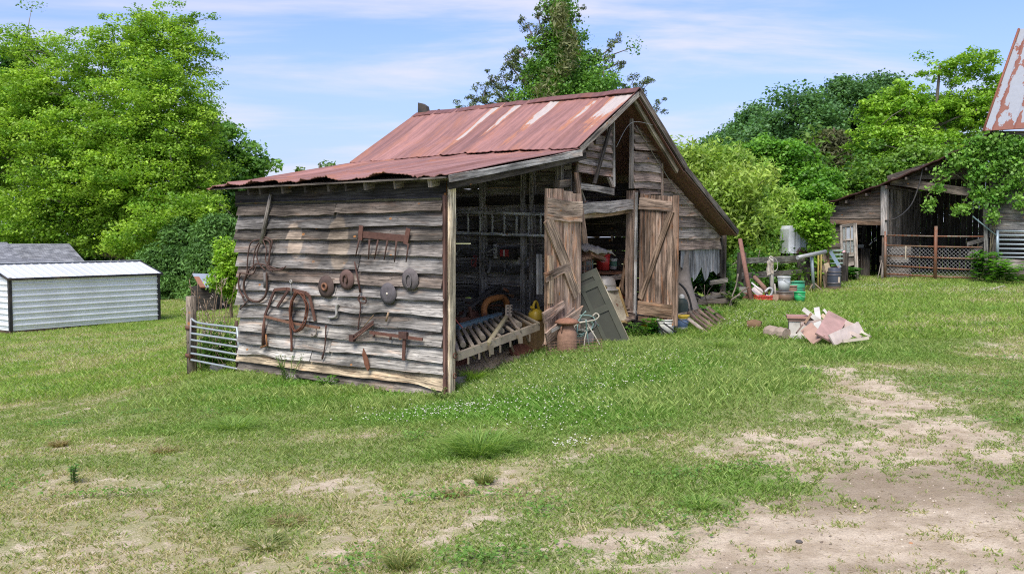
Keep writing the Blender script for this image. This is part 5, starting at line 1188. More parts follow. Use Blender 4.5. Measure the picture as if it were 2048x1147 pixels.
# ------------------------------------------------------------------ the fence line and clutter
def fat(px, py): return gd(px, py)
DF = 24.0
fd_ = lambda px: 23.6 + (px - 1483) * .033
t_ = thing('rail_fence', 'old grey rail fence with dark posts in front of the bushes', 'fence', onG(at(1540, 590, fd_(1540))))
for px, top in ((1484, 505), (1602, 512), (1690, 505)):
    d = fd_(px); p = onG(at(px, 590, d)); m = MB(); m.board(p - Z * .1, Vector((p.x, p.y, at(px, top, d).z)), Vector((.19, 0, 0)), Vector((0, .18, 0)), (.075, .065, .056), n=5, wav=.012); m.build('post', 'wood', t_)
for (a, b, w, c) in (((1484, 522), (1606, 515), .16, (.26, .245, .20)), ((1484, 551), (1606, 543), .15, (.19, .165, .14)), ((1600, 541), (1692, 535), .14, (.07, .062, .055)), ((1560, 525), (1606, 521), .05, (.24, .21, .17)), ((1600, 571), (1640, 565), .04, (.16, .13, .10))):
    m = MB(); m.board(at(*a, fd_(a[0]) - .12), at(*b, fd_(b[0]) - .12), Z * w, Vector((0, .06, 0)), c, n=10, wav=.014); m.build('rail', 'wood', t_)
m = MB(); m.tube([at(1480, 478, 22.6), onG(at(1503, 603, 21.9))], [.05, .06], (.20, .105, .08), 9); m.build('rusty_pole', 'rust', label='tall rusty pole leaning against the left fence post', cat='pole')
m = MB(); m.box(onG(at(1484, 588, 22.9)) + Z * .27, Vector((.2, 0, 0)), Vector((0, .2, 0)), Z * .14, (.30, .29, .25)); m.box(onG(at(1484, 588, 22.9)) + Z * .1, Vector((.15, 0, 0)), Vector((0, .15, 0)), Z * .2, (.07, .065, .06)); m.build('block', 'stone', label='mossy concrete block at the foot of the left fence post', cat='block')
bucket('tub', onG(at(1492, 601, 22.6)), .16, .18, .2, (.15, .07, .05), 'low rust brown tub beside the rusty pole', mat='rust', handle=False, cat='tub')
ct = onG(at(1526, 603, 22.3)); t_ = thing('red_crate', 'red plastic crate half sunk in grass under the junk panel', 'crate', ct)
m = MB()
for s in (-1, 1):
    for k in range(7): m.board(ct + Vector((-.17 + .34 * k / 6, s * .13, 0)), ct + Vector((-.17 + .34 * k / 6, s * .13, .17)), Vector((.03, 0, 0)), Vector((0, .012, 0)), (.50, .04, .03))
    for z_ in (.02, .09, .16): m.board(ct + Vector((-.19, s * .138, z_)), ct + Vector((.19, s * .138, z_)), Z * .03, Vector((0, .01 * s, 0)), (.52, .045, .035))
    for z_ in (.02, .09, .16): m.board(ct + Vector((s * .19, -.14, z_)), ct + Vector((s * .19, .14, z_)), Z * .03, Vector((.01 * s, 0, 0)), (.45, .04, .03))
m.build('lattice_side', 'plastic', t_)
m = MB(); m.poly([at(1503, 580, 22.6), at(1512, 572, 22.8), at(1527, 580, 22.8), at(1524, 593, 22.4), at(1516, 592, 22.4)], Vector((0, .03, .02)), (.52, .45, .40)); m.build('junk_board', 'paint', label='dirty white panel leaning over the red crate', cat='panel')
m = MB(); m.tube([at(1503, 565, 22.5), at(1526, 585, 22.3)], .022, (.60, .56, .55), 7); m.build('white_pipe', 'plastic', label='thin white pipe lying across the white panel', cat='pipe')
m = MB(); m.tube([at(1509, 554, 23.2), at(1531, 577, 22.7)], .055, (.21, .125, .09), 9); m.tube([at(1531, 577, 22.7), at(1533, 588, 22.5)], .045, (.17, .1, .075), 9); m.build('iron_pipe', 'rust', label='thick rusty iron pipe slanting behind the white panel', cat='pipe')
m = MB(); m.tube(spline([at(a, b, 22.4) for a, b in ((1530, 584), (1538, 576), (1545, 580), (1540, 592), (1532, 590))]), .03, (.42, .43, .43), 7); m.build('bent_duct', 'galv', label='bent grey metal scrap beside the shovel blade', cat='scrap metal')
t_ = thing('post_with_rag', 'whitish post with a tattered rag and wire tied to its top', 'post', onG(at(1545, 590, 22.8)))
m = MB(); m.tube([onG(at(1546, 590, 22.8)), at(1543, 545, 22.8), at(1542, 517, 22.9)], [.05, .055, .06], (.47, .44, .38), 9); m.build('post', 'paint', t_)
P = [[at(1535 + 12 * i / 5 + random.uniform(-1.5, 1.5), 521 + 26 * j / 7 + (abs(i - 3) * 1.2 if j > 5 else 0), 22.7 - .05 * math.sin(i * 1.3)) for j in range(8)] for i in range(6)]
m = MB(); m.grid(P, (.47, .42, .35), None, True); m.build('rag', 'cloth', t_)
m = MB(); m.tube(spline([at(a, b, 22.7) for a, b in ((1543, 514), (1553, 520), (1555, 535), (1549, 542), (1544, 532))]), .01, (.4, .38, .34), 5); m.tube(spline([at(a, b, 22.7) for a, b in ((1537, 524), (1533, 540), (1536, 550), (1541, 540))]), .01, (.3, .26, .22), 5); m.build('wire', 'galv', t_)
m = MB(); c = at(1541, 516, 22.75); m.lathe(c, (0, -1, .2), [(.02, 0), (.05, 0), (.05, .05), (.02, .05), (.02, 0)], (.45, .42, .36), 12); m.build('eye', 'paint', t_)
t_ = thing('old_shovel', 'worn rusty shovel blade standing at the foot of the rag post', 'shovel', onG(at(1551, 602, 22.2)))
m = MB(); m.poly([at(1545, 588, 22.2), at(1557, 588, 22.2), at(1557, 598, 22.15), at(1551, 605, 22.15), at(1545, 598, 22.15)], Vector((0, .02, 0)), (.26, .175, .125)); m.build('blade', 'rust', t_)
m = MB(); m.tube([at(1551, 590, 22.25), at(1549, 568, 22.5)], .024, (.40, .36, .30), 7); m.build('handle', 'wood', t_)
t0 = onG(at(1569, 601, 22.4)); bucket('planter', t0, .17, .21, .29, (.19, .115, .075), 'big brown grey planter tub with a pale rim under the grey bucket', handle=False, cat='planter', mat='plastic', rim=(.17, .165, .155))
t1 = Vector((t0.x, t0.y, t0.z + .29)); t1 = at(1567, 580, 22.3)
bucket('bucket', Vector((t0.x - .02, t0.y, t0.z + .27)), .125, .15, .37, (.46, .49, .50), 'weathered grey white bucket standing in the planter tub', lid=(.40, .41, .40), group='buckets by the fence')
bucket('flower_pot', onG(at(1583, 590, 23.0)) + Z * .0, .11, .13, .42, (.26, .155, .115), 'terracotta brown pot wedged beside the grey bucket', handle=False, cat='pot', mat='stone')
dr0 = onG(at(1592, 592, 24.0)); bucket('drum', dr0, .21, .215, .50, (.03, .24, .13), 'green drum with rusty hoops behind the grey bucket', handle=False, cat='drum', mat='paintrust', band=((.28, .36, (.20, .14, .08)), (.64, .70, (.03, .2, .11))))
bucket('bucket', onG(at(1599, 598, 22.6)), .115, .14, .28, (.03, .40, .13), 'bright green bucket in the grass before the green drum', group='buckets by the fence')
t_ = thing('pipe_stand', 'grey pipe rail on one upright pole with splayed feet', 'pipe rail', onG(at(1627, 575, 27)))
m = MB(); m.tube([at(1595, 515, 26.4), at(1651, 503, 27.4)], .06, (.38, .39, .39), 9); m.build('rail_pipe', 'galv', t_)
b0 = onG(at(1627, 572, 27)); m = MB(); m.tube([b0 + Z * .1, at(1623, 508, 27)], .05, (.30, .36, .38), 9); m.build('upright', 'galv', t_)
for dx, dy in ((-.18, -.1), (.22, -.2), (.05, .25)): m = MB(); m.tube([b0 + Z * .28, onG(b0 + Vector((dx, dy, 0)), .02)], .02, (.22, .17, .13), 6); m.build('foot', 'rust', t_)
for px0, px1, c in ((1637, 1636, (.42, .33, .10)), (1643, 1641, (.40, .31, .11))):
    m = MB(); m.tube([onG(at(px1, 566, 28)), at(px0, 507, 28.2)], .028, c, 7); m.build('tool_handle', 'wood', label='yellowish tool handle leaning beside the pipe rail', cat='tool handle', group='tool handles by the pipe rail')
m = MB(); m.board(onG(at(1655, 562, 28)), at(1645, 507, 28.4), Vector((.17, 0, .03)), Vector((0, .04, 0)), (.25, .19, .14)); m.build('leaning_board', 'wood', label='brown board leaning beside the dark barrel', cat='board')
m = MB(); m.board(onG(at(1655, 562, 28.2)), at(1655, 482, 28.6), Vector((.13, 0, 0)), Vector((0, .12, 0)), (.20, .13, .085)); m.build('gate_post', 'wood', label='brown wooden post in front of the pale green gate', cat='post')
m = MB(); m.poly([at(1648, 527, 27.9), at(1657, 525, 27.9), at(1661, 535, 27.9), at(1652, 545, 27.9)], Vector((0, .03, 0)), (.45, .36, .24)); m.build('cardboard_piece', 'cloth', label='tan cardboard sheet tucked behind the dark barrel', cat='cardboard')
b0 = onG(at(1668, 571, 27.9)); t_ = thing('barrel', 'dark blue grey barrel with hoops beside the glazed door', 'barrel', b0)
hb = at(1668, 535, 27.9).z - b0.z; m = MB(); m.lathe(b0, Z, [(0, 0), (.18, 0), (.19, .03), (.205, hb * .3), (.205, hb * .7), (.19, hb - .02), (.18, hb), (.17, hb - .02), (0, hb - .03)], (.05, .06, .085), 24); m.build('body', 'plastic', t_)
for q_ in (.28, .66, .80): m = MB(); m.lathe(b0, Z, [(.2, hb * q_ - .012), (.217, hb * q_), (.217, hb * q_ + .018), (.2, hb * q_ + .03)], (.10, .09, .095), 24); m.build('hoop', 'plastic', t_)
m = MB(); m.lathe(b0, Z, [(.200, 0), (.207, .1)], (.14, .10, .08), 24); m.build('base_band', 'plastic', t_)
sd_ = (CAM - b0); sd_.z = 0; sd_.normalize(); sd2 = (sd_ + Vector((sd_.y, -sd_.x, 0)) * -.9).normalized(); m = MB(); m.box(b0 + sd2 * .208 + Z * hb * .45, Vector((-sd2.y, sd2.x, 0)) * .07, sd2 * .01, Z * .17, (.55, .45, .36)); m.build('label_patch', 'cloth', t_)
m = MB(); m.board(at(1661, 503, 28.3), at(1680, 535, 27.9), Vector((.09, 0, .05)), Vector((0, .03, .02)), (.10, .16, .22)); m.build('angle_iron', 'paint', label='blue grey angle iron leaning on the dark barrel', cat='angle iron')
t_ = thing('field_gate', 'pale green tubular gate behind the dark barrel', 'gate', onG(at(1670, 556, 30)))
for y0, y1 in ((502, 501), (510, 509), (518, 517), (527, 526)): m = MB(); m.tube([at(1650, y0, 30), at(1686, y1, 29.6)], .028, (.30, .40, .36), 7); m.build('rail', 'galv', t_)
m = MB(); m.tube([at(1652, 498, 30), onG(at(1652, 550, 30))], .03, (.28, .36, .33), 7); m.build('upright', 'galv', t_)
# white tank, rusty brush, far low roof
tk = onG(at(1590, 545, 29.6)); t_ = thing('water_tank', 'translucent white plastic tank behind the fence and the sapling', 'tank', tk)
zt_, zb_ = at(1590, 450, 29.6).z, at(1590, 506, 29.6).z
m = MB(); w2 = 23 / FPX * 29.6; prof = [(-w2, .0), (-w2 * 1.01, .5), (-w2 * .97, .86), (-w2 * .82, .98), (w2 * .5, 1.0), (w2 * .9, .92), (w2 * 1.0, .75), (w2, 0)]
P = [[Vector((tk.x + x, tk.y + dy * .5, zb_ + (zt_ - zb_) * q)) for (x, q) in prof] for dy in np.linspace(-1, 1, 5)]
m.grid(P, (.74, .76, .80), None, False); m.poly([P[0][i] for i in range(len(prof))], Vector((0, .002, 0)), (.72, .74, .78)); m.build('shell', 'plastic', t_)
for x in (-.5, .0, .5): m = MB(); m.board(Vector((tk.x + w2 * x, tk.y - .51, zb_)), Vector((tk.x + w2 * x, tk.y - .51, zb_ + (zt_ - zb_) * .95)), Vector((.02, 0, 0)), Vector((0, -.015, 0)), (.42, .44, .46)); m.build('rib', 'plastic', t_)
m = MB(); m.box(Vector((tk.x, tk.y, (tk.z + zb_) / 2)), Vector((w2 * 1.8, 0, 0)), Vector((0, .9, 0)), Z * (zb_ - tk.z), (.06, .05, .045)); m.build('stand', 'wood', t_)
m = MB(); c = at(1604, 507, 29)
for k in range(30):
    a = random.uniform(0, math.pi); m.tube([c, c + Vector((math.cos(a) * .18, random.uniform(-.08, .08), math.sin(a) * .2))], .012, (.12, .07, .045), 4)
m.tube([c - Z * .1, onG(at(1604, 540, 29))], .05, (.09, .06, .045), 6); m.build('dry_stump', 'bark', label='dry brown brushy stump in front of the white tank', cat='stump')
t_ = thing('low_shed', 'low collapsed dark shed roof half hidden by the bushes', 'shed', onG(at(1580, 540, 34)))
a, b = at(1541, 452, 33.5), at(1604, 422, 35); m = MB(); m.board(a, b, Vector((.1, 2.2, 0)), Z * .06, (.12, .085, .07), n=8, wav=.02); m.build('roof', 'wood', t_)
m = MB(); m.board(onG(at(1562, 540, 34)), at(1562, 444, 34), Vector((.12, 0, 0)), Vector((0, .12, 0)), (.08, .07, .06)); m.board(onG(at(1600, 540, 35)), at(1600, 428, 35), Vector((.12, 0, 0)), Vector((0, .12, 0)), (.08, .07, .06)); m.build('post', 'wood', t_)
# ------------------------------------------------------------------ the right barn (facade parallel to V)
GP = at(1770, 557, 32)                      # gate post foot
RO = onG(GP); RN = -U                       # outward normal towards the camera side
def RB(px, py, off=0.0): return hit(px, py, RO + U * off, U)
rbn = thing('livestock_barn', 'vine covered grey barn with open bays behind a chain link gate', 'barn', RO)
def rboard(name, a, b, w, c, off, t_=.04, n=6, wav=.008, mat='wood', label=None, wdir=None):
    A, E = RB(*a, off), RB(*b, off); d = (E - A).normalized(); m = MB(); m.board(A, E, d.cross(U).normalized() * w, -U * t_, c, n=n, wav=wav)
    o = m.build(name, mat, rbn)
    if label: o['label'] = label
    return o
px2m = lambda n: n / FPX * 31.5
m = MB()
for k in range(6):                          # left siding
    y0, y1 = 372 + 12.4 * k, 384.4 + 12.4 * k; xl = max(1652, 1650 + (406 - y0) * 2.2 * (y0 < 404)) ; xl = 1660 + max(0, (410 - (y0 + y1) / 2)) * 2.6
    yy = (y0 + y1) / 2; A, E = RB(xl, yy + 2, .0), RB(1763, yy - 1 + k * .6, .0)
    m.board(A, E, Z * px2m(14.5) - U * -.03, -U * .03, ((.15, .125, .105), (.19, .145, .11), (.17, .13, .10), (.13, .11, .095))[k % 4], n=10, wav=.012, cj=.25)
m.build('siding', 'planks', rbn)
rboard('trim', (1763, 368), (1764, 443), .07, (.24, .225, .2), -.05)
rboard('header', (1672, 444), (1766, 447), .13, (.21, .14, .095), -.03)
rboard('post', (1771, 372), (1771, 470), .22, (.30, .28, .265), .02, .2, label='crooked pale post beside the gate')
rboard('post', (1771, 466), (1768, 556), .14, (.20, .175, .155), .03, .15)
rboard('post', (1782, 384), (1780, 500), .12, (.20, .185, .17), .5, .15)
rboard('post', (1972, 385), (1974, 560), .12, (.23, .22, .2), .0, .15)
rboard('sloping_beam', (1783, 361), (1966, 389), .27, (.19, .155, .125), -.06, .06, 10, .02)
rboard('upper_board', (1776, 360), (1972, 300), .3, (.085, .072, .062), .05, .03)
m = MB()
for k in range(5): q = k / 5; m.board(RB(1800 + 40 * k, 352 - 13 * k, .08), RB(1972, 352 - 13 * k - 3, .08), Z * px2m(15), -U * .03, (.10, .083, .07), n=6, wav=.01, cj=.25)
m.build('upper_siding', 'wood', rbn)
# lean-to roof sheet over the bays
m = MB(); P = []
for i in range(26):
    q = i / 25; px = 1646 + (1985 - 1646) * q; py = 407 + (262 - 407) * q + 12 * math.sin(q * math.pi) * .9
    a = RB(px, py, -.45) + Z * (.02 * math.sin(i * 2.1)); P.append([a, a + U * 2.2 + Z * .0, a + U * 5.0])
m.grid(P, (.14, .10, .085), lambda i, j: (i * .3, j * 2)); o = m.build('lean_to_roof', 'roofred', rbn); sol = o.modifiers.new('thickness', 'SOLIDIFY'); sol.thickness = .04
m = MB()
for k in range(9):
    q = k / 8; px = 1652 + 320 * q; py = 412 + (268 - 412) * q + 11 * math.sin(q * math.pi); a = RB(px, py, -.4) - Z * .05; m.board(a, a + U * 5, V * .06, -Z * .09, (.10, .085, .075))
m.build('rafters', 'wood', rbn)
_rp = [(lambda q: (q.dot(V), q.z))(RB(1646 + 339 * q, 407 - 145 * q + 12 * math.sin(q * math.pi) * .9, -.45)) for q in np.linspace(0, 1, 26)]
def zroof(v): return float(np.interp(-v, [-a for a, _ in _rp], [b for _, b in _rp]))
# interior: back wall of upright slats with light gaps, side walls, floor debris
m = MB(); A = RB(1640, 500, 4.5); E = RB(2080, 500, 4.5); L = (E - A); nb = int(L.length / .2)
for k in range(nb):
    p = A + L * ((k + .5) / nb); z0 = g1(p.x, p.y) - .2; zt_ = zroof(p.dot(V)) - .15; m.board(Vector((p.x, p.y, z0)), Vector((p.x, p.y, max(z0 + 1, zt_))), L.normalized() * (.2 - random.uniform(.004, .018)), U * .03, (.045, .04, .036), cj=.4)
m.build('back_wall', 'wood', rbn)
p0 = RB(1776, 500, .2)
m = MB()
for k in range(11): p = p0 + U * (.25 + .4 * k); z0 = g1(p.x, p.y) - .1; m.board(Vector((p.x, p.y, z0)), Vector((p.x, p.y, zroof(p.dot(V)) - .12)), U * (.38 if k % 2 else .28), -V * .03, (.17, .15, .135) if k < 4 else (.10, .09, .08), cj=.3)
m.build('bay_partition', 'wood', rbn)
m = MB(); p0 = RB(1652, 500, .05)
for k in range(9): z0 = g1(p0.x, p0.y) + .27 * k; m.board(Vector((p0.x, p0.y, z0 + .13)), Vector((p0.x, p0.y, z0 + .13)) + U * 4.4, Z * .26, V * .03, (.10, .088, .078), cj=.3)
m.build('end_wall', 'wood', rbn)
# walls left of the doorway (behind the glazed door)
m = MB()
for k in range(7): y0 = 452 + 15.5 * k; A, E = RB(1656, y0 + 4, .1), RB(1690, y0 + 4, .1); m.board(A, E, Z * px2m(15), -U * .03, (.12, .10, .085), n=4, wav=.01, cj=.25)
m.build('siding', 'wood', rbn)
# tall block on the right
m = MB()
for k in range(13):
    y0 = 262 + 16.2 * k; A, E = RB(1979, y0 + 8, .0), RB(2120, y0 + 12, .0); m.board(A, E, Z * px2m(18) + U * .03, -U * .03, ((.20, .19, .175), (.16, .15, .14), (.23, .22, .205))[k % 3], n=10, wav=.014, cj=.25)
m.build('block_siding', 'wood', rbn)
rboard('sill', (1995, 525), (2110, 532), .28, (.27, .24, .215), -.02, .12)
rboard('base_board', (1990, 541), (2110, 549), .2, (.15, .13, .115), .0, .1)
rboard('jamb', (1990, 460), (1990, 545), .2, (.17, .15, .13), -.01, .08)
# tall tin roof
e0, e1 = RB(1967, 262, -.5), RB(2110, 262, -.5); r0 = RB(2038, 58, 1.4)
rd = (r0 - e0); 
wv_ = V * rd.dot(V); rise = U * rd.dot(U) + Z * rd.z
m = MB(); NP, NQ = 160, 40; P = []
for i in range(NP + 1):
    row = []
    for j in range(NQ + 1):
        q = j / NQ; s = i / NP; base = e0 + (-V) * (9.0 * s) + rise * q + (wv_ * q) * (1 - s)
        x = (9.0 * s / .62) % 1; row.append(base - U * (max(0, 1 - abs(x - .5) / .08) * .04 + .03 * (q < .42) - .02 * (q > .84)))
    P.append(row)
m.grid(P, (.27, .29, .325), lambda i, j: (i * 9.0 / NP, j * rise.length / NQ)); o = m.build('main_roof', 'rooftin', rbn); o['label'] = 'steep pale tin roof with flaking rust'; sol = o.modifiers.new('thickness', 'SOLIDIFY'); sol.thickness = .03
m = MB(); m.tube([e0 + U * -.02, e0 + rise + wv_ - U * .02], .04, (.22, .09, .06), 6); m.build('roof_edge', 'rust', rbn)
m = MB(); a = RB(1985, 300, .4); m.board(RB(1978, 262, .6) , RB(1978, 262, .6) + rise * .98 + wv_ * .9, -V * .1, U * .1, (.12, .1, .09)); m.build('gable_board', 'wood', rbn)
# glazed door leaning open beside the doorway
t_ = thing('glazed_door', 'grey weathered door with six window panes and a pink sticker, hung open', 'door', onG(at(1697, 556, 31.6)))
dd = 31.7; q4 = lambda px, py: at(px, py, dd + (1714 - px) * .012)
fr = (.36, .32, .28)
for a, b, w in (((1682, 450), (1684, 562), .09), ((1709, 446), (1713, 556), .12)):
    m = MB(); m.board(q4(*a), q4(*b), Vector((w, 0, 0)), Vector((0, -.05, 0)), fr, n=4, wav=.004); m.build('stile', 'wood', t_)
for a, b, w in (((1683, 452), (1710, 448), .09), ((1684, 480), (1710, 478), .06), ((1684, 511), (1712, 507), .12), ((1685, 533), (1712, 526), .07)):
    m = MB(); m.board(q4(*a), q4(*b), Z * w, Vector((0, -.045, 0)), fr, n=2); m.build('rail', 'wood', t_)
m = MB(); m.poly([q4(1685, 514), q4(1711, 509), q4(1711, 525), q4(1685, 534)], Vector((0, .02, 0)), (.30, .26, .225)); m.build('lower_panel', 'wood', t_)
for (x0, x1, y0, y1, c) in ((1685, 1691, 455, 479, None), (1692, 1700, 454, 478, 1), (1701, 1709, 453, 477, 1), (1685, 1691, 482, 508, None), (1692, 1700, 482, 507, None), (1701, 1709, 481, 506, None)):
    m = MB(); m.poly([q4(x0, y0), q4(x1, y0), q4(x1, y1), q4(x0, y1)], Vector((0, .01, 0)), (.40, .43, .48) if c else (.1, .1, .1)); m.build('window_pane', 'plastic' if c else 'glass', t_)
for a, b in (((1691.5, 454), (1691.5, 508)), ((1700.5, 453), (1700.5, 507))): m = MB(); m.board(q4(*a), q4(*b), Vector((.03, 0, 0)), Vector((0, -.03, 0)), fr); m.build('muntin', 'wood', t_)
m = MB(); m.lathe(q4(1687, 504) + Vector((0, -.055, 0)), (0, -1, 0), [(.062, -.01), (.062, 0), (.045, .001), (.045, .0015), (0, .0015)], (.6, .3, .33), 20, cols=[(.6, .3, .33), (.6, .3, .33), (.5, .2, .25), (.62, .42, .44)]); m.build('round_sticker', 'plastic', t_)
# doorway contents
m = MB(); m.board(onG(at(1731, 552, 33.5)), at(1731, 497, 33.5), Vector((.32, 0, 0)), Vector((0, .25, 0)), (.10, .088, .078), n=4, wav=.01); m.build('standing_plank', 'wood', label='dark upright plank standing inside the barn doorway', cat='plank')
m = MB(); c = at(1721, 492, 33.5); m.box(c, Vector((.2, 0, 0)), Vector((0, .1, 0)), Z * .12, (.20, .21, .22)); m.build('switch_box', 'paint', label='grey box on the wall inside the barn doorway', cat='box')
for k in range(4):
    c = at(random.uniform(1735, 1748), random.uniform(475, 492), 33); m = MB(); m.tube([c, c + Vector((.1, 0, .08))], .02, (.38, .38, .4), 5); m.build('harness_bit', 'galv', label='small shiny metal bit hanging in the dark doorway', cat='metal bit', group='metal bits in the doorway')
for a, b in (((1755, 553), (1763, 520)), ((1766, 552), (1764, 525))):
    m = MB(); m.tube([onG(at(*a, 31.6)), at(*b, 31.9)], .016, (.32, .28, .24), 5); m.build('thin_stick', 'wood', label='thin stick leaning by the gate post in the doorway', cat='stick', group='sticks leaning in the doorway')
# chain link gate
t_ = thing('chain_link_gate', 'rusty pipe gate with five rails and sagging chain link mesh', 'gate', RO)
RP = (.20, .13, .085)
for (x0, y0, x1, y1) in ((1773, 470.5, 1976, 473), (1773, 490.5, 1965, 494.5), (1773, 511, 1964, 518), (1773, 530.5, 1963, 540), (1773, 547.5, 1955, 556)):
    m = MB(); m.tube([RB(x0, y0, -.12), RB((x0 + x1) / 2, (y0 + y1) / 2 + .6, -.12), RB(x1, y1, -.12)], .026, RP if y0 > 480 else (.24, .20, .16), 7); m.build('rail', 'galvrust', t_)
for a, b, r in (((1771, 462), (1770, 560), .048), ((1872, 452), (1870, 562), .056)):
    p = RB(*b, -.14); m = MB(); m.tube([Vector((p.x, p.y, g1(p.x, p.y) - .05)), RB(*a, -.14)], r, (.20, .13, .095), 9); m.build('upright_pipe', 'galvrust', t_)
cu = RB(1774, 491, -.10); cw_ = RB(1960, 494, -.10); cb = RB(1774, 549, -.10)
m = MB(); L = (cw_ - cu); H_ = (cu - cb).z; sp_ = .125; n_ = int((L.length + H_) / sp_)
for k in range(n_):
    for s_ in (1, -1):
        x0 = k * sp_ - H_; pts = []
        xa, xb = max(0, x0), min(L.length, x0 + H_)
        if xb <= xa: continue
        za, zb2 = (xa - x0), (xb - x0)
        if s_ < 0: za, zb2 = H_ - za, H_ - zb2
        f_ = lambda x, z_: cu + L.normalized() * x - Z * H_ + Z * z_ - Z * .06 * (x / L.length)
        m.tube([f_(xa, za), f_(xb, zb2)], .0026, (.6, .6, .58), 3, cap=False)
m.build('chain_link', 'chain', t_)
m = MB(); p = RB(1812, 492, -.2); m.tube(spline([p, p - Z * .2 - U * .02, p - Z * .45]), .02, (.55, .48, .38), 6); m.build('rope_tie', 'cloth', t_)
for a, b in (((1934, 488), (1972, 477)), ((1936, 508), (1966, 492))):
    m = MB(); m.board(RB(*a, .3), RB(*b, .3), Z * .14, U * .04, (.26, .24, .22)); m.build('loose_plank', 'wood', label='grey plank propped slanting behind the right end of the gate', cat='plank', group='planks behind the gate')
for (a, w_, h_, c) in (((1795, 545), .7, .34, (.25, .215, .185)), ((1790, 518), .8, .22, (.20, .185, .17)), ((1795, 500), .8, .3, (.17, .16, .15))):
    p = RB(*a, .55); m = MB(); m.box(p, V * w_ * 1.2, U * .3, Z * h_, c); m.build('feed_trough', 'wood', label=('lowest wooden feed box', 'middle wooden feed box', 'topmost wooden feed box')[[545, 518, 500].index(a[1])] + ' behind the left part of the gate', cat='feed box')
# tubular gate in the window opening
t_ = thing('window_gate', 'pale blue grey tubular gate set across the barn window opening', 'gate', RB(2020, 515, -.15))
for k, y in enumerate((461.5, 470, 479, 488, 497, 506, 514)): m = MB(); m.tube([RB(1994, y, -.12), RB(2110, y + 1.5, -.12)], .032, (.36, .42, .46), 7); m.build('rail', 'galv', t_)
m = MB(); m.tube([RB(1995, 460, -.13), RB(1995, 516, -.13)], .05, (.34, .42, .47), 8); m.build('upright', 'galv', t_)
m = MB(); m.board(RB(1996, 487, .02) , RB(2115, 490, .02), Z * .95, -U * .045, (.02, .018, .016)); m.build('opening_shade_board', 'wood', rbn)  # solid near-black board, its colour stands in for the shade inside the window
m = MB(); m.board(gd(1978, 583) + Z * .03, gd(2008, 574) + Z * .03, Vector((.03, .2, 0)), Z * .03, (.48, .42, .36)); m.build('flat_board', 'wood', label='pale board lying on the grass by the livestock barn', cat='board')
m = MB(); m.tube(spline([RB(1847, 328, -.3), RB(1838, 370, -.3), RB(1822, 410, -.3), RB(1795, 435, -.3), RB(1770, 441, -.2)]), .022, (.04, .04, .045), 6); m.build('drooping_cable', 'rubber', label='black cable drooping from the livestock barn roof edge', cat='cable')
m = MB(); m.tube([RB(1945, 432, -.3), RB(1992, 470, -.2)], .02, (.20, .30, .32), 6); m.build('taut_cable', 'rubber', label='blue green cable slanting down to the barn window', cat='cable')
# ------------------------------------------------------------------ left side: white shed, gate, house, far tin shed
A = at(22, 668, 33.2); A.z = g1(A.x, A.y); E = at(318, 640, 38.0); E.z = A.z + .02
zr_e = at(170, 550, 35.4).z
ax_ = Vector((E.x - A.x, E.y - A.y, 0)); LS = ax_.length; ax_.normalize(); ay_ = Vector((-ax_.y, ax_.x, 0)); WS = 3.0
zb = A.z + .12; ze = (at(22, 557, 33.2).z + at(318, 543, 38).z) / 2; zr = ze + .46
shed = thing('metal_shed', 'low white corrugated metal shed with black trim on the lawn', 'shed', A)
def SP(x, y, z_): return Vector((A.x, A.y, 0)) + ax_ * x + ay_ * y + Z * z_
def ribbed(name, p0, dx, L_, z0, z1, nor):
    m = MB(); n_ = 9; P = []; prof = []
    h = (z1 - z0) / n_
    for k in range(n_):
        for (q, d) in ((0, 0), (.42, 0), (.47, .015), (.55, .0), (.76, .0), (.82, .05), (.94, .05)): prof.append((z0 + h * (k + q), d))
    prof.append((z1, 0)); P = [[p0 + dx * (L_ * i) + Z * z_ + nor * d for z_, d in prof] for i in (0, 1)]
    m.grid(P, (.78, .81, .84), lambda i, j: (i, j * .1)); return m.build(name, 'shedtin', shed)
Q0 = Vector((A.x, A.y, 0))
ribbed('front_wall', Q0, ax_, LS, zb, ze, -ay_)
ribbed('end_wall', Q0 + ay_ * WS, -ay_, WS, zb, ze, -ax_); ribbed('end_wall', Q0 + ax_ * LS, ay_, WS, zb, ze, ax_); ribbed('back_wall', Q0 + ay_ * WS, ax_, LS, zb, ze, ay_)
for x in (0, LS):
    m = MB(); m.poly([SP(x, 0, ze - .01), SP(x, WS, ze - .01), SP(x, WS / 2, zr - .02)], ax_ * .02, (.52, .55, .58)); m.build('gable', 'shedtin', shed)
for y0, s in ((-.12, 1), (WS + .12, -1)):
    m = MB(); P = []
    for i in range(int(LS / .08) + 4):
        x = -.12 + i * .08; rb2 = .02 if i % 4 == 0 else 0
        P.append([SP(min(x, LS + .12), y0, ze - .035 + rb2), SP(min(x, LS + .12), WS / 2, zr + rb2)])
    m.grid(P, (.60, .62, .65), lambda i, j: (i * .1, j)); o = m.build('roof', 'shedtin', shed); sol = o.modifiers.new('thickness', 'SOLIDIFY'); sol.thickness = .02
BK = (.018, .02, .024)
for x, y in ((0, 0), (LS, 0), (LS, WS), (0, WS)):
    m = MB(); m.board(SP(x, y, zb), SP(x, y, ze), ax_ * .11, ay_ * .11, BK, cj=0); m.v = [p - ay_ * .055 for p in m.v]; m.build('corner_trim', 'paint', shed)
m = MB(); m.board(SP(-.13, -.135, ze - .06), SP(LS + .13, -.135, ze - .06), Z * .08, ay_ * .02, BK, cj=0); m.build('eave_trim', 'paint', shed)
for x in (-.14, LS + .12):
    for y0, y1 in ((-.13, WS / 2), (WS + .13, WS / 2)):
        m = MB(); m.board(SP(x, y0, ze - .05), SP(x, y1, zr - .02), Z * .09, ax_ * .02, BK, cj=0); m.build('rake_trim', 'paint', shed)
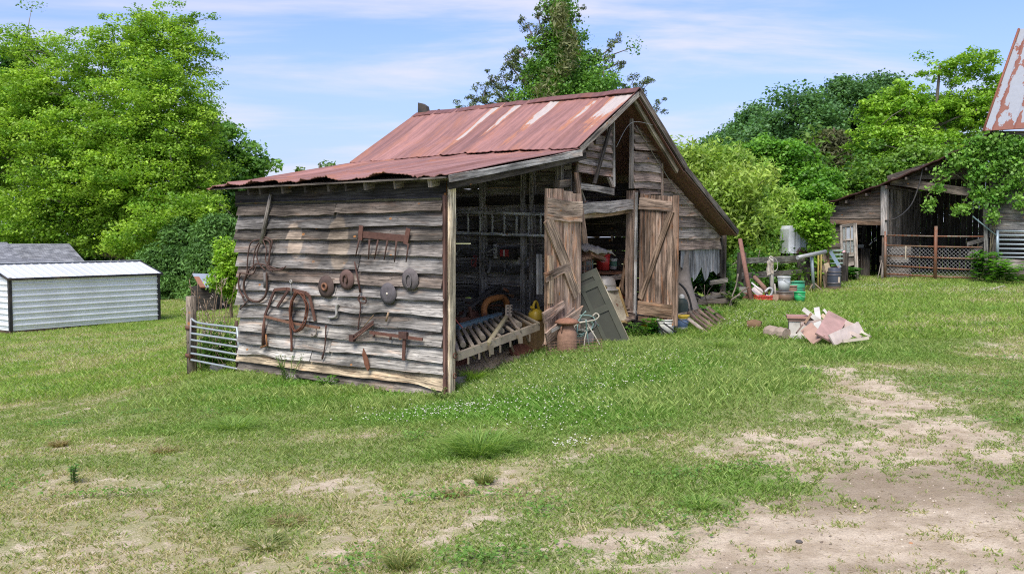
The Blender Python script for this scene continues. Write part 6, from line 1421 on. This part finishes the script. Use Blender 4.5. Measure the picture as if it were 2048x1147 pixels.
m = MB(); m.board(SP(-.1, WS / 2, zr + .02), SP(LS + .1, WS / 2, zr + .02), ay_ * .3, Z * .012, (.50, .52, .55), cj=0); m.build('ridge_cap', 'shedtin', shed)
m = MB(); m.board(SP(0, .02, zb - .11), SP(LS, .02, zb - .11), Z * .22, ay_ * .1, (.16, .115, .08), cj=0); m.board(SP(.02, 0, zb - .11), SP(.02, WS, zb - .11), Z * .22, ax_ * .1, (.16, .115, .08), cj=0); m.build('skid_beam', 'wood', shed)
# house behind it
hs = thing('house', 'house with grey shingle roof behind the white shed', 'house', onG(at(60, 600, 54)))
zg = hs.location.z
def roof_part(x0, x1, yr_, ye, d0, d1, lab):
    a, b = at(x0, ye, d0), at(x1 + 35, ye, d0); c, d = at(x1, yr_, d1), at(x0, yr_, d1)
    m = MB(); P = [[a.lerp(b, i / 8).lerp(d.lerp(c, i / 8), j / 5) for j in range(6)] for i in range(9)]
    L1 = (b - a).length; L2 = (d - a).length; m.grid(P, (.1, .1, .1), lambda i, j: (L1 * i / 8, L2 * j / 5)); o = m.build('roof', 'shingle', hs); o['label'] = lab; sol = o.modifiers.new('thickness', 'SOLIDIFY'); sol.thickness = .12
    m = MB(); m.box(Vector(((a.x + b.x) / 2, (a.y + d.y) / 2, (zg + a.z) / 2)), Vector((b.x - a.x - .6, 0, 0)), Vector((0, d.y - a.y, 0)), Z * (a.z - zg), (.55, .53, .48)); m.build('wall', 'paint', hs)
roof_part(-60, 138, 487, 526, 53, 56, 'long grey main roof'); roof_part(-80, 14, 484, 522, 50, 52.6, 'nearer darker roof wing at the picture edge'); roof_part(-60, 95, 517, 530, 46, 48, 'low porch roof')
# tin shed far behind the fence post
t_ = thing('tin_shed', 'small dark shed with a blue grey and rusty tin roof under the cedar', 'shed', onG(at(412, 602, 43)))
a, b, c, d = at(400, 573, 42), at(455, 573, 42), at(436, 548, 44), at(384, 546, 44)
m = MB(); P = [[a.lerp(b, i / 10).lerp(d.lerp(c, i / 10), j / 4) for j in range(5)] for i in range(11)]
m.grid(P, lambda i, j: (.36, .16, .09) if i in (0, 1) and j < 3 else (.36, .40, .45), None); o = m.build('roof', 'galv', t_); sol = o.modifiers.new('thickness', 'SOLIDIFY'); sol.thickness = .05
m = MB(); m.box(Vector(((a.x + c.x) / 2, 43.2, (a.z + g1(a.x, 43)) / 2)), Vector(((b - a).x * .95, 0, 0)), Vector((0, 2.0, 0)), Z * (a.z - g1(a.x, 43)), (.05, .045, .04)); m.build('wall', 'wood', t_)
# fence post and small gate
pb = gd(384, 749); fp = thing('fence_post', 'round weathered fence post holding the small grey gate', 'post', pb)
dp = pb.y; m = MB(); m.tube([pb - Z * .15, at(383, 660, dp), at(382, 592, dp)], [.088, .092, .092], (.27, .225, .175), 16); m.build('post', 'wood', fp)
for y in (655, 710): m = MB(); c = at(382, y, dp); m.lathe(c - Z * .03, Z, [(.093, 0), (.103, 0), (.103, .07), (.093, .07)], (.14, .07, .05), 16); m.build('hinge_band', 'rust', fp)
t_ = thing('small_gate', 'short bent galvanised gate between the post and the barn corner', 'gate', onG(at(430, 735, 16.5)))
dl, dr_ = dp - .12, B(0, 4.9, 0).y + .1
LX = [(637, 655), (652, 667), (666, 680), (679, 694), (692, 709), (706, 722), (719, 738)]
for k, (yl_, yr2) in enumerate(LX):
    a, b = at(382 + (k == 0), yl_, dl), at(476 + k * .6, yr2, dr_); mid = a.lerp(b, .2) - Z * (.05 if k == 0 else .0)
    m = MB(); m.tube(spline([a, mid, b], 4), .02, (.33, .37, .39), 7); m.build('rail', 'galv', t_)
m = MB(); m.tube([at(382, 636, dl), at(380, 720, dl)], .02, (.24, .22, .22), 7); m.build('upright', 'galvrust', t_)
m = MB(); m.tube([at(474, 653, dr_), at(482, 738, dr_)], .024, (.33, .38, .39), 7); m.build('upright', 'galv', t_)
m = MB(); p = onG(at(475, 735, dr_ + .1)); m.tube([p, p + Z * .9], .03, (.08, .05, .04), 6); m.build('stake', 'rust', label='dark rusty stake behind the gate beside the barn corner', cat='stake')
p = gd(436, 742); m = MB(); m.box(p + Z * .05, Vector((.22, .05, 0)), Vector((0, .2, 0)), Z * .14, (.22, .22, .23)); m.build('block', 'stone', label='grey block in the grass under the small gate', cat='block')
# stones on the bare dirt
for px, py, s, c in ((1598, 1083, .022, (.09, .085, .085)), (1950, 936, .012, (.08, .07, .07)), (1822, 1086, .014, (.4, .2, .1)), (1710, 1013, .012, (.55, .45, .36))):
    p = gd(px, py); m = MB(); m.lathe(p - Z * s * .3, (.1, .1, 1), [(0, 0), (s * 1.1, 0), (s * 1.3, s * .5), (s * .7, s), (0, s * 1.1)], c, 7); m.build('pebble', 'stone', label='small pebble lying on the bare dirt', cat='pebble', group='pebbles on the bare dirt')
# ------------------------------------------------------------------ trees and shrubs
def leaf_quads(C, n_per, r, size, tint, flat=.6, up=.5, aspect=1.5, colvar=.38, droop=0.0):
    """leaf cards around clump centres C (k,3); r (k,) radii; tint (k,3)"""
    k = len(C); idx = np.repeat(np.arange(k), n_per); n = len(idx)
    d = rng.normal(size=(n, 3)); d /= np.linalg.norm(d, axis=1)[:, None]; q = rng.random(n) ** .45
    off = d * (q * r[idx])[:, None]; off[:, 2] *= flat
    P = C[idx] + off
    P[:, 2] -= droop * q * r[idx]
    nrm = rng.normal(size=(n, 3)) * .8 + d * .4; nrm[:, 2] = np.abs(nrm[:, 2]) + up; nrm /= np.linalg.norm(nrm, axis=1)[:, None]
    a = np.cross(nrm, rng.normal(size=(n, 3))); a /= np.linalg.norm(a, axis=1)[:, None]; b = np.cross(nrm, a)
    s = size * (.45 + 1.1 * rng.random(n)); L = s * aspect
    v = np.empty((n, 4, 3), np.float32)
    v[:, 0] = P - a * (L * .5)[:, None]; v[:, 1] = P + b * (s * .5)[:, None] + nrm * (s * .12)[:, None]; v[:, 2] = P + a * (L * .5)[:, None]; v[:, 3] = P - b * (s * .5)[:, None] + nrm * (s * .12)[:, None]
    c = tint[idx] * (1 + (rng.random(n)[:, None] - .5) * 2 * colvar)
    return v.reshape(-1, 3), c
def tree(name, label, cat, base, d, blobs, nclump, nleaf, lsize, c0, c1, trunk_r=.3, trunk_col=(.16, .145, .13), rcl=.7, flat=.6, up=.5, group=None, limbs=9, top=None, mat='leaf', aspect=1.5, droop=0., shell=.5, thin=0, trunk_pts=None, parts=True):
    """blobs: (px, py, rx px, ry px, depth offset m [, weight]) of the crown as seen in the photo, at depth d"""
    global rng
    rng = np.random.default_rng(sum(map(ord, label)))
    random.seed(sum(map(ord, label)))
    bp = base if isinstance(base, Vector) else onG(at(base, 560, d))
    t_ = thing(name, label, cat, bp, group); k_ = d / FPX
    bl = [(at(b[0], b[1], d + b[4]), b[2] * k_, b[3] * k_, (b[2] + b[3]) * .5 * k_, (b[5] if len(b) > 5 else 1)) for b in blobs]
    wts = np.array([x[1] * x[2] * x[4] for x in bl]); wts /= wts.sum()
    tp = top if top is not None else max((b[0] for b in bl), key=lambda p: p.z)
    tpts = [bp - Z * .2]
    for q in (.25, .5, .75, 1.0): p = bp.lerp(tp, q); tpts.append(p + Vector((random.uniform(-1, 1), random.uniform(-1, 1), 0)) * .06 * (tp.z - bp.z) * (q < 1) * .5)
    if trunk_pts: tpts = trunk_pts
    tc = spline(tpts, 4); n = len(tc)
    m = MB(); m.tube(tc, [trunk_r * (1.15 - .95 * i / n) for i in range(n)], trunk_col, 9)
    ends = []
    for i in range(limbs):
        b = bl[rng.choice(len(bl), p=wts)]; dv_ = Vector(rng.normal(size=3)).normalized()
        tgt = b[0] + Vector((dv_.x * b[1], dv_.y * b[3], dv_.z * b[2])) * random.uniform(.45, .85)
        ti = min(n - 2, max(1, int(n * np.clip((tgt.z - bp.z) / max(.1, tp.z - bp.z) * random.uniform(.45, .85), .12, .92)))); st = tc[ti]
        L = (tgt - st).length; mid = st.lerp(tgt, .5) + Vector((random.uniform(-.1, .1), random.uniform(-.1, .1), random.uniform(-.02, .14))) * L
        pts = spline([st, mid, tgt], 4); r0 = trunk_r * .42 * (1.1 - ti / n) + .02
        m.tube(pts, [max(.012, r0 * (1 - .85 * j / (len(pts) - 1))) for j in range(len(pts))], trunk_col, 6); ends.append(tgt)
        for s_ in range(3):
            e = pts[random.randint(2, len(pts) - 1)]; f = e + Vector(rng.normal(size=3)) * L * .16 + Z * .06 * L; m.tube([e, e.lerp(f, .5) + Z * .03 * L, f], [r0 * .35, r0 * .25, .01], trunk_col, 5); ends.append(f)
    m.build('trunk', 'bark', t_)
    C = [np.array(e) for e in ends]; bi = rng.choice(len(bl), size=max(0, nclump - len(C)), p=wts)
    for i in bi:
        b = bl[i]; d_ = rng.normal(size=3); d_ /= np.linalg.norm(d_); q = (shell + (1 - shell) * rng.random()) if rng.random() < .75 else rng.random() ** .5
        C.append(np.array(b[0]) + d_ * q * np.array([b[1], b[3], b[2]]))
    C = np.array(C); gr_ = gz(C[:, 0], C[:, 1]) + rcl * .4; C[:, 2] = np.maximum(C[:, 2], gr_)
    r = rcl * (.55 + .8 * rng.random(len(C))); tt = rng.random(len(C))[:, None]; tint = np.array(c0)[None] * (1 - tt) + np.array(c1)[None] * tt
    if thin: C, r, tint = C[:-thin], r[:-thin], tint[:-thin]
    v, c = leaf_quads(C, nleaf, r, lsize, tint, flat, up, aspect, droop=droop)
    fast_mesh('crown', v, 4, c, mat, parent=t_)
    return t_
# left group
tree('oak_tree', 'huge spreading light green tree behind the white shed', 'tree', 285, 66, [(250, 110, 150, 90, 0), (320, 60, 90, 60, 0, .8), (120, 190, 120, 90, -1), (390, 110, 50, 60, 0, .7), (50, 250, 120, 100, -2), (230, 300, 160, 90, -3), (340, 330, 110, 80, -3), (110, 400, 150, 70, -4), (300, 440, 100, 50, -4), (-40, 330, 120, 150, -1), (60, 110, 70, 60, 1), (40, 200, 90, 80, 0), (290, 230, 130, 100, -4), (240, 370, 140, 70, -6), (150, 300, 120, 90, -4), (170, 400, 120, 60, -3), (395, 365, 45, 40, -3, .8), (200, 470, 130, 40, -4), (30, 470, 90, 60, -5), (330, 170, 100, 80, -2), (400, 230, 45, 60, -2, .8), (385, 290, 60, 60, -3), (420, 390, 40, 35, -4, .6), (390, 425, 55, 45, -9), (320, 455, 80, 45, -9), (260, 490, 60, 30, -9)],
     3300, 95, .115, (.12, .26, .026), (.37, .55, .07), .6, (.24, .215, .185), .9, .45, .6, limbs=40, top=at(285, 40, 66), shell=.25)
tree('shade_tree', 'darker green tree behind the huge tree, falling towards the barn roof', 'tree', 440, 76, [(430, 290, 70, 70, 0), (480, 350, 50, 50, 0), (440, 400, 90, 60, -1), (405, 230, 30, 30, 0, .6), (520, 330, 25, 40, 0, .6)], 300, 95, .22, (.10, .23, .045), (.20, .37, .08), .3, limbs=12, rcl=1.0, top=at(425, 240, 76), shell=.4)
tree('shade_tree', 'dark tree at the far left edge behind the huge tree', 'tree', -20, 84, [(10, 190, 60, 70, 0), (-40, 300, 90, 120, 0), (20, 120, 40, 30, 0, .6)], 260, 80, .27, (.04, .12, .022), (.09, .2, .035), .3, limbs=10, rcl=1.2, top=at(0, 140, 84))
for i, (px, yy, h, lab) in enumerate(((365, 505, 90, 'dark drooping cedar between the shed and the barn'), (315, 545, 65, 'lower dark cedar close behind the shed end'), (432, 495, 95, 'dark cedar nearest the barn corner'))):
    tree('cedar_tree', lab, 'cedar', px, 56 - 2 * i, [(px, yy - 30, 26, h * .5, 0), (px, yy + 20, 48, h * .5, -1), (px + 10, yy + 70, 60, 35, -1)], 260, 170, .075, (.06, .14, .03), (.14, .28, .06), .25, (.09, .07, .055), 1.0, .45, .2, limbs=12, mat='needle', aspect=3.2, droop=.5, top=at(px, yy - h * .6, 56 - 2 * i))
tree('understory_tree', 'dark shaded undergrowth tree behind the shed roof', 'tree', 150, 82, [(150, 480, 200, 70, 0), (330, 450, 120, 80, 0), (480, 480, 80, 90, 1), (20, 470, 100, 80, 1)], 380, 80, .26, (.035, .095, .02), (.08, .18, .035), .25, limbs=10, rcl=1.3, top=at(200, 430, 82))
tree('yellow_shrub', 'bright yellow green shrub at the left barn corner', 'shrub', 462, 36, [(464, 530, 24, 45, 0), (450, 500, 14, 20, 0, .6), (470, 570, 26, 28, 0), (445, 560, 20, 25, -.5, .6)], 190, 90, .075, (.17, .34, .025), (.33, .50, .05), .06, (.2, .16, .1), .35, .7, .4, limbs=9, top=at(465, 480, 36))
tree('distant_tree', 'thin pale treetop just showing over the lean-to roof', 'tree', 640, 70, [(640, 345, 35, 20, 0), (610, 350, 18, 14, 0), (660, 352, 22, 12, 0), (640, 420, 50, 60, 0)], 55, 40, .22, (.10, .20, .05), (.20, .30, .08), .2, rcl=.6, limbs=8, top=at(640, 325, 70))
# vine covered cedar behind the barn
ct_ = tree('vine_cedar', 'tall pointed cedar overgrown with green vines behind the barn ridge', 'cedar', 1120, 32, [(1118, 20, 22, 40, 0), (1115, 80, 42, 45, 0), (1120, 145, 75, 50, 0, 1.3), (1115, 205, 118, 45, 0, 1.2), (1170, 180, 70, 45, -1), (1100, 270, 130, 60, 0, .4), (1190, 120, 22, 20, 0, .5)], 620, 95, .058, (.07, .18, .035), (.19, .37, .06), .22, (.15, .12, .09), .5, .75, .3, limbs=20, top=at(1122, -15, 32), shell=.35)
def sprays(t_, L, d, col, size=.075, sp=.34, n=60):
    m = MB(); C = []; 
    for (x0, y0, x1, y1) in L:
        a, b = at(x0, y0, d + random.uniform(-.5, .5)), at(x1, y1, d + random.uniform(-.5, .5)); mid = a.lerp(b, .5) - Z * .08
        pts = spline([a, mid, b], 5); m.tube(pts, [.04 * (1 - .75 * i / len(pts)) for i in range(len(pts))], (.13, .10, .08), 5)
        for q in np.linspace(.25, 1.0, max(4, int((b - a).length / .13))):
            C.append(np.array(pts[int(q * (len(pts) - 1))]) + rng.normal(size=3) * .12)
            if random.random() < .5: e = Vector(C[-1]) + Vector((random.uniform(-.35, .35), random.uniform(-.3, .3), random.uniform(.05, .4))); m.tube([pts[int(q * (len(pts) - 1))], e], [.012, .006], (.13, .10, .08), 4); C.append(np.array(e))
    m.build('branch', 'bark', t_)
    C = np.array(C); r = np.full(len(C), sp) * (.5 + .7 * rng.random(len(C))); tt = rng.random((len(C), 1)); tint = np.array(col[0])[None] * (1 - tt) + np.array(col[1])[None] * tt
    v, c = leaf_quads(C, n, r, size, tint, .7, .2, 2.6); fast_mesh('needles', v, 4, c, 'needle', parent=t_)
sprays(ct_, [(1095, 150, 1035, 100), (1090, 120, 1055, 50), (1095, 90, 1075, 30), (1090, 200, 1010, 120), (1085, 210, 1020, 108), (1070, 230, 975, 155), (1060, 235, 940, 195), (1060, 235, 985, 180), (1050, 240, 915, 215), (1170, 130, 1232, 85), (1165, 150, 1240, 125), (1170, 160, 1238, 145), (1180, 210, 1262, 170), (1190, 220, 1290, 178), (1200, 240, 1300, 225), (1240, 240, 1318, 220), (1105, 60, 1090, 10), (1135, 70, 1150, 25), (1250, 215, 1290, 165), (1010, 240, 960, 185), (1040, 230, 1005, 150)], 32, ((.08, .11, .05), (.15, .20, .085)), .035, .17, 50)
v_ = [(1115, 165, 24, 60), (1085, 215, 30, 40), (1140, 95, 14, 40), (1200, 205, 26, 24), (1120, 30, 8, 30)]
C = np.array([at(a + random.gauss(0, .5) * c, b + random.gauss(0, .5) * e, 32 - 1.2 - random.random() * .6) for (a, b, c, e) in v_ for _ in range(7)]); tint = np.tile(np.array([[.17, .19, .08]]), (len(C), 1))
vv_, cc_ = leaf_quads(C, 70, np.full(len(C), .32), .045, tint, 1.1, .1, 4.5, .3, .6); fast_mesh('dry_needles', vv_, 4, cc_, 'needle', parent=ct_)
# right: willow-like shrubs
WL = [(1395, 400, 70, 85, 0), (1370, 330, 35, 45, 0, .7), (1455, 420, 70, 90, 0), (1430, 345, 60, 60, .5), (1500, 460, 60, 80, 0), (1490, 380, 60, 70, 1)]
tree('willow_shrub', 'large yellow green feathery shrub right of the barn', 'shrub', 1400, 30, WL[:3], 360, 120, .06, (.20, .33, .05), (.39, .50, .105), .09, (.2, .17, .11), .5, .9, .1, limbs=22, aspect=3, shell=.25, group='feathery shrubs right of the barn', top=at(1385, 310, 30))
tree('willow_shrub', 'yellow green feathery shrub filling the middle behind the fence', 'shrub', 1480, 32, WL[3:], 360, 120, .062, (.18, .33, .05), (.37, .50, .10), .09, (.2, .17, .11), .5, .9, .1, limbs=22, aspect=3, shell=.25, group='feathery shrubs right of the barn', top=at(1450, 330, 32))
tree('willow_shrub', 'lower yellow green shrub above the rail fence', 'shrub', 1545, 31, [(1540, 480, 55, 50, 0), (1560, 430, 40, 50, 1.5), (1500, 520, 50, 35, -1)], 240, 105, .062, (.16, .31, .045), (.35, .49, .09), .07, (.2, .17, .11), .45, .9, .1, limbs=16, aspect=2.6, shell=.25, group='feathery shrubs right of the barn', top=at(1545, 440, 31))
tree('leafy_bush', 'rounded fresh green bush above the feathery shrubs', 'bush', 1560, 40, [(1560, 320, 75, 40, 0), (1590, 360, 60, 40, 0), (1620, 400, 60, 40, -1), (1530, 300, 35, 22, 0), (1650, 370, 40, 30, 0, .7)], 360, 95, .10, (.09, .24, .03), (.21, .42, .055), .14, (.15, .12, .09), .5, .6, .5, limbs=14, top=at(1555, 290, 40), shell=.4)
tree('leafy_bush', 'pale green low growth along the foot of the tall trees', 'bush', 1700, 42, [(1690, 385, 70, 40, 0), (1760, 360, 70, 40, 0), (1640, 430, 60, 50, -2), (1830, 330, 60, 40, 0)], 300, 90, .11, (.10, .22, .035), (.23, .38, .07), .12, rcl=.6, limbs=12, top=at(1720, 350, 42))
# far wooded hill
FAR = [(1590, 250, 100, 90, 'broad dark green domed tree on the wooded rise'), (1520, 260, 60, 60, 'bluish green tree left of the domed tree'), (1420, 310, 60, 45, 'lowest far tree sloping down beside the barn roof'), (1700, 215, 70, 75, 'dark tree between the domed tree and the locust'), (1770, 190, 45, 45, 'darkest round treetop on the skyline'), (1470, 290, 50, 50, 'small dark far tree right of the lowest one'), (1660, 300, 60, 70, 'pale bluish tree below the skyline trees'), (1860, 250, 80, 90, 'shaded tree behind the locust')]
for i, (px, py, rx, ry, lab) in enumerate(FAR):
    d = 78 + (i * 7) % 18; dk = .92 if i in (3, 4, 5) else 1
    if i == 6: dk = 1.5
    tree('woodland_tree', lab, 'tree', px, d, [(px, py + 15, rx, ry, 0), (px - rx * .4, py + ry * .6, rx * .7, ry * .6, -1), (px + rx * .4, py + ry * .7, rx * .7, ry * .6, -1), (px + random.uniform(-.3, .3) * rx, py - ry * .35, rx * .5, ry * .45, 0), (px, py + ry * 1.3, rx * 1.1, ry * .6, 0)], 300, 120, .185, (.065 * dk, .155 * dk, .05 * dk), (.14 * dk, .28 * dk, .10 * dk), .3, (.2, .18, .16), 1.15, .65, .5, limbs=9, group='trees on the wooded rise', shell=.55, top=at(px, py - ry * .5, d))
tree('cedar_tree', 'brownish dark cedar among the bright trees on the right', 'cedar', 1660, 58, [(1665, 290, 30, 40, 0), (1650, 330, 45, 45, 0), (1660, 370, 55, 40, 0)], 150, 120, .11, (.05, .06, .025), (.12, .13, .05), .2, (.1, .08, .06), .9, .5, .2, limbs=10, mat='needle', aspect=3, droop=.4, top=at(1668, 255, 58))
tree('locust_tree', 'tall airy bright green locust tree behind the livestock barn', 'tree', 1850, 46, [(1880, 140, 60, 35, 0, .6), (1950, 120, 50, 35, 0, .6), (1990, 160, 40, 40, 0, .7), (1800, 215, 65, 50, 0), (1890, 220, 80, 55, 0), (1760, 280, 60, 45, -1), (1850, 300, 90, 55, -1), (1740, 330, 40, 30, -1), (1960, 230, 60, 60, 0), (1840, 360, 110, 35, -2), (1760, 215, 40, 25, 0, .6)],
     700, 80, .095, (.15, .31, .03), (.33, .52, .065), .2, (.15, .13, .11), .5, .45, .6, limbs=34, shell=.3, top=at(1880, 130, 46))
tree('sapling', 'bright green sapling in front of the white tank', 'sapling', 1640, 28.6, [(1624, 425, 30, 20, 0), (1622, 450, 26, 20, 0), (1642, 458, 18, 22, 0), (1638, 488, 20, 18, 0, .7)], 150, 75, .07, (.15, .32, .03), (.28, .48, .055), .07, (.12, .09, .07), .32, .55, .6, limbs=14, shell=.3, top=at(1640, 410, 28.6))
tree('fence_shrub', 'tangled green undergrowth behind the left end of the rail fence', 'shrub', 1500, 27, [(1490, 540, 40, 45, 0), (1530, 540, 40, 40, .5), (1570, 550, 40, 40, 1), (1455, 570, 25, 40, -2)], 170, 60, .07, (.05, .14, .02), (.15, .27, .04), .04, (.16, .13, .1), .35, .7, .3, limbs=18, shell=.2, top=at(1520, 500, 27))
tree('fence_shrub', 'green undergrowth behind the right end of the rail fence', 'shrub', 1630, 31, [(1630, 540, 45, 35, 0), (1648, 520, 22, 40, .5), (1600, 560, 30, 25, 0)], 130, 60, .08, (.05, .15, .02), (.14, .28, .04), .04, (.16, .13, .1), .35, .7, .3, limbs=12, shell=.2, top=at(1640, 500, 31))
tree('ivy_bush', 'dark leafy ivy hanging behind the tattered sheet', 'bush', 1440, 21.5, [(1442, 535, 14, 22, 0), (1425, 560, 28, 20, 0), (1400, 560, 20, 20, .5), (1460, 585, 22, 18, 0)], 70, 50, .07, (.035, .12, .018), (.10, .23, .03), .02, (.12, .1, .08), .25, .7, .3, limbs=8, top=at(1440, 520, 21.5))
# background strip of low growth closing the view behind barns
tree('hedge_row', 'band of low wild shrubs closing the field behind both barns', 'hedge', 1500, 44, [(1380, 480, 90, 60, 0), (1500, 470, 90, 70, 0), (1620, 470, 90, 70, 0), (1740, 450, 90, 70, 1), (1880, 430, 90, 90, 2), (1280, 500, 70, 50, 0)], 330, 55, .2, (.05, .13, .02), (.14, .24, .04), .06, rcl=.8, limbs=20, top=at(1500, 420, 44))
# vine on the livestock barn
vb = thing('vine', 'large leafy green vine climbing over the livestock barn wall and roof edge', 'vine', onG(RB(1975, 560, -.3)))
VB = [(1975, 300, 45, 25), (1930, 320, 40, 22), (2010, 320, 45, 30), (1900, 345, 25, 18), (1960, 355, 40, 24), (2030, 360, 30, 30), (1985, 390, 35, 18), (1950, 395, 18, 16), (1990, 425, 12, 25), (2040, 290, 30, 30), (1850, 392, 14, 12), (1862, 410, 12, 12), (1925, 425, 18, 14), (1918, 408, 12, 10), (1880, 375, 14, 10), (2000, 270, 30, 12), (1960, 280, 25, 14), (2046, 400, 14, 20), (1905, 300, 12, 8)]
wv2 = np.array([b[2] * b[3] for b in VB], float); wv2 /= wv2.sum(); C = []
for i in rng.choice(len(VB), 170, p=wv2): b = VB[i]; C.append(RB(b[0] + rng.normal() * b[2] * .45, b[1] + rng.normal() * b[3] * .45, -.22 - .3 * rng.random()))
C = np.array(C); tt = rng.random((len(C), 1)); tint = np.array([[.11, .27, .04]]) * (1 - tt) + np.array([[.26, .45, .09]]) * tt
vv_, cc_ = leaf_quads(C, 38, np.full(len(C), .27), .085, tint, .8, .1, 1.15); fast_mesh('vine_leaves', vv_, 4, cc_, 'leaf', parent=vb)
m = MB()
for pts in (((1978, 560), (1982, 470), (1990, 420), (1975, 350), (1960, 300)), ((1982, 500), (2000, 400), (2020, 330)), ((1985, 410), (1950, 380), (1900, 345), (1860, 385), (1852, 400)), ((1960, 360), (1930, 400), (1922, 430))):
    m.tube(spline([RB(a, b, -.2) for a, b in pts], 5), .02, (.14, .12, .08), 5)
m.build('vine_stem', 'bark', vb)
# leafy weeds
def weed(px, py, d, h, nst, ln, col, label, name='leafy_weed', grp=None, spread=.3, lw=.45):
    p = onG(at(px, py, d)); t_ = thing(name, label, 'weed', p, grp); m = MB(); V4 = []; cc = []
    for k in range(nst):
        e = p + Vector((random.uniform(-1, 1) * spread, random.uniform(-1, 1) * spread, h * random.uniform(.6, 1.05))); b_ = p + Vector((random.uniform(-.3, .3) * spread, random.uniform(-.3, .3) * spread, 0)); mid = b_.lerp(e, .5) + Z * .08 * h
        pts = spline([b_, mid, e], 5); m.tube(pts, [.010, .006] + [.006] * (len(pts) - 2), (.12, .17, .05), 5)
        for i in range(2, len(pts)):
            for s in range(3):
                a = random.uniform(0, 6.28); L = ln * random.uniform(.6, 1.1); o_ = Vector((math.cos(a), math.sin(a), random.uniform(-.1, .5))).normalized(); sd = o_.cross(Z).normalized() * L * lw * .5; q0 = pts[i]
                V4 += [q0, q0 + o_ * L * .5 + sd - Z * .0, q0 + o_ * L - Z * L * .15, q0 + o_ * L * .5 - sd]; j = random.uniform(.7, 1.3); cc.append((col[0] * j, col[1] * j, col[2] * j))
    m.build('stem', 'bark', t_); fast_mesh('leaves', np.array([tuple(q) for q in V4]), 4, np.array(cc), 'leaf', parent=t_)
weed(1965, 572, 29.6, 1.0, 9, .30, (.09, .25, .03), 'tall leafy weed at the right end of the chain link gate', spread=.45, lw=.6)
weed(1990, 580, 28.9, .7, 7, .28, (.14, .33, .04), 'fresh green weed in front of the tall weed by the gate', spread=.35)
weed(2022, 572, 28.6, .8, 7, .30, (.12, .30, .04), 'spreading weed below the barn window gate', spread=.5)
weed(1300, 690, 16.9, .35, 8, .16, (.10, .28, .04), 'broad leaved weed at the foot of the right door', spread=.25, lw=.6)
weed(1272, 684, 16.6, .3, 6, .10, (.12, .28, .05), 'small weed beside the foot of the green panel door', spread=.2)
weed(1703, 555, 31.3, .5, 6, .3, (.06, .2, .025), 'dark leafy weed under the glazed door', spread=.25, lw=.6)
weed(148, 962, gd(148, 965).y, .22, 4, .055, (.12, .27, .05), 'single upright weed on the left lawn', spread=.08)
weed(575, 772, S(575, 772).y - .25, .45, 9, .07, (.10, .22, .04), 'feathery weed growing against the plank wall', spread=.25, lw=.2)
weed(655, 785, S(655, 785).y - .2, .22, 8, .07, (.12, .30, .03), 'low bright weed at the foot of the plank wall', spread=.22)
weed(880, 795, S(880, 795).y - .2, .18, 8, .05, (.28, .36, .14), 'pale clover clump at the right foot of the plank wall', spread=.25)
# dead stalks by the small gate
t_ = thing('dry_weeds', 'tall bare pinkish weed stalks behind the small gate', 'weeds', gd(440, 735)); p0 = onG(at(440, 735, 17.6)); m = MB(); C = []
for k in range(34):
    b_ = onG(p0 + Vector((random.uniform(-.5, .35), random.uniform(-.3, .6), 0))); e = b_ + Vector((random.uniform(-.35, .35), random.uniform(-.2, .2), random.uniform(.6, 1.75))); pts = spline([b_, b_.lerp(e, .5) + Vector((random.uniform(-.06, .06), 0, 0)), e], 4)
    m.tube(pts, .0055, (.26, .19, .13), 4)
    for s in range(3):
        q = pts[random.randint(4, 8)]; f = q + Vector((random.uniform(-.15, .15), random.uniform(-.1, .1), random.uniform(.05, .2))); m.tube([q, f], .004, (.28, .21, .15), 3); C.append(np.array(f))
m.build('stalk', 'bark', t_)
C = np.array(C); vv_, cc_ = leaf_quads(C[:45], 10, np.full(45, .05), .02, np.tile(np.array([[.50, .42, .36]]), (45, 1)), 1, .2, 1.2); fast_mesh('seed_heads', vv_, 4, cc_, 'cloth', parent=t_)
tree('gate_shrub', 'low dark green growth behind the bars of the small gate', 'shrub', 440, 17.7, [(440, 690, 38, 45, 0), (420, 715, 30, 25, 0), (462, 700, 18, 45, 0)], 90, 45, .035, (.06, .17, .02), (.16, .30, .05), .015, (.2, .15, .1), .2, .8, .3, limbs=8, top=at(440, 660, 17.7))

# weeds and timber between the barn and the fence
for (px, py, lab) in ((1425, 640, 'leafy weed at the end of the slatted panel'), (1470, 618, 'leafy weed at the right end of the branch heap'), (1455, 600, 'taller weed growing through the branch heap')):
    weed(px, py, gd(px, py).y, random.uniform(.25, .45), 7, .11, (random.uniform(.08, .16), random.uniform(.24, .34), .045), lab, spread=.28)
for k, (a, b, w, c) in enumerate((((1396, 604), (1462, 600), .1, (.20, .17, .145)), ((1402, 598), (1452, 586), .09, (.27, .25, .22)), ((1408, 612), (1470, 609), .08, (.17, .125, .10)), ((1390, 590), (1440, 612), .07, (.23, .19, .16)))):
    m = MB(); m.board(at(*a, 20.2 + .2 * k), at(*b, 20.0 + .2 * k), Z * w, Vector((0, .1, 0)), c, n=6, wav=.012); m.build('old_beam', 'wood', label='old timber lying among the branches under the lean-to', cat='beam', group='timbers among the branches')
